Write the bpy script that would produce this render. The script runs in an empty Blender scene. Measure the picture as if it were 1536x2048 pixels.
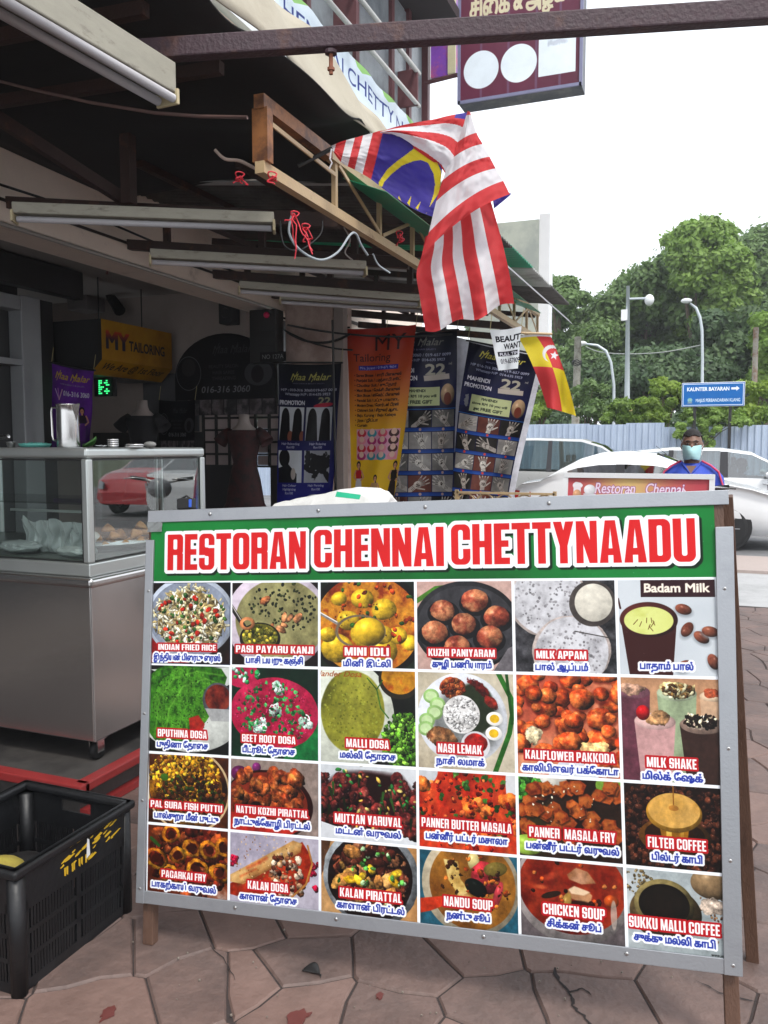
import bpy, math, random
import numpy as np
from mathutils import Vector, Matrix, noise as mnoise
random.seed(7); np.random.seed(7)
S=bpy.context.scene; C=S.collection
rad=math.radians
# ------------------------------------------------------------------ camera
EYE=1.45; PITCH=rad(4.5); YAW=rad(21.5)
cam=bpy.data.cameras.new('camera'); co=bpy.data.objects.new('camera',cam); C.objects.link(co)
co.location=(0,0,EYE); co.rotation_euler=(rad(90)-PITCH,0,YAW)
cam.sensor_fit='AUTO'; cam.sensor_width=36; cam.lens=29.13; cam.clip_start=.05; cam.clip_end=600
S.camera=co
# ------------------------------------------------------------------ sky, sun, exposure
SUN_EL=rad(55); SUN_AZ=rad(135)       # azimuth clockwise from +Y
world=bpy.data.worlds.new('World'); S.world=world; world.use_nodes=True
nt=world.node_tree; nt.nodes.clear()
sky=nt.nodes.new('ShaderNodeTexSky'); sky.sky_type='NISHITA'; sky.sun_disc=False
sky.sun_elevation=SUN_EL; sky.sun_rotation=SUN_AZ; sky.dust_density=4; sky.air_density=1.2
bg=nt.nodes.new('ShaderNodeBackground'); bg.inputs[1].default_value=.12
mx=nt.nodes.new('ShaderNodeMixRGB'); mx.inputs[0].default_value=.86; mx.inputs[2].default_value=(9.3,9.7,10.2,1)   # cloud cover
out=nt.nodes.new('ShaderNodeOutputWorld')
nt.links.new(sky.outputs[0],mx.inputs[1]); nt.links.new(mx.outputs[0],bg.inputs[0]); nt.links.new(bg.outputs[0],out.inputs[0])
sl=bpy.data.lights.new('sun','SUN'); sl.energy=1.5; sl.angle=rad(12); sl.color=(1,.96,.9)
so=bpy.data.objects.new('sun',sl); C.objects.link(so); so.location=(0,0,20)
sd=Vector((math.sin(SUN_AZ)*math.cos(SUN_EL),math.cos(SUN_AZ)*math.cos(SUN_EL),math.sin(SUN_EL)))
so.rotation_euler=sd.to_track_quat('Z','Y').to_euler()
S.view_settings.view_transform='Standard'; S.view_settings.look='None'; S.view_settings.exposure=0.62; S.view_settings.gamma=1
S.view_settings.use_curve_mapping=False
S.render.engine='CYCLES'; S.cycles.max_bounces=7; S.cycles.transparent_max_bounces=12; S.cycles.caustics_reflective=False; S.cycles.caustics_refractive=False
S.cycles.use_denoising=True
# ------------------------------------------------------------------ survey helpers: real positions read off sight lines
FPX=1657.
def ray(px,py):
    x=(px-768)/FPX; y=(1024-py)/FPX
    up=y*math.cos(PITCH)-math.sin(PITCH); fw=math.cos(PITCH)+y*math.sin(PITCH)
    return Vector((x*math.cos(YAW)-fw*math.sin(YAW), fw*math.cos(YAW)+x*math.sin(YAW), up))
ORG=Vector((0,0,EYE))
def onX(px,py,X): r=ray(px,py); return ORG+r*(X/r.x)
def onY(px,py,Y): r=ray(px,py); return ORG+r*(Y/r.y)
def onZ(px,py,Z): r=ray(px,py); return ORG+r*((Z-EYE)/r.z)
def onF(px,py,F): return ORG+ray(px,py)*F
# ------------------------------------------------------------------ tags
def tag(o,label=None,cat=None,group=None,kind=None):
    if label: o['label']=label
    if cat: o['category']=cat
    if group: o['group']=group
    if kind: o['kind']=kind
    return o
def empty(name,loc=(0,0,0),label=None,cat=None,group=None,rz=0):
    o=bpy.data.objects.new(name,None); C.objects.link(o); o.location=loc; o.rotation_euler=(0,0,rz); o.empty_display_size=.1
    return tag(o,label,cat,group)
def kids(o): return [c for c in C.objects if c.parent==o]
def copy_tree(o,parent=None):
    c=o.copy(); C.objects.link(c)
    if parent is not None: c.parent=parent
    for ch in kids(o): copy_tree(ch,c)
    return c
# ------------------------------------------------------------------ mesh builder (world coords unless the parent has a location)
def basis(d):
    d=Vector(d).normalized(); u=Vector((0,0,1)) if abs(d.z)<.92 else Vector((1,0,0))
    a=d.cross(u).normalized(); return a,a.cross(d).normalized(),d
class MB:
    def __init__(s): s.v=[]; s.f=[]; s.m=[]; s.uv={}
    def add(s,vs,fs,mi=0):
        k=len(s.v); s.v+= [tuple(p) for p in vs]
        for f in fs: s.f.append(tuple(i+k for i in f)); s.m.append(mi)
        return s
    def box(s,x0,y0,z0,x1,y1,z1,mi=0):
        v=[(x,y,z) for z in(z0,z1) for y in(y0,y1) for x in(x0,x1)]
        return s.add(v,[(0,2,3,1),(4,5,7,6),(0,1,5,4),(2,6,7,3),(0,4,6,2),(1,3,7,5)],mi)
    def obox(s,c,ax,ay,az,mi=0):   # centre, half vectors
        c,ax,ay,az=map(Vector,(c,ax,ay,az))
        v=[c+ax*i+ay*j+az*k for k in(-1,1) for j in(-1,1) for i in(-1,1)]
        return s.add(v,[(0,2,3,1),(4,5,7,6),(0,1,5,4),(2,6,7,3),(0,4,6,2),(1,3,7,5)],mi)
    def beam(s,p,q,w,h,mi=0,up=None):
        p,q=Vector(p),Vector(q); d=(q-p)
        if up is None: a,b,_=basis(d)
        else:
            b=Vector(up); dn=d.normalized(); b=(b-dn*b.dot(dn)).normalized(); a=dn.cross(b)
        return s.obox((p+q)/2,d/2,a*w/2,b*h/2,mi)
    def tube(s,path,r,n=8,mi=0,cap=True):
        P=[Vector(p) for p in path]; R=r if isinstance(r,(list,tuple)) else [r]*len(P)
        vs=[]; a=b=None
        for i,p in enumerate(P):
            d=(P[min(i+1,len(P)-1)]-P[max(i-1,0)])
            if a is None: a,b,_=basis(d)
            else:
                dn=d.normalized(); a=(a-dn*a.dot(dn)).normalized(); b=a.cross(dn)
            for k in range(n):
                t=2*math.pi*k/n; vs.append(p+a*math.cos(t)*R[i]+b*math.sin(t)*R[i])
        fs=[(i*n+k,i*n+(k+1)%n,(i+1)*n+(k+1)%n,(i+1)*n+k) for i in range(len(P)-1) for k in range(n)]
        if cap: fs+=[tuple(range(n)),tuple((len(P)-1)*n+k for k in reversed(range(n)))]
        return s.add(vs,fs,mi)
    def lathe(s,prof,c=(0,0,0),n=20,mi=0,ax=None,cap=True,sx=1,sy=1):
        c=Vector(c)
        if ax is None: A,B,D=Vector((1,0,0)),Vector((0,1,0)),Vector((0,0,1))
        else: A,B,D=basis(ax)
        vs=[c+A*(r*sx*math.cos(2*math.pi*k/n))+B*(r*sy*math.sin(2*math.pi*k/n))+D*z for r,z in prof for k in range(n)]
        m=len(prof)
        fs=[(i*n+k,i*n+(k+1)%n,(i+1)*n+(k+1)%n,(i+1)*n+k) for i in range(m-1) for k in range(n)]
        if cap: fs+=[tuple(reversed(range(n))),tuple((m-1)*n+k for k in range(n))]
        return s.add(vs,fs,mi)
    def ball(s,c,r,n=10,m=7,mi=0,sc=(1,1,1),rot=None):
        c=Vector(c); vs=[]
        for i in range(m+1):
            t=math.pi*i/m
            for k in range(n):
                p=2*math.pi*k/n; q=Vector((math.sin(t)*math.cos(p)*sc[0],math.sin(t)*math.sin(p)*sc[1],math.cos(t)*sc[2]))*r
                if rot is not None: q=rot@q
                vs.append(c+q)
        return s.add(vs,[(i*n+k,(i+1)*n+k,(i+1)*n+(k+1)%n,i*n+(k+1)%n) for i in range(m) for k in range(n)],mi)
    def prism(s,poly,O,A,B,D,mi=0):  # 2D poly in plane (O,A,B) extruded by vector D
        O,A,B,D=map(Vector,(O,A,B,D)); n=len(poly)
        f=[O+A*x+B*y for x,y in poly]; vs=f+[p+D for p in f]
        return s.add(vs,[tuple(range(n)),tuple(reversed(range(n,2*n)))]+[(i,i+n,(i+1)%n+n,(i+1)%n) for i in range(n)],mi)
    def grid(s,fn,nu,nv,mi=None,uv=True):   # fn(u,v)->point, u,v in 0..1
        k=len(s.v)
        for j in range(nv+1):
            for i in range(nu+1):
                s.v.append(tuple(fn(i/nu,j/nv)))
        for j in range(nv):
            for i in range(nu):
                a=k+j*(nu+1)+i; f=(a,a+1,a+nu+2,a+nu+1)
                if uv: s.uv[len(s.f)]=[(i/nu,1-j/nv),((i+1)/nu,1-j/nv),((i+1)/nu,1-(j+1)/nv),(i/nu,1-(j+1)/nv)]
                s.f.append(f); s.m.append(mi((i+.5)/nu,(j+.5)/nv) if callable(mi) else (mi or 0))
        return s
    def mesh(s,name,mats,smooth=False):
        me=bpy.data.meshes.new(name); me.from_pydata(s.v,[],s.f)
        if not isinstance(mats,(list,tuple)): mats=[mats]
        for m in mats: me.materials.append(m)
        if any(s.m): me.polygons.foreach_set('material_index',s.m)
        if smooth: me.polygons.foreach_set('use_smooth',[True]*len(s.f))
        if s.uv:
            L=me.uv_layers.new(name='UVMap')
            for fi,c in s.uv.items():
                for li,t in zip(me.polygons[fi].loop_indices,c): L.data[li].uv=t
        me.update(); return me
    def build(s,name,mats,parent=None,smooth=False,bevel=0,solid=0,seg=2):
        me=s.mesh(name,mats,smooth); o=bpy.data.objects.new(name,me); C.objects.link(o)
        if parent is not None: o.parent=parent
        if solid:
            md=o.modifiers.new('s','SOLIDIFY'); md.thickness=solid; md.offset=0
        if bevel:
            md=o.modifiers.new('b','BEVEL'); md.width=bevel; md.segments=seg; md.limit_method='ANGLE'; md.angle_limit=rad(40)
        return o
def fix_normals(o):
    import bmesh
    bm=bmesh.new(); bm.from_mesh(o.data); bmesh.ops.remove_doubles(bm,verts=bm.verts,dist=1e-5); bmesh.ops.recalc_face_normals(bm,faces=bm.faces); bm.to_mesh(o.data); bm.free(); return o
# ------------------------------------------------------------------ materials
def lin(c): return tuple(((x/12.92) if x<=.04045 else ((x+.055)/1.055)**2.4) for x in c)
MC={}
def mat(name,col,rough=.6,metal=0,var=.12,scale=9,bump=.0,col2=None,c2lo=.45,c2hi=.62,c2s=3,stretch=(1,1,1),coat=0,spec=.5,emit=None,trans=0,bs=None,detail=6):
    """col linear rgb. fine value noise + optional second colour in patches (dirt, rust)"""
    if name in MC: return MC[name]
    m=bpy.data.materials.new(name); m.use_nodes=True; n=m.node_tree; N=n.nodes; L=n.links
    b=N['Principled BSDF']; b.inputs['Roughness'].default_value=rough; b.inputs['Metallic'].default_value=metal
    b.inputs['Specular IOR Level'].default_value=spec
    if coat: b.inputs['Coat Weight'].default_value=coat; b.inputs['Coat Roughness'].default_value=.05
    if trans: b.inputs['Transmission Weight'].default_value=trans
    tc=N.new('ShaderNodeTexCoord'); mp=N.new('ShaderNodeMapping'); mp.inputs['Scale'].default_value=stretch
    L.new(tc.outputs['Object'],mp.inputs[0])
    n1=N.new('ShaderNodeTexNoise'); n1.inputs['Scale'].default_value=scale; n1.inputs['Detail'].default_value=detail; n1.inputs['Roughness'].default_value=.65
    L.new(mp.outputs[0],n1.inputs[0])
    cr=N.new('ShaderNodeMixRGB'); cr.inputs[1].default_value=tuple(max(0,c*(1-var*1.6)) for c in col)+(1,); cr.inputs[2].default_value=tuple(min(1,c*(1+var*1.6)) for c in col)+(1,)
    L.new(n1.outputs[0],cr.inputs[0]); outc=cr.outputs[0]
    if col2:
        n2=N.new('ShaderNodeTexNoise'); n2.inputs['Scale'].default_value=c2s; n2.inputs['Detail'].default_value=8; n2.inputs['Roughness'].default_value=.7
        L.new(mp.outputs[0],n2.inputs[0]); rp=N.new('ShaderNodeMapRange'); rp.inputs[1].default_value=c2lo; rp.inputs[2].default_value=c2hi; L.new(n2.outputs[0],rp.inputs[0])
        m2=N.new('ShaderNodeMixRGB'); m2.inputs[2].default_value=tuple(col2)+(1,); L.new(rp.outputs[0],m2.inputs[0]); L.new(outc,m2.inputs[1]); outc=m2.outputs[0]
    L.new(outc,b.inputs['Base Color'])
    rr=N.new('ShaderNodeMapRange'); rr.inputs[3].default_value=max(0.02,rough-.12*min(1,rough*2)); rr.inputs[4].default_value=min(1,rough+.12*min(1,rough*2)); L.new(n1.outputs[0],rr.inputs[0]); L.new(rr.outputs[0],b.inputs['Roughness'])
    if bump:
        bp=N.new('ShaderNodeBump'); bp.inputs['Strength'].default_value=bump; bp.inputs['Distance'].default_value=.01
        if bs:
            n3=N.new('ShaderNodeTexNoise'); n3.inputs['Scale'].default_value=bs; n3.inputs['Detail'].default_value=8; L.new(mp.outputs[0],n3.inputs[0]); L.new(n3.outputs[0],bp.inputs['Height'])
        else: L.new(n1.outputs[0],bp.inputs['Height'])
        L.new(bp.outputs[0],b.inputs['Normal'])
    if emit: b.inputs['Emission Color'].default_value=tuple(emit[:3])+(1,); b.inputs['Emission Strength'].default_value=emit[3]
    MC[name]=m; return m
def glassmat(name,tint=(.9,.95,.95),rough=.02,mixv=.12,alpha_spec=1.0):
    """thin pane: mostly transparent with fresnel reflection"""
    if name in MC: return MC[name]
    m=bpy.data.materials.new(name); m.use_nodes=True; n=m.node_tree; N=n.nodes; L=n.links; N.clear()
    t=N.new('ShaderNodeBsdfTransparent'); t.inputs[0].default_value=tint+(1,)
    g=N.new('ShaderNodeBsdfGlossy'); g.inputs['Roughness'].default_value=rough
    fr=N.new('ShaderNodeFresnel'); gg=N.new('ShaderNodeNewGeometry'); im_=N.new('ShaderNodeMapRange'); im_.inputs[3].default_value=1.5; im_.inputs[4].default_value=.667; L.new(gg.outputs['Backfacing'],im_.inputs[0]); L.new(im_.outputs[0],fr.inputs[0])
    ad=N.new('ShaderNodeMath'); ad.operation='ADD'; ad.inputs[1].default_value=mixv; ad.use_clamp=True
    mxn=N.new('ShaderNodeMixShader'); o=N.new('ShaderNodeOutputMaterial')
    L.new(fr.outputs[0],ad.inputs[0]); L.new(ad.outputs[0],mxn.inputs[0]); L.new(t.outputs[0],mxn.inputs[1]); L.new(g.outputs[0],mxn.inputs[2]); L.new(mxn.outputs[0],o.inputs[0])
    MC[name]=m; return m
def imgmat(name,cv,rough=.45,back=None,spec=.22):
    """flat print: the pixels are painted by the code below"""
    h,w,_=cv.a.shape; im=bpy.data.images.new(name,w,h); px=np.ones((h,w,4),np.float32); px[...,:3]=np.clip(cv.a[::-1],0,1)
    im.pixels.foreach_set(px.ravel()); im.update(); im.pack()
    m=bpy.data.materials.new(name); m.use_nodes=True; N=m.node_tree.nodes; L=m.node_tree.links; b=N['Principled BSDF']
    t=N.new('ShaderNodeTexImage'); t.image=im; t.extension='EXTEND'; uvn=N.new('ShaderNodeUVMap'); L.new(uvn.outputs[0],t.inputs[0])
    b.inputs['Roughness'].default_value=rough; b.inputs['Specular IOR Level'].default_value=spec
    mu=N.new('ShaderNodeMixRGB'); mu.blend_type='MULTIPLY'; mu.inputs[0].default_value=1
    tc=N.new('ShaderNodeTexCoord'); nz=N.new('ShaderNodeTexNoise'); nz.inputs['Scale'].default_value=5; nz.inputs['Detail'].default_value=7; L.new(tc.outputs['Object'],nz.inputs[0])
    mr=N.new('ShaderNodeMapRange'); mr.inputs[1].default_value=.3; mr.inputs[2].default_value=.7; mr.inputs[3].default_value=.86; mr.inputs[4].default_value=.96; L.new(nz.outputs[0],mr.inputs[0])
    L.new(t.outputs[0],mu.inputs[1]); L.new(mr.outputs[0],mu.inputs[2]); L.new(mu.outputs[0],b.inputs['Base Color'])
    if back:
        o=N['Material Output']; g=N.new('ShaderNodeNewGeometry'); b2=N.new('ShaderNodeBsdfDiffuse'); b2.inputs[0].default_value=back+(1,); ms=N.new('ShaderNodeMixShader')
        L.new(g.outputs['Backfacing'],ms.inputs[0]); L.new(b.outputs[0],ms.inputs[2]); L.new(b2.outputs[0],ms.inputs[1]); L.new(ms.outputs[0],o.inputs[0])
    return m
# ------------------------------------------------------------------ print studio: paints flat prints (menus, posters) pixel by pixel
def _fbm(n=1024,seed=1):
    r=np.random.RandomState(seed); o=np.zeros((n,n),np.float32); amp=1.; tot=0
    for k in (4,8,16,32,64,128,256,512):
        g=r.rand(k,k).astype(np.float32); x=np.arange(n)*k/n; i=x.astype(int); f=x-i; f=f*f*(3-2*f); j=(i+1)%k
        a=g[i][:,i]*(1-f)[None,:]+g[i][:,j]*f[None,:]; b=g[j][:,i]*(1-f)[None,:]+g[j][:,j]*f[None,:]
        o+=amp*(a*(1-f)[:,None]+b*f[:,None]); tot+=amp; amp*=.62
    o/=tot; return (o-o.mean())/o.std()
NZ=[_fbm(1024,s) for s in (1,2,3)]
def nz(X,Y,s,k=0,ox=0,oy=0):
    A=NZ[k%3]; return A[((Y*s+oy).astype(int))%1024,((X*s+ox).astype(int))%1024]
def hexc(h): h=h.lstrip('#'); return tuple(int(h[i:i+2],16)/255 for i in(0,2,4))
class Canvas:
    def __init__(s,w,h,col=(1,1,1)): s.a=np.empty((h,w,3),np.float32); s.a[:]=col; s.w=w; s.h=h; s.clip=(0,0,w,h); s.rs=np.random.RandomState(5)
    def win(s,x0,y0,x1,y1):
        c=s.clip; x0=int(max(c[0],math.floor(x0)));y0=int(max(c[1],math.floor(y0)));x1=int(min(c[2],math.ceil(x1)));y1=int(min(c[3],math.ceil(y1)))
        if x1<=x0 or y1<=y0: return None
        Y,X=np.mgrid[y0:y1,x0:x1].astype(np.float32); return slice(y0,y1),slice(x0,x1),X+.5,Y+.5
    def put(s,W,m,col):
        v=s.a[W[0],W[1]]; m=m[...,None]; s.a[W[0],W[1]]=v*(1-m)+np.asarray(col,np.float32)*m
    def rect(s,x0,y0,x1,y1,col,al=1.):
        W=s.win(x0,y0,x1,y1)
        if W: s.put(W,np.full(W[2].shape,al,np.float32),col)
    def grad(s,x0,y0,x1,y1,c0,c1,horiz=False):
        W=s.win(x0,y0,x1,y1)
        if W:
            t=((W[2]-x0)/(x1-x0) if horiz else (W[3]-y0)/(y1-y0))[...,None]; s.a[W[0],W[1]]=np.asarray(c0)*(1-t)+np.asarray(c1)*t
    def _ell(s,W,cx,cy,rx,ry,rot):
        c,sn=math.cos(rot),math.sin(rot); dx=W[2]-cx; dy=W[3]-cy; u=(dx*c+dy*sn)/rx; v=(-dx*sn+dy*c)/ry; return u,v,np.sqrt(u*u+v*v)
    def ell(s,cx,cy,rx,ry,col,rot=0,soft=1.5,al=1.,shade=0.,edge=0.,ring=None,pal=None,ps=2.,seed=0):
        """ellipse; shade = lit top-left / dark lower-right; edge = ragged outline; pal = list of colours blended by noise"""
        R=max(rx,ry)*1.25+soft+2; W=s.win(cx-R,cy-R,cx+R,cy+R)
        if not W: return
        u,v,r=s._ell(W,cx,cy,rx,ry,rot); mr=min(rx,ry)
        if edge: r=r+edge*nz(W[2],W[3],6/ max(4,mr)*8,seed,seed*37,seed*91)
        m=np.clip((1-r)*mr/soft+.5,0,1)*al
        if ring: m=m*np.clip((r-(1-ring))*mr/soft+.5,0,1)
        c=np.empty(W[2].shape+(3,),np.float32)
        if pal is not None: c[:]=palette(pal,nz(W[2],W[3],ps,seed,seed*53,seed*17))
        else: c[:]=col
        if shade:
            t=np.clip(-(W[2]-cx)/R*.8-(W[3]-cy)/R*1.2,-1,1); k=1+shade*t-shade*.7*np.clip(r,0,1)**3+shade*(.07+min(.2,edge))*nz(W[2],W[3],5,seed+1,seed*7)+min(.17,.02+edge*.8)*nz(W[2],W[3],13,seed+2,seed*11)
            c=c*k[...,None]; hl=np.clip(1-np.sqrt((u+.3)**2+(v+.4)**2)/.35,0,1)**2*shade*.6; c=c+hl[...,None]
        s.put(W,m,c)
    def poly(s,pts,col,soft=1.,al=1.,pal=None,ps=2.,seed=0):
        P=np.array(pts,np.float32); W=s.win(P[:,0].min()-2,P[:,1].min()-2,P[:,0].max()+2,P[:,1].max()+2)
        if not W: return
        X,Y=W[2],W[3]; ins=np.zeros(X.shape,bool); d=np.full(X.shape,1e9,np.float32)
        for i in range(len(P)):
            (x1,y1),(x2,y2)=P[i],P[(i+1)%len(P)]
            if y1!=y2: ins^=((y1>Y)!=(y2>Y))&(X<(x2-x1)*(Y-y1)/(y2-y1)+x1)
            ex,ey=x2-x1,y2-y1; t=np.clip(((X-x1)*ex+(Y-y1)*ey)/(ex*ex+ey*ey+1e-6),0,1); d=np.minimum(d,np.hypot(X-x1-t*ex,Y-y1-t*ey))
        m=np.clip(np.where(ins,d,-d)/soft+.5,0,1)*al
        c=np.empty(X.shape+(3,),np.float32); c[:]=palette(pal,nz(X,Y,ps,seed,seed*53)) if pal is not None else col
        s.put(W,m,c)
    def line(s,pts,w,col,soft=1.,al=1.,w2=None):
        for i in range(len(pts)-1):
            (x1,y1),(x2,y2)=pts[i],pts[i+1]; W=s.win(min(x1,x2)-w-2,min(y1,y2)-w-2,max(x1,x2)+w+2,max(y1,y2)+w+2)
            if not W: continue
            ex,ey=x2-x1,y2-y1; t=np.clip(((W[2]-x1)*ex+(W[3]-y1)*ey)/(ex*ex+ey*ey+1e-6),0,1); d=np.hypot(W[2]-x1-t*ex,W[3]-y1-t*ey)
            ww=w if w2 is None else w+(w2-w)*(i+t)/(len(pts)-1)
            s.put(W,np.clip((ww/2-d)/soft+.5,0,1)*al,col)
    def noise(s,x0,y0,x1,y1,pal,ps=2.,seed=0,al=1.,thr=None,bumpy=0):
        W=s.win(x0,y0,x1,y1)
        if not W: return
        n=nz(W[2],W[3],ps,seed,seed*71,seed*13); m=np.full(n.shape,al,np.float32)
        if thr is not None: m=np.clip((nz(W[2],W[3],ps*.7,seed+1,seed*31)-thr)*3,0,1)*al
        c=palette(pal,n)
        if bumpy:
            g=n-np.roll(n,(2,2),(0,1)); c=c*(1+bumpy*g)[...,None]
        s.put(W,m,c)
    def scat(s,n,cx,cy,rx,ry,size,cols,asp=1.,shade=.5,edge=.15,seed=0,soft=1.2,inside=1.,rotr=3.14):
        r=np.random.RandomState(seed+100)
        for i in range(n):
            a=r.rand()*6.283; q=math.sqrt(r.rand())*inside; z=size*(.7+.6*r.rand()); k=asp*(.8+.4*r.rand())
            s.ell(cx+math.cos(a)*rx*q,cy+math.sin(a)*ry*q,z*k,z,cols[r.randint(len(cols))],rot=r.rand()*rotr,soft=soft,shade=shade,edge=edge,seed=i%50+seed)
    def mask(s,m,x,y,col,al=1.):
        h,w=m.shape; W=s.win(x,y,x+w,y+h)
        if not W: return
        y0=W[0].start-int(x*0+y); x0=W[1].start-int(x); x_=W[1].stop-W[1].start; y_=W[0].stop-W[0].start
        mm=m[y0:y0+y_,x0:x0+x_]; s.put((slice(W[0].start,W[0].start+mm.shape[0]),slice(W[1].start,W[1].start+mm.shape[1])),mm*al,col)
def palette(pal,n):
    P=np.array([hexc(p) if isinstance(p,str) else p for p in pal],np.float32); t=np.clip(n*.22+.5,0,.9999)*(len(P)-1); i=t.astype(int); f=(t-i)[...,None]
    return P[i]*(1-f)+P[np.minimum(i+1,len(P)-1)]*f
def dil(m,r):
    o=m.copy()
    for k in range(int(r)):
        p=np.pad(o,1); q=np.maximum.reduce([p[1:-1,1:-1],p[:-2,1:-1],p[2:,1:-1],p[1:-1,:-2],p[1:-1,2:]])
        if k%2: q=np.maximum.reduce([q,p[:-2,:-2],p[2:,2:],p[:-2,2:],p[2:,:-2]])
        o=q
    return o
def blur(m,r=1):
    for _ in range(r):
        p=np.pad(m,1); m=(p[1:-1,1:-1]*4+p[:-2,1:-1]+p[2:,1:-1]+p[1:-1,:-2]+p[1:-1,2:])/8
    return m
# heavy condensed capitals drawn from boxes and wedges (y up, height 1)
def _b(X,Y,x0,y0,x1,y1,r=0.):
    hx,hy=(x1-x0)/2,(y1-y0)/2; dx=np.abs(X-(x0+x1)/2)-hx+r; dy=np.abs(Y-(y0+y1)/2)-hy+r
    return np.minimum(np.maximum(dx,dy),0)+np.hypot(np.maximum(dx,0),np.maximum(dy,0))-r
def _p(X,Y,pts):
    d=np.full(X.shape,-9.,np.float32); A=sum(pts[i][0]*pts[(i+1)%len(pts)][1]-pts[(i+1)%len(pts)][0]*pts[i][1] for i in range(len(pts))); sg=1 if A>0 else -1
    for i in range(len(pts)):
        (x1,y1),(x2,y2)=pts[i],pts[(i+1)%len(pts)]; L=math.hypot(x2-x1,y2-y1)+1e-9; d=np.maximum(d,sg*((X-x1)*(y2-y1)-(Y-y1)*(x2-x1))/L)
    return d
T_=.19
IMP={
'A':(.52,[('p',[(0,0),(.14,1),(.38,1),(.52,0),(.32,0),(.28,.3),(.24,.3),(.2,0)]),('p',[(0,0),(.14,1),(.26,1),(.2,0)]),('p',[(.32,0),(.26,1),(.38,1),(.52,0)]),('b',.13,.18,.39,.34)],[('p',[(.215,.34),(.26,.82),(.305,.34)]),('b',.2,0,.32,.18)]),
'B':(.5,[('b',0,0,.5,1,.12),('b',0,0,.2,1)],[('b',.19,.14,.31,.43,.03),('b',.19,.58,.31,.86,.03),('p',[(.46,.5),(.52,.56),(.52,.44)])]),
'C':(.5,[('b',0,0,.5,1,.17)],[('b',.19,.14,.31,.86,.05),('b',.3,.39,.52,.61)]),
'D':(.5,[('b',0,0,.5,1,.17),('b',0,0,.2,1)],[('b',.19,.15,.31,.85,.04)]),
'E':(.4,[('b',0,0,.4,1)],[('b',.19,.16,.42,.42),('b',.19,.58,.42,.84),('b',.37,.4,.42,.6)]),
'F':(.39,[('b',0,0,.39,1)],[('b',.19,-.02,.42,.42),('b',.19,.58,.42,.84),('b',.36,.4,.42,.6)]),
'G':(.5,[('b',0,0,.5,1,.17),('b',.3,0,.5,.5)],[('b',.19,.14,.31,.86,.05),('b',.3,.5,.52,.62),('b',.19,.38,.24,.5)]),
'H':(.5,[('b',0,0,.19,1),('b',.31,0,.5,1),('b',.1,.42,.4,.58)],[]),
'I':(.2,[('b',0,0,.2,1)],[]),
'J':(.32,[('b',.13,.1,.32,1),('b',0,0,.32,.3,.12)],[]),
'K':(.52,[('b',0,0,.19,1),('p',[(.19,.42),(.32,1),(.52,1),(.34,.52),(.19,.3)]),('p',[(.19,.62),(.34,.62),(.53,0),(.33,0),(.19,.5)])],[]),
'L':(.37,[('b',0,0,.19,1),('b',0,0,.37,.16)],[]),
'M':(.66,[('b',0,0,.16,1),('b',.5,0,.66,1),('p',[(0,1),(.21,1),(.4,0),(.26,0)]),('p',[(.66,1),(.45,1),(.26,0),(.4,0)])],[]),
'N':(.5,[('b',0,0,.17,1),('b',.33,0,.5,1),('p',[(0,1),(.19,1),(.5,0),(.31,0)])],[]),
'O':(.5,[('b',0,0,.5,1,.17)],[('b',.19,.14,.31,.86,.05)]),
'P':(.48,[('b',0,.38,.48,1,.14),('b',0,0,.19,1)],[('b',.19,.53,.3,.86,.03)]),
'Q':(.5,[('b',0,0,.5,1,.17),('p',[(.3,.15),(.45,.15),(.55,-.08),(.4,-.08)])],[('b',.19,.14,.31,.86,.05)]),
'R':(.5,[('b',0,.42,.5,1,.12),('b',0,0,.19,1),('b',.31,0,.5,.5,.0)],[('b',.19,.58,.31,.86,.03),('p',[(.5,.5),(.46,.5),(.52,.42),(.52,.52)])]),
'S':(.48,[('b',0,0,.48,1,.16)],[('b',.18,.62,.3,.87,.04),('b',.3,.6,.5,.68),('b',.18,.13,.3,.38,.04),('b',-.02,.33,.18,.41),('p',[(.18,.66),(.3,.66),(.3,.6)]),('p',[(.18,.34),(.18,.4),(.3,.34)])]),
'T':(.46,[('b',.135,0,.325,1),('b',0,.84,.46,1)],[]),
'U':(.5,[('b',0,0,.5,1,.17),('b',0,.4,.5,1)],[('b',.19,.14,.31,1.1,.05)]),
'V':(.5,[('p',[(0,1),(.2,1),(.33,0),(.15,0)]),('p',[(.5,1),(.3,1),(.17,0),(.35,0)])],[]),
'W':(.74,[('p',[(0,1),(.18,1),(.3,0),(.1,0)]),('p',[(.3,1),(.44,1),(.3,0),(.14,0)]),('p',[(.3,1),(.44,1),(.6,0),(.44,0)]),('p',[(.74,1),(.56,1),(.44,0),(.64,0)])],[]),
'X':(.5,[('p',[(0,1),(.2,1),(.5,0),(.3,0)]),('p',[(.5,1),(.3,1),(0,0),(.2,0)])],[]),
'Y':(.5,[('p',[(0,1),(.2,1),(.34,.4),(.16,.4)]),('p',[(.5,1),(.3,1),(.16,.4),(.34,.4)]),('b',.155,0,.345,.5)],[]),
'Z':(.42,[('b',0,.84,.42,1),('b',0,0,.42,.16),('p',[(.42,.9),(.2,.9),(0,.1),(.22,.1)])],[]),
' ':(.17,[],[])}
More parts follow.
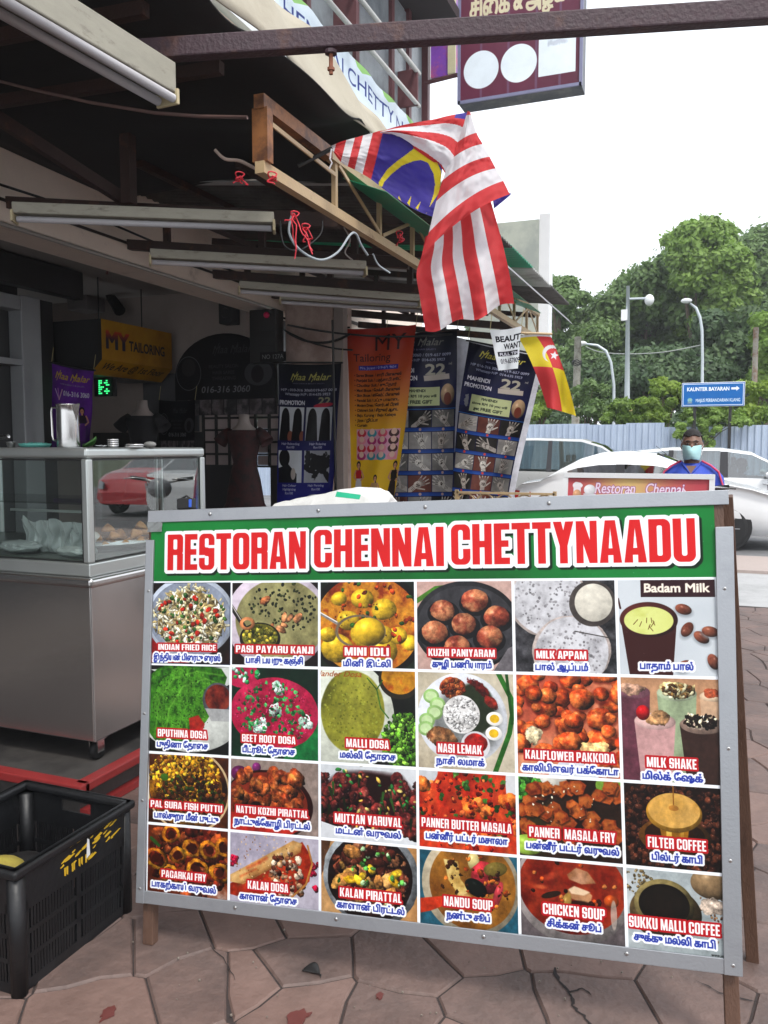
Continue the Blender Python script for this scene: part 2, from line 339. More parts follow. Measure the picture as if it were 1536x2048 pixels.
def impact(t,h,w=None,gap=.05,pad=0):
    tot=sum(IMP[c][0]+gap for c in t)-gap; sx=(w/(tot*h)) if w else 1.
    Wd=int(tot*h*sx)+2*pad+2; Hh=int(h)+2*pad; M=np.zeros((Hh,Wd),np.float32); x=0
    Y,X=np.mgrid[0:Hh,0:Wd].astype(np.float32); Y=1-(Y+.5-pad)/h; X=(X+.5-pad)/(h*sx)
    for c in t:
        wd,add,cut=IMP[c]; a=max(0,int((x-.06)*h*sx)+pad-2); b=min(Wd,int((x+wd+.08)*h*sx)+pad+3); XX=X[:,a:b]-x; YY=Y[:,a:b]
        if add:
            d=np.full(XX.shape,9.,np.float32)
            for k in add: d=np.minimum(d,_b(XX,YY,*k[1:]) if k[0]=='b' else _p(XX,YY,k[1]))
            for k in cut: d=np.maximum(d,-(_b(XX,YY,*k[1:]) if k[0]=='b' else _p(XX,YY,k[1])))
            M[:,a:b]=np.maximum(M[:,a:b],np.clip(.5-d*h,0,1))
        x+=wd+gap
    return M
# glyph outlines of Blender's own built-in font, turned into masks (Tamil vowel signs are put in written order first)
_tc=bpy.data.curves.new('lettering','FONT'); _to=bpy.data.objects.new('lettering',_tc); C.objects.link(_to); _tc.resolution_u=3
def tamil(t):
    o=[]
    for c in t:
        if c in 'ெேை' and o: o.insert(len(o)-1,c)
        elif c in 'ொோ' and o: o.insert(len(o)-1,'ெ' if c=='ொ' else 'ே'); o.append('ா')
        else: o.append(c)
    return ''.join(o)
def glyphs(t,h,w=None,shear=0.,bold=0.,pad=4,sp=1.):
    """mask of text; h = pixel height of the cap line, w = forced width"""
    _tc.body=tamil(t); _tc.offset=.006 if (bold>0 and any(ord(c)>0xB80 for c in t)) else 0.; _tc.shear=shear; _tc.space_character=sp
    bpy.context.view_layer.update(); me=_to.evaluated_get(bpy.context.evaluated_depsgraph_get()).to_mesh()
    n=len(me.vertices)
    if n==0: return np.zeros((4,4),np.float32),0
    V=np.empty(n*3,np.float32); me.vertices.foreach_get('co',V); V=V.reshape(-1,3)[:,:2].copy(); me.calc_loop_triangles()
    T=np.empty(len(me.loop_triangles)*3,np.int32); me.loop_triangles.foreach_get('vertices',T); T=T.reshape(-1,3)
    mn=V.min(0); mx_=V.max(0); k=h/.72; sx=k if w is None else w/(mx_[0]-mn[0])
    Wd=int((mx_[0]-mn[0])*sx)+2*pad+2; Hh=int((mx_[1]-mn[1])*k)+2*pad+2; M=np.zeros((Hh,Wd),np.float32)
    P=np.empty_like(V); P[:,0]=(V[:,0]-mn[0])*sx+pad; P[:,1]=(mx_[1]-V[:,1])*k+pad
    for a,b,c in P[T]:
        x0=max(0,int(min(a[0],b[0],c[0])-.5)); x1=min(Wd,int(max(a[0],b[0],c[0]))+2); y0=max(0,int(min(a[1],b[1],c[1])-.5)); y1=min(Hh,int(max(a[1],b[1],c[1]))+2)
        if x1<=x0 or y1<=y0: continue
        X=np.arange(x0,x1)[None,:]+.5; Y=np.arange(y0,y1)[:,None]+.5
        ar=(b[0]-a[0])*(c[1]-a[1])-(b[1]-a[1])*(c[0]-a[0])
        if abs(ar)<1e-6: continue
        s=1 if ar>0 else -1; e=.25
        d=np.ones((y1-y0,x1-x0),bool)
        for p,q in((a,b),(b,c),(c,a)):
            L=math.hypot(q[0]-p[0],q[1]-p[1])+1e-6; d&=(s*((q[0]-p[0])*(Y-p[1])-(q[1]-p[1])*(X-p[0]))/L>-e)
        M[y0:y1,x0:x1]=np.maximum(M[y0:y1,x0:x1],d)
    if bold>0:
        r=bold*k*1.1; n=int(math.ceil(r)); M=np.maximum(dil(M,n-1),dil(M,n)*(r-n+1))
    return blur(M,1),(mx_[1])*k   # second: baseline offset below top
def text(cv,t,x,y,h,col,w=None,anchor='l',shear=0.,bold=0.,outl=None,sp=1.,al=1.,rotfn=None):
    """x,y = left/centre, top of cap"""
    m,bl=glyphs(t,h,w,shear,bold,pad=4+(outl[1] if outl else 0),sp=sp); p=4+(outl[1] if outl else 0)
    X=x-p if anchor=='l' else x-m.shape[1]/2 if anchor=='c' else x-m.shape[1]+p
    Y=y+h-bl-p
    if outl: cv.mask(dil(m,outl[1]),int(X),int(Y),outl[0])
    cv.mask(m,int(X),int(Y),col,al); return m.shape[1]-2*p
def itext(cv,t,x,y,h,col,w=None,anchor='l',outl=None,gap=.05,shadow=None):
    p=(outl[1] if outl else 0)+2; m=impact(t,h,w,gap,pad=p)
    X=x-p if anchor=='l' else x-m.shape[1]/2; Y=y-p
    if shadow: cv.mask(blur(dil(m,outl[1] if outl else 0),6)*.75,int(X+shadow),int(Y+shadow),(0,0,0))
    if outl: cv.mask(dil(m,outl[1]),int(X),int(Y),outl[0])
    cv.mask(m,int(X),int(Y),col)
# ------------------------------------------------------------------ the menu print
PPM=1300.; PU0,PU1,PV0,PV1=.010,1.588,.034,1.110
def make_menu():
    cv=Canvas(int((PU1-PU0)*PPM),int((PV1-PV0)*PPM),(.97,.98,1)); r=np.random.RandomState(3)
    ux=lambda u:(u-PU0)*PPM; vy=lambda v:(v-PV0)*PPM
    W_,H_=cv.w,cv.h
    cv.noise(0,0,W_,vy(.211),['0b5a22','107a32','15863a'],.25,3)
    itext(cv,'RESTORAN',ux(.067),vy(.074),138,hexc('d4191c'),w=576,gap=.055,outl=((.95,.95,.97),13),shadow=8)
    itext(cv,'CHENNAI',ux(.535),vy(.071),138,hexc('d4191c'),w=486,gap=.055,outl=((.95,.95,.97),13),shadow=8)
    itext(cv,'CHETTYNAADU',ux(.929),vy(.067),140,hexc('d4191c'),w=798,gap=.055,outl=((.95,.95,.97),13),shadow=8)
    cu=[.010,.277,.551,.829,1.092,1.351,1.588]; rv=[.214,.455,.712,.915,1.110]
    def cell(i,j):
        x0,x1,y0,y1=ux(cu[i])+5,ux(cu[i+1])-5,vy(rv[j])+5,vy(rv[j+1])-5
        cv.rect(x0-2,y0-2,x1+2,y1+2,(.05,.08,.2)); cv.clip=(int(x0),int(y0),int(x1),int(y1)); w,h=x1-x0,y1-y0
        class K: pass
        k=K(); k.w,k.h,k.x0,k.y0,k.x1,k.y1=w,h,x0,y0,x1,y1
        k.X=lambda a:x0+a*w; k.Y=lambda b:y0+b*h
        def E(cx,cy,rx,ry,col='fff',**kw):
            if isinstance(col,str): col=hexc(col)
            cv.ell(k.X(cx),k.Y(cy),rx*w,ry*w,col,**kw)
        k.E=E
        k.bg=lambda pal,ps=1.,seed=0,**kw: cv.noise(x0,y0,x1,y1,pal,ps,seed,**kw)
        k.S=lambda n,cx,cy,rx,ry,sz,cols,**kw: cv.scat(n,k.X(cx),k.Y(cy),rx*w,ry*w,sz*w,[hexc(c) for c in cols],**kw)
        k.L=lambda pts,wd,col,**kw: cv.line([(k.X(a),k.Y(b)) for a,b in pts],wd*w,hexc(col),**kw)
        k.P=lambda pts,col='ffffff',**kw: cv.poly([(k.X(a),k.Y(b)) for a,b in pts],hexc(col),**kw)
        return k
    def food(k,cx,cy,rx,ry,pal,ps=5,seed=0,edge=.08,**kw): k.E(cx,cy,rx,ry,'000000',pal=pal,ps=ps,seed=seed,edge=edge,soft=2,shade=.25,**kw)
    def crumb(k,n,cx,cy,rx,ry,sz,cols,asp=1.3,**kw): k.S(n,cx,cy,rx,ry,sz,cols,asp=asp,**kw)
    def grade(k):
        W=cv.win(k.x0,k.y0,k.x1,k.y1); v=np.clip(cv.a[W[0],W[1]],0,1)**1.12; lum=v.mean(2); n=1+(.07*nz(W[2],W[3],6,1,k.x0)+.05*nz(W[2],W[3],17,0,k.y0))*np.clip(1.5-1.6*lum,0,1); cv.a[W[0],W[1]]=v*n[...,None]
    def names(k,en,ta,ey=.765,ec=.5,ew=.72,tw=None,h=25,ty=None):
        grade(k)
        m=k.X(ec); itext(cv,en,m,k.Y(ey),h,(.98,.96,.96),w=ew*k.w,anchor='c',outl=(hexc('b5121b'),6),gap=.06)
        text(cv,ta,m,k.Y(ey)+h+16 if ty is None else k.Y(ty),22,hexc('1b2f9a'),w=(tw or ew)*k.w,anchor='c',bold=.022,outl=((.97,.98,1),6))
    # row 0
    k=cell(0,0); k.bg(['0a0706','1c0f0c','3a120f'],.6,1); k.P([(0,.55),(.35,.8),(.5,1.0),(0,1.0)],'8f1416'); k.E(.5,.42,.56,.46,'c9d2e0',shade=.2); k.E(.5,.43,.52,.42,'8d95a5')
    food(k,.5,.44,.5,.4,['4a3a22','8a7548','c9b98a','7e6a3c'],8,2)
    crumb(k,420,.5,.44,.47,.37,.011,['e3dcc0','cfc294','f2eeda','bda873'],asp=3.2,seed=1); crumb(k,55,.5,.44,.44,.34,.018,['2c4f24','1f3a18','436b2f'],seed=2); crumb(k,28,.5,.44,.42,.32,.022,['c2331f','a62417'],seed=3)
    names(k,'INDIAN FRIED RICE','இந்தியன் பிரைடு ரைஸ்',ew=.73,tw=.84,h=22,ec=.47)
    k=cell(1,0); k.bg(['160d0c','2b1a17'],.6,2); k.E(.52,.45,.6,.52,'cfc3cf',shade=.15); k.E(.56,.46,.52,.44,'8a8558',pal=['76704a','8f8a5f','a5a070'],ps=1.5,soft=3)
    crumb(k,120,.6,.3,.42,.26,.012,['22291a','39411f','151a10'],seed=4); crumb(k,7,.62,.35,.3,.25,.035,['c98a5e','b87248'],asp=1.6,seed=5)
    k.L([(-.02,.28),(.12,.5),(.2,.62)],.05,'2a2626'); k.L([(-.02,.25),(.1,.45)],.012,'b8b2ac'); k.E(.33,.68,.24,.17,'1c1a12'); k.E(.33,.66,.21,.14,'5b5a1e',pal=['3a3c12','6f6a26','8c8432'],ps=8); crumb(k,80,.33,.66,.19,.11,.016,['6a6b23','8f8a3b','3f4214','b3a13b'],seed=6); k.E(.18,.5,.09,.07,'d98e5c',shade=.4,ring=.45)
    names(k,'PASI PAYARU KANJI','பாசி பயறு கஞ்சி',ew=.9,tw=.66,h=26)
    k=cell(2,0); k.bg(['101510','1d261c','2c4028'],.5,3); k.E(.5,.5,.62,.56,'15100e'); k.E(.5,.5,.56,.5,'9a5a1e',pal=['6e2d10','b2661f','d6962c','8c3413'],ps=3)
    for n,(a,b,s) in enumerate([(.45,.2,.12),(.68,.32,.13),(.3,.45,.12),(.5,.6,.17),(.17,.78,.17),(.66,.8,.17),(.08,.62,.09),(.95,.7,.1),(.82,.62,.1),(.2,.2,.09),(.66,.62,.12)]): k.E(a,b,s,s*.82,'d9b32c',shade=.45,edge=.05,seed=n,soft=3)
    crumb(k,26,.5,.4,.5,.4,.02,['a33a16','c3501c','6d200d'],seed=7); crumb(k,14,.5,.3,.5,.3,.018,['2f5a22'],seed=8); crumb(k,40,.5,.55,.4,.3,.006,['3a1c0c'],seed=9,asp=1)
    k.L([(-.02,.36),(.2,.5)],.03,'8e8a88'); k.L([(-.02,.35),(.18,.47)],.01,'f0f0f0'); k.E(.43,.58,.27,.17,'7b6c58',ring=.12)
    k.E(.52,.58,.17,.14,'e3bc2e',shade=.45,soft=3)
    names(k,'MINI IDLI','மினி இட்லி',ew=.47,tw=.5,h=29)
    k=cell(3,0); k.bg(['b08a82','c9aaa0','dcc6bd'],.3,4); k.L([(0,.22),(.2,.08),(.45,.05)],.05,'4c7a2a'); k.E(.52,.5,.56,.46,'2b2a2d',shade=.3); k.E(.52,.51,.52,.42,'3d3c40')
    for n,(a,b) in enumerate([(.62,.22),(.28,.33),(.84,.4),(.5,.48),(.18,.58),(.76,.63),(.42,.74)]): k.E(a,b+.03,.17,.13,'151417'); k.E(a,b,.135,.115,'8a3f2c',pal=['6f2c20','9a4a35','c88a62','b06445'],ps=4,shade=.4,edge=.07,seed=n)
    k.P([(.8,1),(.95,.75),(1,.72),(1,1)],'6f6a6e')
    names(k,'KUZHI PANIYARAM','குழி பணியாரம்',ew=.7,tw=.62,h=25,ec=.47)
    k=cell(4,0); k.bg(['1a1a1d','3b3a3e','565559'],9,5)
    def lace(cx,cy,s,sd):
        k.E(cx,cy,s,s*.94,'b9aca6',edge=.04,seed=sd,shade=.1); k.E(cx,cy,s*.93,s*.88,'c9c8cc',pal=['aaa9ad','cbcace','d9d9dd'],ps=6,edge=.03,seed=sd)
        crumb(k,130,cx,cy,s*.85,s*.75,.011,['8f8d90','7d7b7e','a19fa2'],asp=1,seed=sd,shade=0)
    lace(.35,.22,.42,3); lace(.55,.78,.4,4); k.E(.78,.25,.23,.23,'4a4340',ring=.0); k.E(.79,.24,.185,.19,'d8d3c6',shade=.08); k.L([(.6,.55),(.95,.62)],.01,'3c3735')
    names(k,'MILK APPAM','பால் ஆப்பம்',ew=.5,tw=.52,h=26,ec=.46)
    k=cell(5,0); k.bg(['b9c0c6','cdd3d8','dce1e5'],.25,6)
    for n,(a,b,q) in enumerate([(.67,.31,.3),(.7,.52,-1),(.84,.6,.6),(.93,.54,.2),(.95,.85,1.2),(.66,.9,-.5)]): k.E(a,b+.02,.095,.06,'7c8288',rot=q,soft=9,al=.7); k.E(a,b,.085,.055,'6a3524',rot=q,shade=.5,pal=['4c2117','7b4230','9a5c42'],ps=5)
    k.P([(.02,.42),(.6,.42),(.54,1.02),(.1,1.02)],'35110f'); k.E(.31,.42,.3,.19,'4a1a17',shade=.4); k.E(.31,.43,.255,.15,'c9cf74',pal=['c2c763','d6dc86','cfd47a'],ps=2); k.L([(.02,.3),(0,.2)],.02,'35110f')
    for n in range(8): a=r.rand()*.3+.16; b=.4+r.rand()*.1; k.L([(a,b),(a+r.rand()*.1-.05,b+.05)],.008,'5e3a10')
    cv.rect(k.X(.24),k.Y(-.01),k.X(.99),k.Y(.18),hexc('2c1015')); text(cv,'Badam Milk',k.X(.61),k.Y(.035),28,hexc('f3ead9'),w=k.w*.66,anchor='c',bold=.03)
    text(cv,'பாதாம் பால்',k.X(.48),k.Y(.87),22,hexc('1b2f9a'),w=k.w*.54,anchor='c',bold=.022,outl=((.97,.98,1),6))
    # row 1
    k=cell(0,1); k.bg(['0b0b0a','171614'],1,7); k.E(.5,.55,.66,.42,'d5d8d2',shade=.1); k.P([(0,.05),(1,.0),(1,.2),(.8,.3)],'ccd0cc'); k.P([(0,.12),(.12,.02),(.5,-.02),(.9,.02),(.97,.12),(.9,.35),(.72,.62),(.5,.9),(.3,.98),(.12,.9),(0,.62)],'2f6a14',pal=['173a0a','2f6a14','4a8a22'],ps=9,soft=3); k.E(.32,.45,.38,.48,'3f7c1a',pal=['173a0a','2f6a14','4a8a22','1f4a0e'],ps=7,edge=.05,rot=.3); k.E(.45,.4,.36,.4,'4c8c22',pal=['1f4a0c','3f7c1c','5a9a2c','2a5c12'],ps=10,edge=.05,rot=.7,seed=4); k.L([(.08,.75),(.12,.4),(.3,.15),(.6,.06),(.92,.1)],.02,'6fae3c',al=.55,soft=5); k.L([(.2,.85),(.25,.5),(.42,.24),(.7,.14),(.9,.2)],.016,'86c44e',al=.5,soft=5); crumb(k,200,.42,.42,.38,.4,.006,['24520f','1f480c'],asp=1,seed=31,shade=0,edge=.4); crumb(k,60,.45,.38,.4,.36,.006,['5a9a30','6aa83c'],seed=32,shade=0,edge=.4); k.P([(.5,.6),(.62,.56),(.7,.66),(.66,.78),(.52,.8)],'b0181b',al=.85,soft=4)
    k.E(.86,.38,.19,.19,'55565a'); k.E(.86,.36,.16,.15,'5a1a14',pal=['35100c','6e2218','8b3a28'],ps=7); k.P([(.7,.48),(1,.48),(1,.62),(.78,.62)],'a7a8a8')
    names(k,'BPUTHINA DOSA','புதினா தோசை',ew=.62,tw=.64,h=28,ec=.42,ey=.74)
    k=cell(1,1); k.bg(['04130c','0a2d1c','12573a'],.5,8); k.P([(.6,1),(1,.6),(1,1)],'16713a'); k.E(.12,.08,.2,.14,'b31f4d'); k.E(.5,.5,.5,.37,'a61640',pal=['86102f','b01a47','c52a58'],ps=3,edge=.02)
    crumb(k,80,.5,.5,.45,.33,.008,['7c0c2c'],seed=2,asp=1)
    for n,(a,b) in enumerate([(.55,.22),(.52,.47),(.35,.63),(.86,.6)]): crumb(k,16,a,b,.05,.055,.028,['b9d6c8','d3e6dc','a3c4b4'],seed=40+n,edge=.4,shade=.35)
    crumb(k,170,.5,.5,.42,.33,.012,['1d6b33','2f8a46','14502a','4aa860'],seed=5,edge=.5,shade=.2); crumb(k,200,.5,.5,.46,.34,.006,['d8487a','8a0f38'],seed=45,shade=0); crumb(k,20,.15,.07,.16,.1,.02,['2c8a4c','b9d6c8'],seed=6)
    names(k,'BEET ROOT DOSA','பீட்ரூட் தோசை',ew=.62,tw=.6,h=27,ec=.44,ey=.75)
    k=cell(2,1); k.bg(['0a0b09','171a14'],1,9); k.E(.28,.5,.5,.56,'d5d9cc',shade=.1); k.E(.34,.45,.33,.4,'7f7f22',pal=['62621a','85852a','9a983a'],ps=1.4,edge=.02,soft=4); k.E(.84,.08,.22,.2,'2a2419'); k.E(.84,.06,.19,.17,'b57d18',pal=['94600f','c28b22','a34a12'],ps=4)
    k.L([(.5,.08),(.6,.2),(.66,.1)],.012,'2f5a1c'); k.L([(.6,.2),(.64,.4),(.72,.5)],.014,'47742b')
    crumb(k,160,.34,.45,.3,.37,.007,['9aa040','6a6c1c'],seed=50,shade=0); crumb(k,420,.87,.75,.22,.28,.015,['3f6a1c','5a8a2a','2c4f14','79a83f'],seed=7,edge=.4); text(cv,'Coriander Dosa',k.X(-.16),k.Y(.01),20,hexc('9a4a1c'),w=k.w*.6,shear=.3)
    names(k,'MALLI DOSA','மல்லி தோசை',ew=.45,tw=.58,h=29,ec=.5,ey=.74)
    k=cell(3,1); k.bg(['a89c86','bdb29c','cfc6b2'],.8,10); k.L([(.85,0),(1,.3),(.95,.6),(.8,1)],.05,'2c6a22'); k.L([(.93,0),(.98,.5)],.03,'1e5218'); k.E(.46,.47,.47,.46,'e3e6ec',shade=.1); k.E(.5,.5,.36,.36,'20221b',al=.5,soft=30)
    k.E(.6,.36,.2,.26,'1f2a14',soft=8,al=.9); food(k,.37,.15,.13,.1,['8a3a1c','a85a30'],4,3); crumb(k,70,.37,.16,.12,.09,.02,['8f4020','b0683a','6f2a14'],asp=1,seed=3)
    food(k,.66,.14,.2,.1,['2a0a0a','5a1412','7a201a'],5,5,.2,rot=.7); food(k,.78,.3,.1,.05,['6a1a14','8f3324'],5,6,.2,rot=.8)
    for n in range(5): k.E(.14+.07*math.sin(n*1.3),.25+n*.085,.085,.075,'9cc27a',shade=.15); k.E(.14+.07*math.sin(n*1.3),.25+n*.085,.06,.05,'c5dca8')
    k.E(.46,.43,.19,.19,'e6e4e2',pal=['c4c2c0','e4e2e0','f0efee'],ps=6,edge=.03); crumb(k,150,.46,.43,.17,.17,.008,['f6f5f4','cfcdcb','dedcda'],asp=3)
    for a,b in((.8,.46),(.79,.61)): k.E(a,b,.085,.07,'f2f0ec',shade=.1); k.E(a,b,.048,.042,'e0b624')
    food(k,.27,.68,.14,.09,['5a3a24','8a6442','4a2a1a'],5,7,.2); k.E(.6,.74,.15,.14,'d5d3d6'); food(k,.6,.72,.12,.1,['6a1010','a0201a','7f1410'],5,8,.1)
    names(k,'NASI LEMAK','நாசி லமாக்',ew=.46,tw=.5,h=30,ec=.44,ey=.74)
    k=cell(4,1); k.bg(['b8503a','c87a5a','d8a888'],.6,11)
    rr=np.random.RandomState(8)
    for n in range(60):
        a,b,s=rr.rand()*1.1-.05,rr.rand()*.95-.05,.06+.06*rr.rand(); k.E(a,b+.02,s,s*.9,'5a1408',soft=8,al=.6); k.E(a,b,s,s*.85,'b8441c',pal=['8f2c10','c04c20','dc7a3c','b03c18'],ps=5,edge=.12,shade=.55,seed=n)
    k.E(.14,.62,.11,.13,'e8d8b0',shade=.3,edge=.3,seed=4); k.E(.78,.78,.12,.1,'d9b27a',shade=.4,edge=.3,seed=5); k.P([(.3,1),(.45,.82),(.62,.84),(.8,1)],'d3d6de')
    names(k,'KALIFLOWER PAKKODA','காலிபிளவர் பக்கோடா',ew=.88,tw=.94,h=29,ec=.52,ey=.76)
    k=cell(5,1); k.grad(k.x0,k.y0,k.x1,k.y1,0,0) if 0 else None; k.bg(['a87a58','c49a78','d6b596'],.2,12); cv.grad(k.x0,k.Y(.45),k.x1,k.y1,hexc('3a2a38'),hexc('1a1420'))
    def glass(a,b,w_,c0,c1,top):
        k.P([(a-w_,b),(a+w_,b),(a+w_*.72,1.05),(a-w_*.72,1.05)],c0); k.E(a,b,w_,w_*.42,c1,shade=.2); k.E(a,b-.03,w_*.7,w_*.36,top,pal=None,edge=.25,shade=.35)
    glass(.13,.14,.17,'6a3a48','8a5a68','c9a088'); glass(.57,.14,.2,'9aa888','b8c4a6','c9b884'); glass(.93,.16,.13,'c9a88a','e0c6a8','b85a38'); crumb(k,60,.58,.12,.15,.07,.014,['5a3a1c','8a6a3c','e0d8b0'],seed=3,asp=2)
    glass(.34,.42,.21,'c49a98','dcb8b2','c99a6c'); k.E(.22,.34,.07,.08,'b5141c',shade=.4); glass(.81,.44,.22,'3a2620','8a7468','b8a494'); crumb(k,70,.8,.4,.17,.07,.016,['1a100c','2c1c14','e6d8b8'],seed=4,asp=2)
    k.L([(.98,.7),(1,1)],.02,'a8763c')
    names(k,'MILK SHAKE','மில்க் ஷேக்',ew=.5,tw=.6,h=31,ec=.5,ey=.77)
    # row 2
    k=cell(0,2); k.bg(['2a1208','5a2a10','1a0a06'],1.5,13); k.E(.5,.5,.52,.46,'c9b088',ring=.05); food(k,.5,.48,.47,.42,['3a1808','7a4a14','b07a1c','4a200c'],5,3); crumb(k,620,.45,.3,.44,.28,.018,['b8861c','d6a428','8a5a14','5a2c0e','e0b838'],seed=1,edge=.3,shade=.5); crumb(k,300,.55,.6,.42,.24,.019,['4a2410','6f3c18','2a3a14','301408'],seed=2,edge=.3); k.E(.2,.33,.05,.04,'3f6a1e')
    names(k,'PAL SURA FISH PUTTU','பால்சுறா மீன் புட்டு',ew=.9,tw=.8,h=25,ec=.48,ey=.68)
    k=cell(1,2); k.bg(['1a1012','8a7a72','b8aaa0'],.22,14); k.E(.1,.2,.1,.08,'5a1a4a',shade=.4); k.E(.3,.1,.05,.05,'7a2a6a',shade=.4); k.E(.42,.62,.52,.36,'2a0a08'); k.E(.4,.6,.48,.32,'7a2a18')
    rr=np.random.RandomState(4)
    for n in range(60): a,b=.42+.36*(rr.rand()*2-1),.45+.25*(rr.rand()*2-1); k.E(a,b,.085,.06,'8a4424',pal=['4a1a0e','7a3418','a85a2c','c07a38'],ps=4,edge=.2,shade=.55,seed=n,rot=rr.rand()*3)
    k.E(.3,.66,.07,.06,'1a0808'); k.P([(0,.75),(.9,.85),(.7,1),(0,1)],'a8281c')
    names(k,'NATTU KOZHI PIRATTAL','நாட்டுக்கோழி பிரட்டல்',ew=.82,tw=.86,h=26,ec=.48,ey=.66)
    k=cell(2,2); k.bg(['c8ccd0','dfe2e6'],.3,15)
    rr=np.random.RandomState(5); k.P([(0,.3),(.2,.1),(.5,.05),(.85,.1),(1,.35),(1,.85),(.5,.9),(0,.75)],'240a0a',soft=20)
    for n in range(150): a,b=.5+.52*(rr.rand()*2-1),.5+.38*(rr.rand()*2-1); k.E(a,b,.052,.045,'4a1a18',pal=['200808','48181a','6f2c26','8a4a40'],ps=5,edge=.25,shade=.6,seed=n,rot=rr.rand()*3)
    for n in range(16): a,b=rr.rand(),.1+.6*rr.rand(); k.L([(a,b),(a+.08*(rr.rand()-.3),b+.16)],.03,['1c3a14','2f5a22','0f200c'][n%3],w2=.01*k.w)
    crumb(k,40,.5,.4,.5,.35,.012,['c9a84c','e0c878','2f7a3a'],seed=6,asp=2); k.P([(0,.78),(.5,.95),(.8,1.05),(0,1.05)],'d3d6da')
    names(k,'MUTTAN VARUVAL','மட்டன் வருவல்',ew=.7,tw=.68,h=31,ec=.5,ey=.66)
    k=cell(3,2); k.bg(['9a1c10','b83018','d05028','8a160c'],1.6,16); cv.noise(k.x0,k.y0,k.x1,k.y1,['7a1008','c84020','e06a30'],6,3,al=.45); k.E(0,0,.2,.16,'c9ccd0'); k.E(1,.1,.1,.3,'d5d6d8')
    rr=np.random.RandomState(6)
    for n in range(13): a,b=rr.rand(),.1+.7*rr.rand(); k.E(a,b,.075,.065,'d0641c',pal=['a83c14','d8702c','e89048'],ps=3,edge=.18,shade=.4,seed=n,rot=rr.rand())
    crumb(k,50,.5,.45,.5,.4,.018,['2f5a22','1f4418','4a7a34'],seed=7,edge=.5,shade=.2); crumb(k,120,.5,.5,.5,.42,.016,['7a1008','d04820','5a0c06','e07038'],seed=9,edge=.4)
    names(k,'PANNER BUTTER MASALA','பன்னீர் பட்டர் மசாலா',ew=.93,tw=.84,h=31,ec=.49,ey=.62)
    k=cell(4,2); k.bg(['16100c','2f1c12','3c5a24'],.8,17); k.E(.3,.02,.18,.12,'d9d6cc',shade=.2); k.E(.9,.05,.14,.1,'7aa03c'); crumb(k,30,.08,.12,.12,.15,.035,['2f6a22','4a8a34'],seed=3,edge=.4)
    rr=np.random.RandomState(9)
    for n in range(46):
        a,b,s,q=.5+.48*(rr.rand()*2-1),.42+.36*(rr.rand()*2-1),.075+.02*rr.rand(),rr.rand()*3
        pts=[(a+s*math.cos(q+t)*(1 if i%2 else .85),b+s*1.1*math.sin(q+t)) for i,t in enumerate((.3,1.2,2.0,3.4,4.4,5.3))]; k.P([(x+.01,y+.02) for x,y in pts],'120806',al=.6,soft=6); k.P(pts,'9a4418',pal=['5a1c0c','8f3c18','b8622a','3a1208'],ps=5,seed=n,soft=4); k.E(a-.01,b-.02,s*.5,s*.35,'c87a38',al=.5,soft=9)
    k.E(.08,.86,.16,.1,'9ab84a',shade=.3); crumb(k,25,.5,.4,.4,.3,.006,['f0e6c8'],seed=5,asp=2)
    names(k,'PANNER  MASALA FRY','பன்னீர் பட்டர் வருவல்',ew=.84,tw=.9,h=32,ec=.52,ey=.63)
    k=cell(5,2); k.bg(['120806','22100a'],1,18); crumb(k,520,.5,.5,.56,.56,.024,['3a1c12','4a2618','2a120a','5a3020'],asp=1.4,seed=2,shade=.6); k.E(.5,.62,.36,.2,'6a4214',shade=.5); k.E(.5,.6,.3,.16,'2a1606',shade=.2); k.P([(.33,.3),(.67,.3),(.62,.72),(.38,.72)],'9a6a14',soft=3); cv.grad(k.X(.42),k.Y(.4),k.X(.47),k.Y(.7),hexc('f0d878'),hexc('c9983c')); cv.grad(k.X(.56),k.Y(.4),k.X(.59),k.Y(.7),hexc('e0b850'),hexc('9a6a20'))
    k.E(.5,.33,.28,.2,'b8882c',shade=.3); k.E(.5,.3,.26,.18,'c99a48',pal=['b8883c','d4a85c','c4984a'],ps=1.5); k.L([(.5,-.02),(.5,.25)],.012,'8a5a1c'); k.E(.5,.27,.05,.03,'a87430')
    names(k,'FILTER COFFEE','பில்டர் காபி',ew=.58,tw=.5,h=32,ec=.52,ey=.64)
    # row 3
    k=cell(0,3); k.bg(['2a0e08','5a2410','7a3416','c9c0bc'],.9,19)
    rr=np.random.RandomState(12); crumb(k,150,.5,.45,.5,.42,.05,['5a1c10','7a2c18','8f4420','3a100a'],seed=4,edge=.3)
    for n,(a,b) in enumerate([(.3,.12),(.55,.3),(.38,.42),(.62,.6),(.9,.62),(.25,.7),(.78,.3),(.95,.25),(.1,.5)]): k.E(a,b,.12,.1,'b87818',ring=.36,edge=.15,shade=.4,seed=n,soft=3,pal=['7a3a10','b8781c','d8a02c'],ps=6); k.E(a,b,.05,.045,'3a1208',soft=4)
    k.L([(.04,.2),(.14,.3)],.04,'2f5a22')
    names(k,'PAGARKAI FRY','பாகற்காய் வருவல்',ew=.56,tw=.8,h=26,ec=.46,ey=.66)
    k=cell(1,3); k.bg(['9a94a6','b4aebc','c4bfca'],.3,20); crumb(k,12,.04,.4,.05,.06,.02,['a8143c'],seed=1); crumb(k,12,.96,.5,.04,.2,.02,['a8143c'],seed=2)
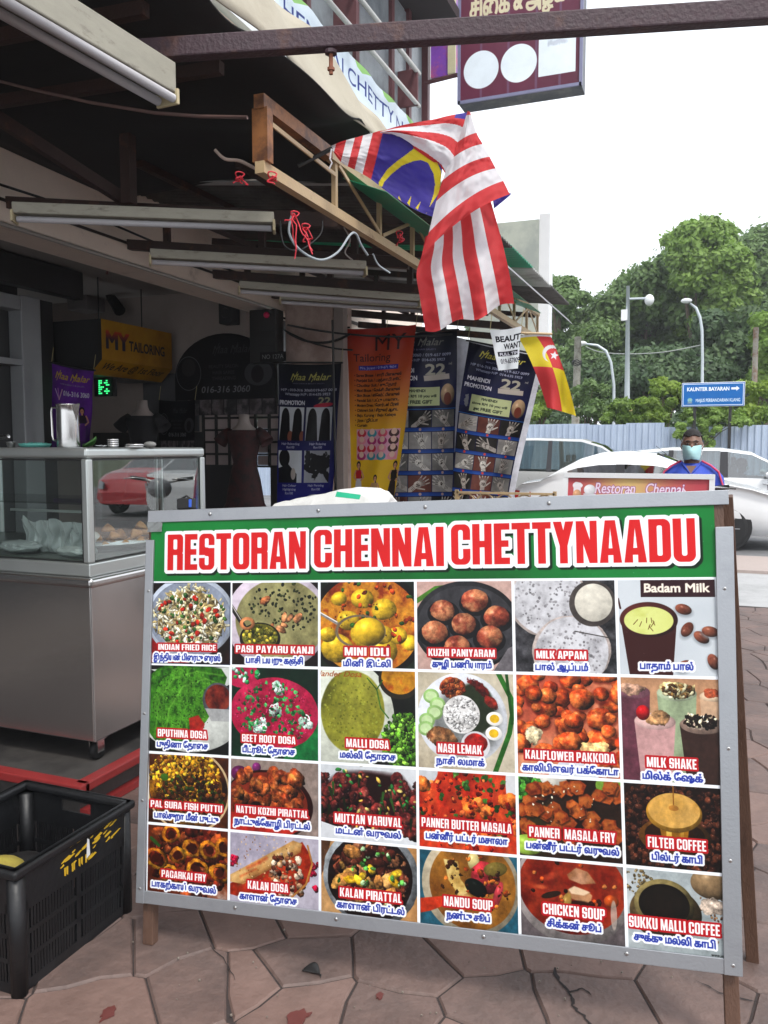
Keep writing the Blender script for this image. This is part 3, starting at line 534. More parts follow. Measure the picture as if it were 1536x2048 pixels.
    k.P([(.82,.05),(.92,.25),(.9,.6),(.7,.85),(.35,.98),(0,.9),(0,.75)],'a83014',pal=['7a1c0c','a83014','c0441c'],ps=4,soft=3); k.P([(0,.62),(.72,.04),(.82,.08),(.8,.2),(.15,.74),(.0,.72)],'b88850',pal=['a87440','c49a60','d0a870'],ps=2,soft=3); k.L([(.02,.66),(.78,.09)],.03,'dcbc84',al=.55,soft=14); k.L([(.1,.755),(.8,.2)],.035,'7a4a24',al=.6,soft=12); crumb(k,90,.4,.38,.36,.3,.006,['8f5a2c','e0c090'],seed=60,shade=0); k.L([(.2,.5),(.34,.4),(.42,.33)],.035,'b84420',al=.55,soft=9); k.L([(.12,.63),(.3,.5)],.02,'b84420',al=.5,soft=7)
    crumb(k,90,.66,.55,.2,.24,.02,['8a5a3c','b08a6a','5a2a1c','c9b09a'],seed=5,edge=.3); k.L([(.88,.1),(.93,.35),(.86,.65),(.68,.88)],.02,'b88040')
    names(k,'KALAN DOSA','காளான் தோசை',ew=.46,tw=.64,h=29,ec=.44,ey=.68)
    k=cell(2,3); k.bg(['a87a48','b88a58','c49a68'],.4,21); k.P([(0,0),(.1,0),(.06,.3),(0,.5)],'5a3c28')
    k.E(.52,.46,.48,.46,'8f9498',edge=.04,shade=.3); k.E(.52,.46,.43,.41,'1a0e0c',edge=.04); crumb(k,190,.52,.46,.38,.34,.04,['4a2018','2a100c','6f3a28','8a5a3c','3a1a14'],seed=3,edge=.35,shade=.6); crumb(k,14,.5,.45,.36,.3,.045,['b88a48','c99a5c','a8743c'],seed=4,edge=.25,asp=1.5); crumb(k,8,.5,.35,.3,.3,.04,['c9a01c','d8b42c'],seed=6,asp=1.8); crumb(k,30,.52,.46,.36,.32,.018,['2f6a2c','5a9a4a','a8c89a'],seed=7,edge=.4)
    names(k,'KALAN PIRATTAL','காளான் பிரட்டல்',ew=.64,tw=.7,h=30,ec=.52,ey=.64)
    k=cell(3,3); k.bg(['1c4a5a','2a6478','34788a'],.5,22); k.E(.52,.42,.5,.5,'b8ac94',shade=.2); k.E(.54,.42,.44,.44,'7a4a18',pal=['5a300e','8a5a20','a8742c'],ps=1.6)
    k.P([(.25,.1),(.4,.12),(.42,.35),(.52,.5),(.42,.6),(.3,.38)],'c9a85c',pal=['9a7434','d8bc74','e8d8a0'],ps=3,soft=4); k.E(.56,.1,.06,.09,'d8c88a',shade=.3); k.E(.68,.32,.13,.15,'a83038',shade=.4,edge=.1); k.E(.78,.18,.12,.07,'7a6a30',shade=.3,rot=-.2); k.E(.58,.45,.12,.08,'0c1410',rot=.5,shade=.3); k.E(.8,.52,.04,.14,'b84048',rot=.3,shade=.4); k.P([(0,.66),(.25,.6),(.3,.7),(.1,.82),(0,.86)],'b8381c',soft=3); crumb(k,60,.55,.45,.36,.32,.015,['8a3a14','c0702c','3a1c0a'],seed=6,edge=.4); k.E(.45,.58,.07,.04,'e0c88a',al=.7,soft=8)
    names(k,'NANDU SOUP','நண்டு சூப்',ew=.5,tw=.44,h=32,ec=.5,ey=.6)
    k=cell(4,3); k.bg(['5a5254','6f6668'],.4,23); k.E(.5,.36,.56,.52,'9a9290',shade=.2); k.E(.5,.33,.52,.44,'6a1408',pal=['4a0c06','7a1c0c','98341a','5a1008'],ps=1.3); k.P([(.46,.16),(.55,.06),(.66,.1),(.74,.24),(.6,.27),(.48,.22)],'8a5a3c',pal=['5a3020','9a6a48','c09070'],ps=4,soft=4); k.P([(.46,.36),(.52,.3),(.66,.35),(.7,.4),(.68,.5),(.56,.49),(.47,.45)],'a87854',pal=['8a5a3a','b88a64'],ps=3,soft=4); k.P([(.47,.35),(.53,.3),(.68,.36),(.62,.41),(.5,.4)],'e0c4a4',soft=4); k.E(.3,.2,.1,.03,'c05030',al=.6,soft=8,rot=-.4); k.E(.2,.35,.06,.02,'d87848',al=.6,soft=6); k.E(.58,.56,.14,.06,'1c0c08',al=.8,soft=6); k.E(.44,.55,.05,.12,'9a7a3c',shade=.4,rot=.3); k.E(.3,.44,.1,.03,'2a1a10',rot=-.3); k.E(.88,.45,.07,.06,'b8501c',shade=.4); k.E(.9,.62,.03,.14,'b8aaa0',al=.8); crumb(k,18,.5,.35,.44,.34,.02,['b84c1c','c97a3c','2a1008'],seed=5)
    names(k,'CHICKEN SOUP','சிக்கன் சூப்',ew=.6,tw=.52,h=34,ec=.52,ey=.56)
    k=cell(5,3); k.bg(['8f9a9c','b4bcbe','ccd2d4'],.4,24); crumb(k,50,.12,.15,.16,.14,.012,['6a5a3c','8a7a58'],seed=3); crumb(k,60,.85,.5,.2,.3,.012,['6a4a34','8a6a4c'],seed=4); k.E(.86,.1,.22,.16,'8a7254',shade=.4); k.E(.88,.38,.16,.08,'c9b8a8',shade=.3,edge=.2); k.E(.38,.52,.36,.28,'5a4a30',shade=.5); k.E(.37,.42,.3,.26,'8a7c50',shade=.5,ring=.2); k.E(.37,.42,.255,.21,'14100c'); k.E(.35,.36,.2,.14,'221a14',al=.6,soft=20)
    names(k,'SUKKU MALLI COFFEE','சுக்கு மல்லி காபி',ew=.9,tw=.8,h=34,ec=.465,ey=.6)
    text(cv,'www.joyost',k.X(.82),k.Y(.96),8,(.1,.1,.1))
    cv.clip=(0,0,cv.w,cv.h)
    for k in (2,): cv.rect(ux(cu[2])-4,vy(.214),ux(cu[2])+4,H_,(.93,.95,.99))
    for k in range(260): cv.ell(r.rand()*W_,r.rand()*H_,1+r.rand()*1.5,1+r.rand()*1.5,(.75,.75,.75),al=.18)
    return cv
# ------------------------------------------------------------------ posters and sign prints
def hand(cv,cx,cy,s,rot,skin,dark,seed=0,spread=1.):
    r=np.random.RandomState(seed); c,sn=math.cos(rot),math.sin(rot); T=lambda x,y:(cx+s*(x*c-y*sn),cy+s*(x*sn+y*c))
    for i,(a,L) in enumerate([(-.42,.62),(-.16,.8),(.06,.86),(.3,.76)]):
        b=(-.24+i*.17,-.3); t=(b[0]+math.sin(a*spread)*L,b[1]-math.cos(a*spread)*L); cv.line([T(*b),T(*t)],s*.16,skin,w2=s*.1); cv.line([T(*b),T((b[0]+t[0])/2,(b[1]+t[1])/2)],s*.06,dark)
    cv.line([T(.28,.2),T(.75,-.25)],s*.17,skin,w2=s*.12); cv.ell(*T(0,0),s*.36,s*.42,skin,rot=rot,soft=1.5,shade=.2); cv.line([T(0,.3),T(.02,1.1)],s*.46,skin)
    for k in range(9): a=r.rand()*6.28; q=r.rand()*.24; cv.ell(*T(math.cos(a)*q,math.sin(a)*q),s*.07,s*.05,dark,rot=r.rand()*3,ring=.4 if k%2 else None,al=.8)
    for k in range(3): cv.line([T(-.2+.1*k,.5+.12*k),T(.2,.42+.14*k)],s*.04,dark,al=.8)
def maa(cv,x,y,h,col,w): text(cv,'Maa Malar',x,y,h,col,w=w,shear=.35,bold=.006,anchor='c'); cv.line([(x-w*.46,y+h*1.25),(x-w*.33,y-h*.25)],h*.09,col); cv.line([(x+w*.02,y+h*1.2),(x+w*.14,y-h*.2)],h*.09,col)
def poster_hair():
    cv=Canvas(330,720,hexc('15172e')); cv.grad(0,0,330,720,hexc('0a0a12'),hexc('22228a')); maa(cv,175,45,34,hexc('b9b45a'),215)
    text(cv,'HAIR SAREE & BEAUTY SALON',165,92,6,hexc('6a6a7a'),w=170,anchor='c')
    text(cv,'H/P : 010-316 3060/019-657 0098',165,122,13,hexc('b8b8c4'),w=300,anchor='c',bold=.01); text(cv,'Whatsapp H/P : 014-635 5923',160,143,13,hexc('b8b8c4'),w=245,anchor='c',bold=.01)
    text(cv,'PROMOTION',8,182,22,hexc('d8d8e0'),w=140,bold=.03); text(cv,'22',255,165,34,hexc('8a8a6a'),w=60,anchor='c',bold=.03); cv.ell(250,205,52,11,hexc('b01c38'),rot=-.1)
    for i,(x0,y0,x1,y1) in enumerate([(8,215,148,385),(160,215,300,385),(8,435,145,600),(158,435,298,600)]):
        cv.noise(x0,y0,x1,y1,['9a9aa2','c2c6cc','dadde2'],.5,i); cv.clip=(x0,y0,x1,y1)
        if i<2:
            for dx in(0,1):
                cx=x0+35+dx*70; cv.ell(cx,y0+60,24,55,hexc('151214')); cv.poly([(cx-24,y0+60),(cx+24,y0+60),(cx+30,y1+5),(cx-34,y1+5)],(.07,.06,.07)); 
                if i==0: cv.ell(cx+30,y1-20,16,30,hexc('8a5040'),soft=2)
        elif i==2: cv.ell(x0+35,y0+40,32,45,hexc('141214')); cv.poly([(x0,y0+90),(x0+60,y0+70),(x0+110,y0+120),(x0+110,y1),(x0,y1)],(.1,.1,.12)); cv.ell(x0+90,y0+120,14,30,hexc('b8aca4'))
        else:
            for k in range(14): cv.ell(x0+20+k*8,y0+30+(k*37%90),14,40,hexc('1c1a1c'),edge=.3,seed=k,rot=k)
        cv.clip=(0,0,330,720)
    for t,x,y in(('Hair Rebonding',78,395),('Rm100',78,413),('Hair Relaxing',230,395),('Rm100',230,413),('Hair Colour',76,608),('Highlighting',76,628),('Rm100',76,648),('Hair Perming',228,608),('Rm100',228,628)): text(cv,t,x,y,12,hexc('c4c4d4'),anchor='c',bold=.01)
    cv.ell(220,700,60,40,hexc('c8c8cc')); cv.ell(222,702,26,34,hexc('2a2220')); return cv
def woman(cv,cx,y,s,dress,skirt,al=1):
    sk=hexc('c98f70'); cv.ell(cx,y+s*.16,s*.16,s*.2,hexc('1c1412')); cv.poly([(cx+s*.05,y+s*.2),(cx+s*.3,y+s*.9),(cx+s*.18,y+s*.9),(cx,y+s*.3)],hexc('1c1412')); cv.ell(cx,y+s*.22,s*.11,s*.15,sk); cv.rect(cx-s*.05,y+s*.32,cx+s*.05,y+s*.48,sk)
    cv.poly([(cx-s*.26,y+s*.46),(cx+s*.26,y+s*.46),(cx+s*.2,y+s*.95),(cx-s*.2,y+s*.95)],dress); cv.poly([(cx-s*.2,y+s*.93),(cx+s*.2,y+s*.93),(cx+s*.34,y+s*2),(cx-s*.34,y+s*2)],skirt)
    cv.line([(cx-s*.24,y+s*.5),(cx-s*.38,y+s*.85),(cx-s*.2,y+s*1.0)],s*.1,sk); cv.line([(cx+s*.24,y+s*.5),(cx+s*.42,y+s*.85),(cx+s*.2,y+s*1.02)],s*.1,sk)
    for q in(-1,1): cv.ell(cx+q*s*.04,y+s*.21,s*.018,s*.01,(.1,.05,.05))
def poster_tailor():
    cv=Canvas(330,900,(1,1,1)); cv.grad(0,0,330,200,hexc('a8281c'),hexc('b84a1c')); cv.grad(0,200,330,520,hexc('b84a1c'),hexc('e0b01c')); cv.grad(0,520,330,900,hexc('e0b01c'),hexc('ecc21e'))
    text(cv,'MY',215,28,78,hexc('2a0c0a'),w=150,anchor='c',bold=-.012); text(cv,'Tailoring',30,118,38,hexc('3a1410'),w=190,bold=-.01); cv.rect(55,176,262,198,hexc('2a248a')); text(cv,'Mrs. Jeyanti / 019-671 9654',158,181,12,hexc('b8b8e8'),w=190,anchor='c')
    L=['Saree Blouse  / சாரி பிளவுஸ்','Punjabi Suit / பஞ்சாபி சூட்','Chuditar Suit / சுடிதார்','Maxi Blouse / மேக்சி பிளவுஸ்','Skirt Blouse / ஸ்கேர்ட் பிளவுஸ்','Pavadai Suit / பட்டு பாவாடை','Modern Dress / மோர்டன் டிரஸ்',"Children's Suit / சிறுவர் ஆடை",'Baju Kurung / Baju Kebaya','Jippa / ஜிப்பா','Curtain']
    for i,t in enumerate(L): text(cv,t,42,216+i*24,13,hexc('2a120a'),w=min(240,9.2*len(t)),bold=.012); cv.ell(33,222+i*24,2.5,2.5,hexc('2a120a'))
    r=np.random.RandomState(2)
    for i in range(4):
        for j in range(4):
            x,y=40+i*66,482+j*37; c=[hexc(h) for h in('c2283c','d8506a','3a8a9a','a82a6a','4a2a2a','e08a9a')][r.randint(6)]; cv.rect(x,y,x+66,y+37,hexc('d89ab0')); cv.ell(x+33,y+20,29,19,c); cv.ell(x+33,y+12,16,15,hexc('e0b8a8')); cv.line([(x+18,y+30),(x+33,y+36),(x+48,y+30)],3,c)
    woman(cv,55,640,88,hexc('b81c28'),hexc('c8c4cc')); woman(cv,180,705,80,hexc('b08a5a'),hexc('c0a070')); woman(cv,300,640,90,hexc('1c1614'),hexc('2a1c1a')); return cv
def poster_mehndi(shade=0):
    cv=Canvas(360,900,hexc('16163e')); cv.grad(0,0,360,330,hexc('0c0c1c'),hexc('1c2058')); maa(cv,180,28,34,hexc('c9c04a') if shade else hexc('7a7a72'),230)
    text(cv,'BEAUTY & HAIR SALON',180,76,8,hexc('7a7a9a'),w=150,anchor='c'); text(cv,'HP 016-316 3060 / 019-657 0099',180,100,14,hexc('b8bcd4'),w=300,anchor='c'); text(cv,'Whatsapp H/P  014-635 5923',180,124,13,hexc('b8bcd4'),w=240,anchor='c')
    text(cv,'MAHENDI',24,168,22,hexc('e8e8f0'),w=125,bold=.03); text(cv,'PROMOTION',14,206,22,hexc('e8e8f0'),w=150,bold=.03); text(cv,'22',255,150,52,hexc('b8b4a4'),w=95,anchor='c',bold=.03); text(cv,'nd',320,146,12,hexc('b8b4a4')); cv.poly([(195,206),(322,200),(324,226),(198,232)],hexc('c8beb4'))
    cv.ell(315,300,34,52,hexc('b89a78'),shade=.4); cv.ell(315,320,18,30,hexc('7a3a2a')); 
    cv.ell(40,300,16,46,hexc('8a8a90'),edge=.3); cv.rect(62,262,276,352,hexc('cdd7a0')); text(cv,'MAHENDI',165,272,13,hexc('1c2a1c'),anchor='c',bold=.015); text(cv,'above RM 10 you will',168,298,13,hexc('1c2a1c'),anchor='c',bold=.015,w=185); text(cv,'get FREE GIFT',165,325,16,hexc('1c2a1c'),anchor='c',bold=.02,w=150)
    cv.rect(0,366,360,370,hexc('2a6ab0'))
    r=np.random.RandomState(3+shade)
    for j in range(5):
        y=374+j*106
        for i in range(3):
            x=8+i*116; g=[hexc('2a2826'),hexc('8a8884'),hexc('a8a4a0'),hexc('6a3a30')][r.randint(4)] ; cv.clip=(x,y,x+112,min(y+82,900)); cv.noise(x,y,x+112,y+82,[tuple(c*.7 for c in g),g,tuple(min(1,c*1.25) for c in g)],1.2,i+j)
            sk=[hexc('d8d4cc'),hexc('b8b0a8'),hexc('c4bab0')][r.randint(3)]; hand(cv,x+56+r.randint(-10,10),y+46,50,r.rand()*2.4-1.2,sk,hexc('2a201c'),seed=i+j*3); cv.clip=(0,0,360,900)
        cv.grad(0,y+84,360,y+102,hexc('1c3a8a'),hexc('2a5ab0'))
        for i in range(3): cv.ell(64+i*116,y+93,7,7,hexc('d84a3a') if shade else hexc('c8a8a0'))
    return cv
def poster_purple():
    cv=Canvas(240,440,hexc('3a1a5a')); cv.noise(0,0,240,440,['1c0c2c','4a2080','6a2a9a','2a1240'],.25,2); maa(cv,120,30,36,hexc('c9a82c'),200); text(cv,'HAIR & BEAUTY & SALON',120,84,8,hexc('8a7a9a'),anchor='c',w=140)
    cv.line([(20,120),(45,170)],5,hexc('c8a8d8')); cv.line([(36,115),(44,170)],5,hexc('b878b8')); cv.line([(62,118),(46,170)],6,hexc('d8a8b8')); text(cv,'016-316 3060',148,120,26,hexc('dcdce4'),w=150,anchor='c',bold=.012); woman(cv,180,200,90,hexc('2a1c2a'),hexc('5a2a7a')); return cv
def sign_tailoring():
    cv=Canvas(640,360,hexc('d09a14')); cv.noise(0,0,640,360,['7c560a','9a6c10','a47a14','88600a'],.4,3)
    text(cv,'MY',135,55,95,hexc('1a1a30'),w=190,anchor='c',bold=.04); m,bl=glyphs('MY',95,190,bold=.04); h=m.shape[0]; m2=m*np.clip(1-np.arange(h)/h*1.7,0,1)[:,None]; cv.mask(m2,int(135-m.shape[1]/2),int(55+95-bl-4),hexc('b83a1c'))
    text(cv,'TAILORING',400,92,55,hexc('1a1a24'),w=330,anchor='c',bold=.02); text(cv,'We Are @ 1st Floor',325,240,62,hexc('1c1612'),w=540,anchor='c',shear=.3,bold=.012); return cv
def sign_round():
    cv=Canvas(560,420,hexc('0c0b0e')); maa(cv,330,60,42,hexc('3a3a3e'),220)
    cv.ell(80,200,72,90,hexc('5a5a5e'),ring=.05); cv.ell(80,170,40,46,hexc('2a282a')); cv.ell(470,210,76,64,hexc('3f3e42')); cv.ell(465,215,34,44,hexc('1c1a1c'))
    for t,y in(('BEAUTY SALON',160),('HAIR SAREE',192),('THREADING',222)): text(cv,t,280,y,17,hexc('3a3a40'),anchor='c',bold=.01)
    text(cv,'016-316 3060',290,270,34,hexc('77777c'),w=270,anchor='c',bold=.01,shear=.15); 
    for k in range(8): cv.noise(k*70,340,k*70+66,420,['4a4648','2a282a','6a6264','3a3234'],2,k)
    return cv
def sign_paper():
    cv=Canvas(200,260,(.93,.95,.97)); text(cv,'BEAUTY',28,42,36,(.1,.1,.14),w=205,bold=.03); text(cv,'WANTED',78,92,36,(.1,.1,.14),w=185,bold=.02); cv.rect(24,142,186,172,(.16,.16,.2)); text(cv,'FULL TIME',40,149,19,(.9,.9,.95),w=175,bold=.03); text(cv,'019-6578098',38,188,32,(.25,.25,.3),w=185,bold=.01); cv.clip=(0,0,200,260); return cv
def sign_banner():
    cv=Canvas(2400,230,(.86,.93,.99)); cv.noise(0,0,2400,230,['dbe9f6','e8f3fc','cfe3f2'],.2,1)
    for k in range(9): x=60+k*280; cv.poly([(x,0),(x+150,0),(x+60,46),(x+20,30)],hexc('9ccf7c')); cv.poly([(x+90,230),(x+250,230),(x+200,200)],hexc('a8d8a0'))
    text(cv,'RESTORAN CHENNAI CHETTY NAADU',1230,70,95,hexc('2f3f8a'),w=2240,anchor='c',bold=.002); return cv
def sign_blue():
    cv=Canvas(620,240,hexc('1669b5')); W=cv.win(0,0,620,240)
    for a,b,c,d in((8,8,612,14),(8,226,612,232),(8,8,14,232),(606,8,612,232)): cv.rect(a,b,c,d,(.92,.95,1))
    text(cv,'KAUNTER BAYARAN',50,44,38,(.95,.97,1),w=420,bold=.03); cv.poly([(490,52),(540,52),(540,38),(572,63),(540,88),(540,74),(490,74)],(.95,.97,1))
    text(cv,'MAJLIS PERBANDARAN KLANG',140,162,34,(.9,.94,.98),w=440,bold=.01); cv.ell(80,176,26,24,hexc('7fb0c8'),ring=.2); cv.poly([(60,170),(80,152),(100,170),(95,190),(65,190)],hexc('9ac8c0')); cv.line([(58,204),(102,204)],5,hexc('d8c878')); cv.line([(80,152),(80,192)],3,hexc('2a5a3a')); return cv
def sign_lightbox():
    cv=Canvas(520,900,hexc('5c2a3c')); cv.noise(0,0,520,900,['4a2030','5e2c3e','6a3448'],.3,2)
    for x in(90,210,330,430): cv.rect(x,0,x+10,900,hexc('7a6a88'),.5)
    text(cv,'சிகை & அழகு',265,475,80,hexc('d8cfae'),w=440,anchor='c',bold=.02); text(cv,'Hair & Beauty',265,590,56,hexc('c8bc9a'),w=420,anchor='c',bold=.02)
    for cx in(95,260): cv.ell(cx,775,78,78,(.93,.97,1),soft=2)
    cv.rect(345,680,500,845,(.93,.97,1)); cv.ell(440,715,40,18,hexc('c8d0dc'),edge=.3,soft=6); return cv
def sign_sheet2():
    cv=Canvas(900,420,hexc('b02038')); cv.noise(0,0,900,420,['a81c34','b82a3a','c24a3a'],.2,4)
    W=cv.win(0,0,900,420); t=np.exp(-((W[2]-400)/260)**2); v=cv.a[W[0],W[1]]; cv.a[W[0],W[1]]=v*(1-t[...,None])+np.array(hexc('d8b064'))*t[...,None]
    text(cv,'Restoran   Chennai',465,26,62,hexc('f0d8ec'),w=560,anchor='c',shear=.2,bold=.012,outl=(hexc('8a2a6a'),3)); cv.line([(400,60),(430,90),(415,104)],7,hexc('f0d8ec')); cv.line([(742,60),(770,90),(757,104)],7,hexc('f0d8ec'))
    cv.ell(68,46,34,22,(.95,.93,.95),edge=.1); cv.rect(44,48,92,86,(.93,.9,.92)); cv.ell(68,100,28,30,hexc('c98f60'),shade=.3); cv.ell(150,70,38,30,(.92,.92,.94),shade=.2); cv.rect(110,92,190,100,(.8,.8,.82))
    text(cv,'Chettynaadu',470,170,70,hexc('f0d8ec'),w=480,anchor='c',shear=.2,bold=.012,outl=(hexc('8a2a6a'),3)); cv.a=cv.a*.86+.14; food=[hexc('8a4a1c'),hexc('c98a2c'),hexc('3f6a22')]
    cv.ell(220,330,110,60,(.9,.9,.9)); cv.scat(80,220,325,80,38,12,food,seed=2); cv.ell(640,330,110,60,(.9,.9,.9)); cv.scat(80,640,325,80,38,12,food,seed=3); return cv
C.objects.unlink(_to) if False else None
# ------------------------------------------------------------------ shared materials
stone=mat('stamped_concrete',(.17,.113,.097),.62,var=.26,scale=5,bump=.5,bs=38,col2=(.088,.064,.058),c2lo=.42,c2hi=.66,c2s=2.6)
stone2=mat('stamped_concrete_worn',(.19,.122,.102),.62,var=.28,scale=6,bump=.5,bs=30,col2=(.12,.04,.035),c2lo=.64,c2hi=.69,c2s=5)
joint=mat('joint_dirt',(.045,.034,.032),.9,var=.3,scale=30,bump=.4)
asph=mat('asphalt',(.2,.2,.205),.85,var=.18,scale=60,bump=.3,bs=140,col2=(.13,.13,.135),c2s=.6)
concw=mat('pale_concrete',(.42,.42,.42),.55,var=.1,scale=5,bump=.2,bs=60,col2=(.25,.25,.25),c2lo=.5,c2hi=.75,c2s=1.5)
concp=mat('pink_kerb',(.4,.33,.3),.7,var=.1,scale=14,bump=.3,bs=80)
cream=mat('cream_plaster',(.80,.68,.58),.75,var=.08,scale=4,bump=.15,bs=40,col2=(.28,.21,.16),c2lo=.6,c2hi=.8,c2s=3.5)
creamd=mat('cream_plaster_shaded',(.3,.25,.225),.8,var=.1,scale=4,bump=.12,bs=30,col2=(.22,.19,.17),c2lo=.55,c2hi=.8,c2s=2)  # darker copy of the cream plaster: the walkway's shade is in the colour
greyc=mat('grey_ceiling',(.36,.34,.32),.8,var=.1,scale=3,bump=.1)
brown=mat('brown_steel',(.035,.016,.012),.5,var=.3,scale=20,bump=.2,bs=90,col2=(.12,.045,.02),c2lo=.55,c2hi=.7,c2s=6)
rust=mat('rusty_steel',(.05,.026,.034),.6,var=.3,scale=30,bump=.45,bs=70,col2=(.13,.055,.03),c2lo=.55,c2hi=.75,c2s=4)
beige=mat('beige_steel',(.5,.36,.2),.5,var=.1,scale=12,bump=.15,bs=60,col2=(.22,.11,.05),c2lo=.6,c2hi=.72,c2s=9)
dark=mat('dark_paint',(.012,.011,.011),.5,var=.3,scale=10)
black=mat('black_rubber',(.01,.01,.011),.6,var=.3,scale=20)
alu=mat('brushed_aluminium',(.36,.375,.4),.45,.7,var=.05,scale=3,bump=.06,bs=160,stretch=(1,1,1),col2=(.28,.295,.32),c2lo=.5,c2hi=.8,c2s=6)
steel=mat('stainless_steel',(.62,.61,.6),.2,.97,var=.05,scale=1.3,bump=.22,bs=3.2,detail=2)
wood=mat('bare_wood',(.11,.058,.038),.6,var=.2,scale=10,bump=.3,bs=40,stretch=(8,8,1.2),col2=(.06,.03,.02),c2lo=.5,c2hi=.72,c2s=4)
white=mat('white_paint',(.75,.76,.77),.5,var=.04,scale=8,col2=(.5,.48,.44),c2lo=.6,c2hi=.85,c2s=5)
redp=mat('red_paint',(.26,.022,.022),.5,var=.2,scale=14,bump=.15,col2=(.15,.03,.028),c2lo=.55,c2hi=.75,c2s=7)
redpl=mat('red_plastic_string',(.65,.03,.05),.45,var=.15)
sheetm=mat('weathered_roof_sheet',(.12,.115,.11),.75,var=.25,scale=9,bump=.2,bs=40,col2=(.04,.036,.034),c2lo=.45,c2hi=.7,c2s=3)
greyfib=mat('grey_fibre_sheet',(.46,.46,.45),.75,var=.12,scale=9,bump=.15,bs=50,col2=(.15,.14,.13),c2lo=.5,c2hi=.8,c2s=3)
# ------------------------------------------------------------------ ground
def flat(name,x0,y0,x1,y1,z,m,th=.1,kind='structure',parent=None):
    o=MB().box(x0,y0,z-th,x1,y1,z).build(name,m,parent); return tag(o,kind=kind) if kind else o
gm=mat('far_ground',(.1,.12,.06),.9,var=.3,scale=2,bump=.3)
flat('ground',-95,12.8,95,95,-.14,gm,.2)
flat('parking_lot',-60,11.75,60,24,-.015,asph,.12)
pav=flat('pavement',-4.2,-4,9,8.2,-.006,joint,.14)
flat('concrete_path',-60,8.2,60,10.35,-.004,concw,.13)
kerb=flat('kerb_strip',-60,10.35,60,11.75,.03,concp,.16)
flat('road',9,-60,40,8.2,-.015,asph,.12)
# stamped flagstones
def voronoi_stones():
    rs=np.random.RandomState(11); sp=.265; pts=[]
    X0,X1,Y0,Y1=-2.3,2.6,.9,8.3
    ny=int((Y1-Y0)/sp)+1; nx=int((X1-X0)/sp)+1
    for j in range(-1,ny+1):
        for i in range(-1,nx+1): pts.append((X0+(i+.5*(j%2))*sp+(rs.rand()-.5)*sp*1.15,Y0+j*sp+(rs.rand()-.5)*sp*1.15))
    P=np.array(pts); cells=[]
    for a,(px,py) in enumerate(pts):
        d=np.hypot(P[:,0]-px,P[:,1]-py); nb=np.argsort(d)[1:14]; poly=[(px-1,py-1),(px+1,py-1),(px+1,py+1),(px-1,py+1)]
        for b in nb:
            mx,my=(P[b]+P[a])/2; nx_,ny_=P[b]-P[a]; o=[]
            for k in range(len(poly)):
                p,q=poly[k],poly[(k+1)%len(poly)]; dp=(p[0]-mx)*nx_+(p[1]-my)*ny_; dq=(q[0]-mx)*nx_+(q[1]-my)*ny_
                if dp<=0: o.append(p)
                if dp*dq<0: t=dp/(dp-dq); o.append((p[0]+t*(q[0]-p[0]),p[1]+t*(q[1]-p[1])))
            poly=o
            if len(poly)<3: break
        if len(poly)<3 or not(X0<px<X1 and Y0<py<8.12): continue
        cells.append(((px,py),[(x,min(y,8.2)) for x,y in poly]))
    return cells
def inset(c,poly,g):
    n=len(poly); out=[]
    for i in range(n):
        p0,p,p1=[Vector(poly[k]) for k in((i-1)%n,i,(i+1)%n)]; a=(p-p0); b=(p1-p)
        if a.length<1e-6 or b.length<1e-6: out.append(tuple(p)); continue
        na=Vector((-a.y,a.x)).normalized(); nb=Vector((-b.y,b.x)).normalized(); m=(na+nb)
        if m.length<1e-3: m=na
        m.normalize(); k=g/max(.35,m.dot(na)); q=p+m*min(k,.05); out.append((q.x,q.y))
    return out
cells=voronoi_stones(); cells.sort(key=lambda c:math.hypot(c[0][0],c[0][1])); rest=MB(); nst=0
for (cx,cy),poly in cells:
    pp=[]
    for i in range(len(poly)):   # wobble each edge
        p,q=Vector(poly[i]),Vector(poly[(i+1)%len(poly)]); L=(q-p).length
        if L<.02: continue
        pp.append(tuple(p))
        if L>.12:
            for t in((.5,) if L<.25 else (.33,.67)):
                m=p.lerp(q,t); key=(p+q); w=mnoise.noise(Vector((m.x*7,m.y*7,3)))*.03; pp.append((m.x+w,m.y-w))
    if len(pp)<3: continue
    z=mnoise.noise(Vector((cx*3,cy*3,9)))*.003; A=inset(0,pp,.002); B=inset(0,pp,.0075); n=len(pp); g=Vector((cx*2,cy*2,0))
    vs=[(x,y,-.02) for x,y in A]+[(x,y,-.007+z) for x,y in A]+[(x,y,.0+z+mnoise.noise(Vector((x*9,y*9,0)))*.002) for x,y in B]
    fs=[(i,(i+1)%n,(i+1)%n+n,i+n) for i in range(n)]+[(i+n,(i+1)%n+n,(i+1)%n+2*n,i+2*n) for i in range(n)]+[tuple(range(2*n,3*n))]
    if nst<300: MB().add(vs,fs).build('paving_stone',stone2 if (nst*7)%3==0 else stone,pav); nst+=1
    else: rest.add(vs,fs)
if rest.v: tag(rest.build('paving_stone_far',stone,pav),kind='stuff')
ck_=MB(); rs=random.Random(6); P0=[(1108,1935),(1118,1962),(1140,1985),(1146,2012),(1166,2030),(1188,2060)]
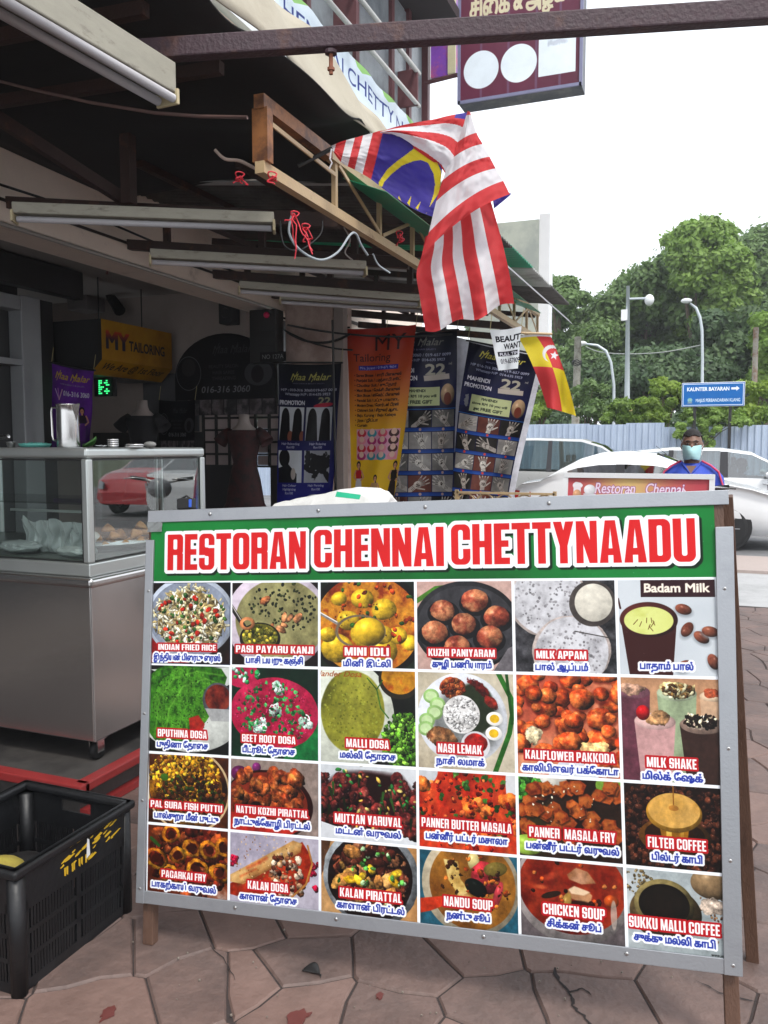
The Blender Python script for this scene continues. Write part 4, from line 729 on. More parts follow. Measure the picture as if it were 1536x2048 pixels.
for path,w0 in((P0,.006),([(1140,1985),(1165,1975),(1182,1990)],.003),([(420,1890),(455,1925),(470,1960)],.002),([(1390,1960),(1440,1985),(1520,2005)],.0025)):
    Q=[onZ(x,y,.0035) for x,y in path]; R=[]
    for a_,b_ in zip(Q,Q[1:]):
        for j in range(4): R.append(a_.lerp(b_,j/4)+Vector((rs.uniform(-.004,.004),rs.uniform(-.004,.004),0)))
    R.append(Q[-1]); n=len(R); vs=[]
    for i,p in enumerate(R): d_=(R[min(i+1,n-1)]-R[max(i-1,0)]).normalized(); s_=Vector((-d_.y,d_.x,0))*w0*rs.uniform(.3,1)*(.4 if i in(0,n-1) else 1); vs+=[p+s_,p-s_]
    ck_.add(vs,[(2*i,2*i+1,2*i+3,2*i+2) for i in range(n-1)])
ck_.build('crack',mat('crack_dark',(.02,.015,.015),.9),pav)
# ------------------------------------------------------------------ stall platform with red nosing
plat=MB().box(-4.0,2.5,0,-2.27,7.15,.135).build('platform',mat('dark_platform',(.06,.055,.052),.6,var=.3,scale=8,bump=.2,col2=(.03,.028,.028),c2s=3)); tag(plat,kind='structure')
n_=MB().box(-2.27,2.47,.112,-2.215,7.15,.15); n_.box(-4.0,2.445,.112,-2.215,2.5,.15).build('nosing',redp,plat,bevel=.006)
MB().box(-2.27,2.5,.003,-2.235,7.15,.03).build('skirting',redp,plat)
MB().box(-6.9,-4,-.1,-4.003,12,.12).build('walkway_floor',mat('walkway_tile',(.12,.1,.09),.4,var=.2,scale=6))['kind']='structure'
# ------------------------------------------------------------------ shophouse
bld=empty('shophouse',(0,0,0),'cream shophouse with grey glazed upper floor above the food stall','building')
bld_wall=mat('grey_render',(.3,.31,.32),.7,var=.1,scale=2,bump=.1)
MB().box(-4.3,-4,2.78,-4.0,11.69,5.2).build('fascia_wall',cream,bld)
MB().box(-9,-4,5.2,-4.0,11.69,9.5).build('upper_wall',bld_wall,bld)
MB().box(-8.5,-4,3.0,-4.3,11.6,3.1).build('walkway_ceiling',greyc,bld)
MB().box(-4.02,-3.9,2.90,-3.985,11.6,2.935).build('moulding',mat('dark_groove',(.05,.035,.028),.7),bld)
MB().box(-3.995,-3.9,2.78,-3.94,7.4,2.9).build('fascia_ledge',cream,bld,bevel=.008)
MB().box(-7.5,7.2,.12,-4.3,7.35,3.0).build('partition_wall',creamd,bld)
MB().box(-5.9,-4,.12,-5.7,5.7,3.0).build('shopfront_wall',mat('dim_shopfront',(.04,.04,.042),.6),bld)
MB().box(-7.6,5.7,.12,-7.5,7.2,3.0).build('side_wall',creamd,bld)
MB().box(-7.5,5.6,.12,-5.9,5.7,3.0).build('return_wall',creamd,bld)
MB().box(-3.9,7.27,.12,-3.40,7.75,3.05).build('pillar',mat('pink_plaster',(.45,.33,.28),.8,var=.08,scale=5,bump=.15,col2=(.3,.2,.17),c2s=3),bld,bevel=.01)
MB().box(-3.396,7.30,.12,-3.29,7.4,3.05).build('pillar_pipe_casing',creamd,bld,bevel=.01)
MB().box(-4.35,7.75,.12,-4.25,11.6,2.78).build('far_shopfront',mat('shaded_shopfront',(.015,.015,.017),.3),bld)  # wall coloured near black to stand in for the walkway's shade
MB().box(-5.3,3.6,2.74,-5.19,5.95,2.98).build('pelmet',dark,bld,bevel=.01)
# left shop door
dr=MB()
X=-5.55
pa=lambda px,z: (lambda q:q.y)(onX(px,700,X))
dm=mat('grey_door_frame',(.3,.31,.32),.5,var=.1,scale=5)
MB().box(-5.7,onX(45,700,X).y,.12,X,onX(84,700,X).y,2.75).build('door_frame',dm,bld,bevel=.01)
MB().box(-5.7,onX(85,700,X).y,.12,X-.02,onX(112,700,X).y,2.75).build('dark_door_post',dark,bld,bevel=.008)
MB().box(-5.7,3.6,2.62,X,onX(45,700,X).y,2.74).build('door_head',dm,bld,bevel=.01)
MB().box(-5.7,3.6,2.15,X,onX(45,700,X).y,2.2).build('door_rail',dm,bld)
MB().box(-5.7,4.2,.12,X,4.26,2.62).build('door_stile',dm,bld)
# upper floor glazing
gp=mat('dull_window_panel',(.26,.29,.31),.25,var=.1,scale=1.5,col2=(.16,.18,.2),c2s=1)
mr=mat('maroon_mullion',(.12,.045,.05),.5,var=.2,scale=9)
ys=[2.0,4.2,6.2,7.9,9.15,10.3,10.95,11.6]
for i in range(len(ys)-1):
    MB().box(-4.0,ys[i]+.05,5.86,-3.975,ys[i+1]-.05,7.25).build('window_pane',gp,bld)
    MB().box(-4.0,ys[i]-.05,5.8,-3.93,ys[i]+.05,7.35).build('mullion',mr,bld)
MB().box(-4.0,11.6,5.2,-3.9,11.7,9.4).build('corner_post',mr,bld)
MB().box(-4.0,2,7.3,-3.4,11.7,7.45).build('upper_ledge',mat('dark_soffit',(.05,.04,.045),.7),bld)
MB().box(-4.0,2,5.15,-3.92,11.7,5.22).build('lower_ledge',white,bld)
for i in range(9):
    MB().box(-3.98,11.2-i*.22-.06,7.5,-3.93,11.2-i*.22+.06,9.4).build('louvre',mat('pink_louvre',(.42,.3,.28),.6),bld) if i<8 else None
rail=tag(MB().tube([(-3.72,6.5,5.93),(-3.72,10.7,5.93)],.028).tube([(-3.72,6.5,6.34),(-3.72,10.7,6.34)],.03).build('rail_pipes',mat('grey_pipe',(.5,.5,.49),.5),bld,smooth=True))
for y in(6.6,8.6,10.6): MB().box(-3.98,y-.02,5.9,-3.7,y+.02,6.36).build('rail_bracket',mr,bld)
# name banner on the upper floor
bn=empty('name_banner',(0,0,0),'long white banner with blue lettering and green leaf shapes along the upper floor','banner')
bm_=imgmat('name_banner_print',sign_banner(),.5); MB().grid(lambda u,v:(-3.86+.012*math.sin(u*60),4.63+u*7.06,5.80-.43*v+.01*math.sin(u*33)),60,3).build('banner_sheet',bm_,bn,solid=.004)
for y in(4.7,6.5,8.3,10.1,11.6): MB().tube([(-3.86,y,5.79),(-3.95,y,5.84)],.006,6).build('tie',black,bn)
# purple sign and lightbox at the end of the row
ps=empty('purple_sign',(0,0,0),'small purple picture sign beyond the end of the upper floor','sign')
a=onY(862,60,13); b=onY(912,60,13)
MB().box(a.x,13,7.3,b.x,13.12,9.5).build('panel',mat('purple_print',(.2,.05,.4),.4,var=.4,scale=3,col2=(.5,.1,.15),c2s=2),ps); MB().box(a.x-.08,12.98,7.3,a.x,13.14,9.5).build('frame',white,ps); MB().box(b.x-.12,12.96,7.3,b.x,13.0,9.5).build('frame_strip',mat('cream_strip',(.6,.55,.35),.6),ps)
lbx=empty('lightbox_sign',(0,0,0),'tall maroon lightbox sign with two white discs and a white square','sign')
A=onY(917,198,11.5); B=onY(1163,184,11.5); W_=B.x-A.x; H_=W_*900/520; zb=(A.z+B.z)/2
lb=imgmat('lightbox_print',sign_lightbox(),.3)
MB().grid(lambda u,v:(A.x+.02+u*(W_-.04),11.494,zb+.02+(1-v)*(H_-.04)),1,1).build('front_print',lb,lbx)
MB().box(A.x,11.5,zb,B.x,11.82,zb+H_).build('case',mat('dark_case',(.06,.065,.085),.45,var=.3,scale=4,col2=(.14,.14,.14),c2s=3),lbx,bevel=.01)
for x0,x1,z0,z1 in((A.x,B.x,zb-.0,zb+.04),(A.x-.01,A.x+.03,zb,zb+H_),(B.x-.03,B.x+.01,zb,zb+H_)): MB().box(x0,11.47,z0,x1,11.5,z1).build('edge_trim',mat('violet_trim',(.2,.2,.32),.4),lbx)
MB().tube([(-3.95,11.62,6.62),(A.x,11.62,6.66)],.03).build('bracket_bar',mr,lbx)
MB().tube([(-3.95,11.62,8.3),(A.x,11.62,8.3)],.03).build('bracket_bar',mr,lbx)
gs=empty('grey_sign_panel',(0,0,0),'blank grey green signboard with a white side edge beyond the canopy','sign')
a=onY(1000,446,14); b=onY(1078,430,14); c=onY(1102,430,14)
MB().box(a.x-.5,14,2.6,b.x,14.3,a.z).build('board',mat('grey_green_board',(.46,.49,.42),.6,var=.12,scale=.7,col2=(.33,.36,.33),c2s=.9),gs)
MB().box(b.x+.003,14.02,2.5,c.x-.02,14.34,b.z+.02).build('side_edge',white,gs)
# ------------------------------------------------------------------ canopy: truss, beams, roof sheets
TX=-1.85
can=empty('canopy_frame',(0,0,0),'steel canopy frame with beige lattice truss along its outer edge over the walkway','canopy')
MB().beam((TX,3.23,2.655),(TX,9.4,2.655),.045,.05).build('bottom_chord',beige,can)
MB().beam((TX,3.93,2.93),(TX,9.4,2.93),.045,.05).build('top_chord',beige,can)
MB().beam((TX,3.23,2.93),(TX,3.928,2.93),.05,.06).build('top_chord',mat('orange_brown_steel',(.3,.12,.04),.5,var=.2,scale=20,col2=(.1,.04,.02),c2s=8),can)
MB().beam((TX,3.26,2.68),(TX,3.26,2.905),.05,.075).build('end_post',mat('orange_brown_steel',(.3,.12,.04),.5,var=.2,scale=20,col2=(.1,.04,.02),c2s=8),can)
py=[3.26,4.0,4.62,5.2,5.8,6.4,7.0,7.6,8.2,8.8,9.38]
for i,y in enumerate(py[1:]): MB().box(TX-.012,y-.014,2.682,TX+.012,y+.014,2.904).build('post',beige,can)
for i in range(len(py)-1):
    a,b=(2.69,2.9) if i%2 else (2.9,2.69)
    MB().beam((TX+.016,py[i]+.02,b if i else 2.86),(TX+.016,py[i+1]-.02,a if i else 2.84),.008,.02).build('brace',beige,can)
bp=[((0,400),(620,432)),((240,490),(850,535)),((430,557),(880,590)),((505,585),(905,612))]
LE=[]
def lerpY(y): return Vector((-3.95,y,2.9)),Vector((TX-.04,y+.25,2.655))
for y in(3.9,5.0,6.1,7.1,8.1,9.2):
    a,b=lerpY(y); MB().beam(a,b,.05,.07).build('cross_beam',brown,can)
    if y<4: continue
    a2,b2=a+Vector((0,0,.27)),b+Vector((0,0,.27)); MB().beam(a2,b2,.04,.05).build('upper_beam',brown,can)
    for t in(.15,.5,.82): p=a.lerp(b,t); MB().beam(p+Vector((0,0,.036)),p+Vector((0,0,.245)),.035,.045).build('web_post',brown,can)
    p,q=a.lerp(b,.18),a.lerp(b,.48); MB().beam(p+Vector((0,0,.24)),q+Vector((0,0,.04)),.03,.03).build('web_brace',brown,can)
MB().beam(onY(-60,200,3.15),onY(262,408,3.85),.05,.06).build('diagonal_brace',brown,can)
p=onY(255,270,3.75); MB().beam(p,p-Vector((0,0,.36)),.06,.06).build('hanger_post',brown,can)
for x in(-3.3,-2.6): MB().beam((x,4.3,3.0+(-x-1.85)*.12),(x,9.45,3.0+(-x-1.85)*.12),.05,.04).build('purlin',brown,can)
def corr(y0,y1,name,m,x0=-4.03,x1=-1.52,z0=2.84,sl=.115,parent=None,amp=.012,zz=0):
    n=int((y1-y0)/.019)
    return MB().grid(lambda u,v:(x0+(x1-x0)*v,y0+(y1-y0)*u,z0+.19+(-(x0+(x1-x0)*v)+x1)*sl+amp*math.sin((y0+(y1-y0)*u)*2*math.pi/.076)+zz),n,5,uv=False).build(name,m,parent,smooth=True,solid=.003)
roof=empty('canopy_roof',(0,0,0),'weathered corrugated canopy roof with a few green translucent sheets over the truss','roof')
gtr=mat('green_translucent_sheet',(.02,.42,.22),.4,var=.2,scale=5,trans=.35)
ylist=[4.88,4.95,5.8,6.65,7.5,8.35,9.5]
for i in range(len(ylist)-1): corr(ylist[i]-.03,ylist[i+1],'roof_sheet',greyfib if i in(0,4) else gtr if i in(3,) else sheetm,parent=roof,zz=.006*(i%2))
MB().grid(lambda u,v:(-1.47-.05*v,4.55+4.9*u,2.80+.06*v),24,2,uv=False).build('edge_flashing',mat('grey_flashing',(.2,.2,.21),.5,var=.2,scale=6),roof,solid=.004)
for y0,y1 in((4.15,5.9),(6.9,7.7),(7.9,8.4)): MB().grid(lambda u,v:(-1.62-.25*v,y0+(y1-y0)*u,2.78+.10*v),6,1,uv=False).build('green_sheet_strip',gtr,roof,solid=.003)
# near awning: black underside with scalloped edge, and beige canvas over it
aw=empty('near_awning',(0,0,0),'dark sagging awning with scalloped edge at the upper left above the stall','awning')
def scal(y): return .07*abs(math.sin(y*3.1))+.02*math.sin(y*7)
MB().grid(lambda u,v:(-4.03+(2.32+.035*math.sin(u*20))*v,.5+4.4*u,3.24-.10*v-scal(.5+4.4*u)*v*v+.03*math.sin(v*9+u*4)),90,14,uv=False).build('awning_sheet',mat('black_canvas',(.012,.011,.011),.9,var=.4,scale=6,bump=.3),aw,smooth=True,solid=.006)
for y in(.6,1.3,2.0,2.6,3.1): MB().beam((-3.98,y,3.1),(-1.95,y,3.03),.04,.05).build('awning_rafter',brown,aw)
pth=[onY(-30,155,3.0),onY(60,178,2.95),onY(180,205,2.9),onY(310,226,2.85),onY(400,233,2.85),onY(495,235,2.85)]
tag(MB().tube(pth,.007,6).build('hanging_cable',mat('brown_cable',(.14,.08,.07),.6),None,smooth=True),'brown cable sagging under the dark awning','cable')
cvs=mat('beige_canvas',(.42,.38,.3),.9,var=.08,scale=6,bump=.5,bs=9,col2=(.3,.26,.2),c2lo=.5,c2hi=.8,c2s=2)
cn=MB().grid(lambda u,v:(-1.735-.2*v+.03*math.sin(u*26+v*2)*v,1.8+3.25*u-.15*v,3.10+(.46-.42*max(0,u-.55)**1.2)*v+.02*math.sin(u*19)-.03*scal(1.8+3.25*u)),80,8,uv=False).build('canvas_cover',cvs,None,smooth=True,solid=.006); tag(cn,'beige canvas sheet folded back over the outer edge of the awning','canvas sheet')
# rusty bar across the view, with its hanging bolt
rb=empty('rusty_bar',(0,0,0),'rusty square steel bar crossing the top of the view','steel bar')
a=onF(240,106,2.95); b=onF(1536,23,2.75); d=(b-a).normalized()
MB().beam(a-d*.1,b+d*.9,.055,.07).build('bar',rust,rb,bevel=.006)
q=onF(662,128,2.88); MB().tube([q+Vector((0,0,.06)),q-Vector((0,0,.0)),q-Vector((0,0,.035))],.0075,8).tube([q-Vector((0,0,.012)),q-Vector((0,0,.022))],.013,6).build('hanging_bolt',mat('orange_rust',(.25,.09,.05),.8,var=.3,scale=60,bump=.5),rb)
MB().tube([q+Vector((0,0,.045)),q+Vector((0,0,.033))],.022,8).build('washer',rust,rb)
# fluorescent fittings
fx=mat('yellowed_fitting',(.33,.31,.25),.6,var=.15,scale=14,col2=(.12,.1,.08),c2lo=.56,c2hi=.72,c2s=8,stretch=(1,1,3))
tb=mat('dusty_tube',(.42,.41,.43),.35,var=.06,scale=10,col2=(.4,.38,.38),c2lo=.5,c2hi=.8,c2s=4)
def fitting(a,b,label,two=False,body_h=.05,w=.07):
    a,b=Vector(a),Vector(b); r=empty('tube_light',(0,0,0),label,'tube light','unlit tube lights under the canopy'); d=(b-a).normalized(); s=d.cross(Vector((0,0,1))).normalized()
    MB().beam(a,b,w,body_h,up=(0,0,1)).build('fitting_body',fx,r,bevel=.004)
    offs=(-w*.42,w*.42) if two else (0,)
    for o in offs:
        p=a+s*o-Vector((0,0,body_h*.5+.02)); q=b+s*o-Vector((0,0,body_h*.5+.02)); MB().tube([p+d*.012,q-d*.012],.0145,12).build('tube',tb,r,smooth=True)
    for e,k in((a,0),(b,0)): MB().obox(e-Vector((0,0,body_h*.5+.012)),d*.006,s*(w*.62),Vector((0,0,.026))).build('end_cap',mat('tube_cap',(.5,.42,.25),.5,var=.2),r,bevel=.003)
    return r
fitting(onZ(-30,-60,2.7),onZ(335,160,2.7),'nearest twin tube light under the dark awning at the upper left',True,.10,.075)
fitting(onF(28,418,3.82),onF(548,438,3.95),'dusty long tube light under the first canopy beam')
fitting(onF(300,508,4.75),onF(730,532,5.1),'dusty tube light in front of the second canopy beam')
fitting(onF(478,570,5.9),onF(838,597,6.2),'dusty tube light in front of the third canopy beam')
fitting(onF(560,593,6.7),onF(845,612,6.9),'furthest tube light, low behind the third one')
# cables and red strings on the truss
def smooth_path(P,k=5):
    P=[Vector(p) for p in P]; o=[]
    if len(P)<3: return P
    for i in range(len(P)-1):
        a,b,c,d=P[max(0,i-1)],P[i],P[i+1],P[min(len(P)-1,i+2)]
        for j in range(k): t=j/k; o.append(.5*(2*b+(c-a)*t+(2*a-5*b+4*c-d)*t*t+(3*b-a-3*c+d)*t**3))
    return o+[P[-1]]
def cable(pts,r,m,label,name='cable'): pts=smooth_path(pts) if len(pts)<12 else pts; tag(MB().tube(pts,r,6).build(name,m,None,smooth=True),label,'cable' if name=='cable' else 'string')
def sag(a,b,s,n=12): a,b=Vector(a),Vector(b); return [a.lerp(b,t/n)-Vector((0,0,s*4*(t/n)*(1-t/n))) for t in range(n+1)]
gc=mat('grey_wire',(.35,.4,.43),.5)
cable([onF(585,425,3.9),onF(578,465,3.92),onF(600,500,3.95),onF(640,520,4.0),onF(675,505,4.05),onF(700,470,4.1),onF(712,468,4.15),onF(722,490,4.2),onF(735,510,4.3)],.006,gc,'pale grey wire looping below the truss near its middle')
cable([onF(746,508,4.4),onF(757,530,4.45),onF(780,546,4.5)],.005,gc,'short grey wire end hanging from the bottom chord')
cable(sag(onY(575,665,7.2),onY(700,668,7.2),.09),.012,black,'thick black cable sagging across the pink pillar')
cable(sag(onY(560,655,7.18),onY(705,700,7.18),.05),.009,black,'second black cable crossing lower on the pink pillar')
cable([onY(665,640,7.1),onY(668,800,7.1),onY(672,980,7.1)],.011,dark,'black pipe running down the edge of the pillar')
def knot(px,py,F,l,label,drop=60):
    c=onF(px,py,F); mb=MB(); rs=random.Random(px)
    for k in range(4): pts=[c]; [pts.append(pts[-1]+Vector((rs.uniform(-.018,.018)+l*.006,rs.uniform(-.015,.015),rs.uniform(-.04,.005)*drop/70))) for _ in range(5)]; mb.tube(smooth_path(pts,3),.003,6)
    for k in range(3): mb.tube([c+Vector((.018*math.cos(t),.014*math.sin(t*2),.018*math.sin(t))) for t in [j*.6+k for j in range(10)]],.003,5)
    tag(mb.build('red_string',redpl,None,smooth=True),label,'string')
knot(480,352,3.62,0,'red plastic string knotted at the left end of the truss',25); knot(545,352,3.55,0,'red plastic string wound around the truss corner',25); knot(590,430,3.85,1,'long red plastic string dangling under the bottom chord',110); knot(612,455,3.88,0,'red plastic string with frayed ends below the dangling one',70); knot(799,468,4.85,0,'small red plastic string tied inside the truss beside the flag',45)
cable([Vector((-3.9,1.5,2.98)),Vector((-3.9,3,2.95)),Vector((-3.9,4.4,2.99)),Vector((-3.9,5.6,2.96)),Vector((-3.9,7.0,2.98))],.008,black,'thin black cable clipped along the cream fascia')
cable([Vector((-3.93,2.6,2.76)),Vector((-3.93,7.2,2.76))],.013,mat('conduit',(.4,.38,.35),.5),'pale conduit running under the fascia ledge')
cable([onF(430,300,3.7),onF(450,318,3.7),onF(480,322,3.72),onF(515,340,3.7)],.008,mat('pale_hook',(.4,.3,.25),.6),'bent pale wire hook near the end of the truss')
cable([onF(560,440,3.9),onF(568,490,3.9),onF(600,500,3.95),onF(640,470,4.0),onF(645,440,4.0)],.004,black,'thin black wire looping under the corner of the truss')
cable([onF(688,455,4.9),onF(700,480,4.9),onF(690,505,4.9),onF(705,520,4.9)],.005,mat('pale_coil',(.4,.36,.33),.6),'pale coil of wire hanging from the second beam')
# black cables bunched behind posters
for i,(x0,y0,x1,y1,l) in enumerate([(500,610,700,655,'black cable drooping from the meter box to the pillar'),(575,650,905,668,'cable run strung behind the tops of the posters')]): cable(sag(onY(x0,y0,7.15),onY(x1,y1,7.6),.06),.01,black,l)
# ------------------------------------------------------------------ hanging banners
def lerp(a,b,t): return a+(b-a)*t
def hang(name,cv,q,Y,label,wave=.02,seed=0,ext=0,bend=0,back=(.55,.56,.6),nm=None,group=None,rough=.35,rod=True):
    r=empty(name,(0,0,0),label,'banner',group); P=[onY(x,y,Y) for x,y in q]; rs=random.Random(seed); ph=[rs.uniform(0,6) for _ in range(4)]
    def fn(u,v):
        a=P[0].lerp(P[3],v); b=P[1].lerp(P[2],v); p=a.lerp(b,u); k=math.sin(v*math.pi)
        p=p+Vector((bend*k,0,0)); p.y+=wave*(math.sin(u*7+ph[0]+v*2)*(.4+v)+.5*math.sin(v*9+ph[1]+u*3)+.35*math.sin(u*15+v*11+ph[2])); p.z-=.012*math.sin(u*math.pi)*(1-v)
        return p
    MB().grid(fn,24,60).build('banner_sheet',imgmat(name+'_print',cv,rough,back=back),r,smooth=True)
    if rod: a,b=P[0],P[1]; d=(b-a).normalized(); MB().tube([a-d*.02+Vector((0,0,.008)),b+d*.02+Vector((0,0,.008))],.009,8).build('rod',dark,r)
    for p in(P[0],P[1]): MB().tube([p,p+Vector((.01,0.02,.14))],.003,5).build('tie_string',mat('tie_string',(.3,.25,.12),.7),r)
    return r
G='promotion banners hung from the canopy'
hang('hair_banner',poster_hair(),[(557,727),(682,727),(664,1012),(553,1012)],7.12,'dark blue salon banner with four hair photos in front of the pillar',.008,1,group=G)
hang('tailoring_banner',poster_tailor(),[(692,658),(832,649),(782,1030),(700,1030)],7.5,'red to yellow tailoring banner with a price list and three women in dresses',.014,2,bend=.02,group=G,rod=False)
hang('mehndi_banner',poster_mehndi(0),[(772,666),(914,661),(908,1035),(772,1035)],7.8,'navy mehndi banner half covered by the yellow one, rows of painted hands',.02,3,group=G)
hang('mehndi_banner',poster_mehndi(1),[(936,683),(1082,712),(1012,1030),(902,1020)],7.6,'curling navy mehndi banner nearest the street, with a pale green offer box',.035,4,bend=-.03,group=G)
wb=empty('white_backing_banner',(0,0,0),'blank white sheet hanging behind the outermost navy banner','banner')
P=[onY(x,y,7.95) for x,y in((905,672),(1092,716),(1024,1030),(893,1030))]
MB().grid(lambda u,v:P[0].lerp(P[3],v).lerp(P[1].lerp(P[2],v),u)+Vector((-.03*math.sin(v*3.1),.03*math.sin(v*7+u*5),0)),8,24).build('blank_sheet',mat('white_vinyl',(.62,.62,.68),.5,var=.05,scale=4,col2=(.42,.42,.46),c2s=3),wb,smooth=True,solid=.003)
hang('paper_notice',sign_paper(),[(980,660),(1043,652),(1036,737),(997,741)],6.75,'white paper job notice with black lettering over the navy banner',.006,5,rod=False,rough=.8)['category']='notice'
# ------------------------------------------------------------------ flags
fr=mat('flag_red',(.62,.045,.05),.75,var=.06,scale=30,bump=.25,bs=25); fw=mat('flag_white',(.78,.77,.8),.75,var=.03,scale=30,bump=.25,bs=25); fb=mat('flag_blue',(.055,.04,.3),.75,var=.15,scale=9,bump=.3,bs=20); fy=mat('flag_yellow',(.75,.6,.03),.75,var=.05,scale=20)
for m in(fr,fw,fb,fy):
    b=m.node_tree.nodes['Principled BSDF']; N=m.node_tree.nodes; L=m.node_tree.links; t=N.new('ShaderNodeBsdfTranslucent'); s=N.new('ShaderNodeMixShader'); s.inputs[0].default_value=.4
    L.new(b.inputs['Base Color'].links[0].from_socket,t.inputs[0]); L.new(b.outputs[0],s.inputs[1]); L.new(t.outputs[0],s.inputs[2]); L.new(s.outputs[0],N['Material Output'].inputs[0])
def pin(poly,x,y):
    c=False; j=len(poly)-1
    for i in range(len(poly)):
        if (poly[i][1]>y)!=(poly[j][1]>y) and x<(poly[j][0]-poly[i][0])*(y-poly[i][1])/(poly[j][1]-poly[i][1])+poly[i][0]: c=not c
        j=i
    return c
def curve(P,t):
    t=max(0,min(.99999,t))*(len(P)-1); i=int(t); f=t-i; g=lambda k:P[max(0,min(len(P)-1,k))]
    p0,p1,p2,p3=g(i-1),g(i),g(i+1),g(i+2)
    return tuple(.5*(2*p1[k]+(p2[k]-p0[k])*f+(2*p0[k]-5*p1[k]+4*p2[k]-p3[k])*f*f+(3*p1[k]-p0[k]-3*p2[k]+p3[k])*f**3) for k in(0,1))
cr=lambda pts:[(640+x/3.657,200+y/3.657) for x,y in pts]
nf=empty('national_flag',(0,0,0),'large red and white striped flag with blue canton and yellow crescent, draped from the truss','flag')
def patch(mb,Lc,Rc,F,col,nu=60,nv=90,bul=None):
    def px(u,v):
        a,b=curve(Lc,v),curve(Rc,v); x,y=lerp(a[0],b[0],u),lerp(a[1],b[1],u)
        if bul: dx,dy=bul(u,v); x+=dx; y+=dy
        return x,y
    mb.grid(lambda u,v:onF(*px(u,v),F(u,v)+.016*mnoise.noise(Vector((u*5,v*7,px(.5,0)[1]*.1)))+.007*mnoise.noise(Vector((u*13,v*15,2)))),nu,nv,mi=lambda u,v:col(u,v,*px(u,v)),uv=False)
bands=lambda t,edges,cols:cols[sum(t>e for e in edges)]
CRES=cr([(430,600),(490,510),(560,450),(630,400),(690,352),(760,370),(850,440),(885,520),(890,600),(870,680),(830,740),(800,785),(830,690),(842,620),(830,540),(790,460),(740,440),(680,448),(600,480),(520,545),(470,600),(455,635),(432,630)])
STAR=[cr(p) for p in([(578,700),(595,740),(570,718)],[(668,700),(655,775),(638,752)],[(738,740),(716,802),(698,790)],[(790,820),(770,835),(775,828)])]
def cA(u,v,x,y):
    s=x+.25*(y-300)
    if s<757: return bands(s,[669,687.6,703.6,719,737],[1,0,1,0,1,0])
    return 3 if pin(CRES,x,y) or any(pin(q,x,y) for q in STAR) else 2
mb=MB()
patch(mb,[(662,292),(683,283),(712,275),(742,267),(768,262),(812,276),(852,300),(886,325)],[(664,300),(683,325),(712,341),(741,358),(775,384),(810,408),(840,424),(872,436)],lambda u,v:4.02-.12*v+.025*math.sin(u*6+v*5)+.01*math.sin(v*17+u*3),cA,150,240)
patch(mb,cr([(440,242),(520,255),(610,300),(700,365),(800,435),(890,500),(945,600)]),cr([(440,233),(560,195),(700,165),(830,142),(940,115),(1035,98),(1095,88)]),lambda u,v:3.94-.10*v-.05*math.sin(u*3.14)+.02*math.sin(u*9+v*3),
    lambda u,v,x,y:bands(u+.03*math.sin(v*8),[.05,.36,.56,.8,.92],[0,1,0,1,0,2 if v>.75 else 0]),110,110)
patch(mb,cr([(1080,80),(1005,310),(950,440),(895,590),(850,740),(795,970),(745,1140)]),cr([(1098,88),(1145,240),(1190,322),(1240,415),(1285,500),(1340,592),(1388,690)]),
    lambda u,v:3.80-.06*math.sin(u*3.14)+.03*math.sin(u*8+v*4)*v,lambda u,v,x,y:0 if v<.035 else bands(v*6,[1,2,3,4,5],[1,0,1,0,1,0]),60,90,bul=lambda u,v:(0,-17*4*u*(1-u)*v))
patch(mb,cr([(770,1000),(745,1130),(706,1270),(728,1430),(755,1590),(772,1690)]),cr([(1225,660),(1275,830),(1325,1010),(1368,1190),(1400,1350),(1420,1480)]),
    lambda u,v:3.93+.035*math.sin(u*14+v*2)*(.3+v)+.02*math.sin(v*8),lambda u,v,x,y:bands(u,[.17,.30,.43,.55,.70,.84],[0,1,0,1,0,1,0]),100,80,bul=lambda u,v:(0,(6*math.sin(u*13)+5*math.sin(u*3.1))*max(0,v-.7)/.3))
patch(mb,cr([(1230,690),(1260,720),(1272,790)]),cr([(1380,680),(1392,695),(1274,794)]),lambda u,v:3.9,lambda u,v,x,y:2,12,12)
mb.build('flag_cloth',[fr,fw,fb,fy],nf,smooth=True)
MB().tube([onF(596,332,4.0),onF(664,297,4.02)],.011,8).build('flag_pole',dark,nf)
MB().tube([onF(663,298,4.0),onF(660,318,3.99),onF(664,326,3.99),onF(658,338,3.99)],.004,6).build('tie_string',fw,nf)
sf=empty('state_flag',(0,0,0),'small red and yellow quartered flag with white crescent and star, hanging below the canopy end','flag')
R3=[[(1035,673),(1070,669),(1100,670)],[(1066,733),(1105,735),(1128,742)],[(1094,815),(1124,823),(1152,832)]]
def q2(a,b,c,t): # quadratic through three points
    return tuple(a[k]*(2*(t-.5)*(t-1))+b[k]*(-4*t*(t-1))+c[k]*(2*t*(t-.5)) for k in(0,1))
def spx(u,v): rr=[q2(*r,u) for r in R3]; return q2(rr[0],rr[1],rr[2],v)
st=[(1108.5+ (9 if i%2==0 else 4)*math.sin(i*math.pi/5+.2),711-(9 if i%2==0 else 4)*math.cos(i*math.pi/5+.2)) for i in range(10)]
def sc(u,v):
    x,y=spx(u,v)
    if v<.03: return 1
    if pin(st,x,y): return 1
    if math.hypot(x-1102,y-707)<17 and math.hypot(x-1105,y-711)>14.5 and not (x>1112 and y>712): return 1
    return (3 if u<.5 else 0) if v<.5 else (0 if u<.5 else 3)
MB().grid(lambda u,v:onF(*spx(u,v),7.05+.05*math.sin(u*8+v*3)*v+.03*math.sin(v*9)),90,120,mi=sc,uv=False).build('flag_cloth',[fr,fw,fb,fy],sf,smooth=True)
MB().tube([onF(1000,664,7.0),onF(1104,668,7.05)],.01,8).build('flag_pole',beige,sf)
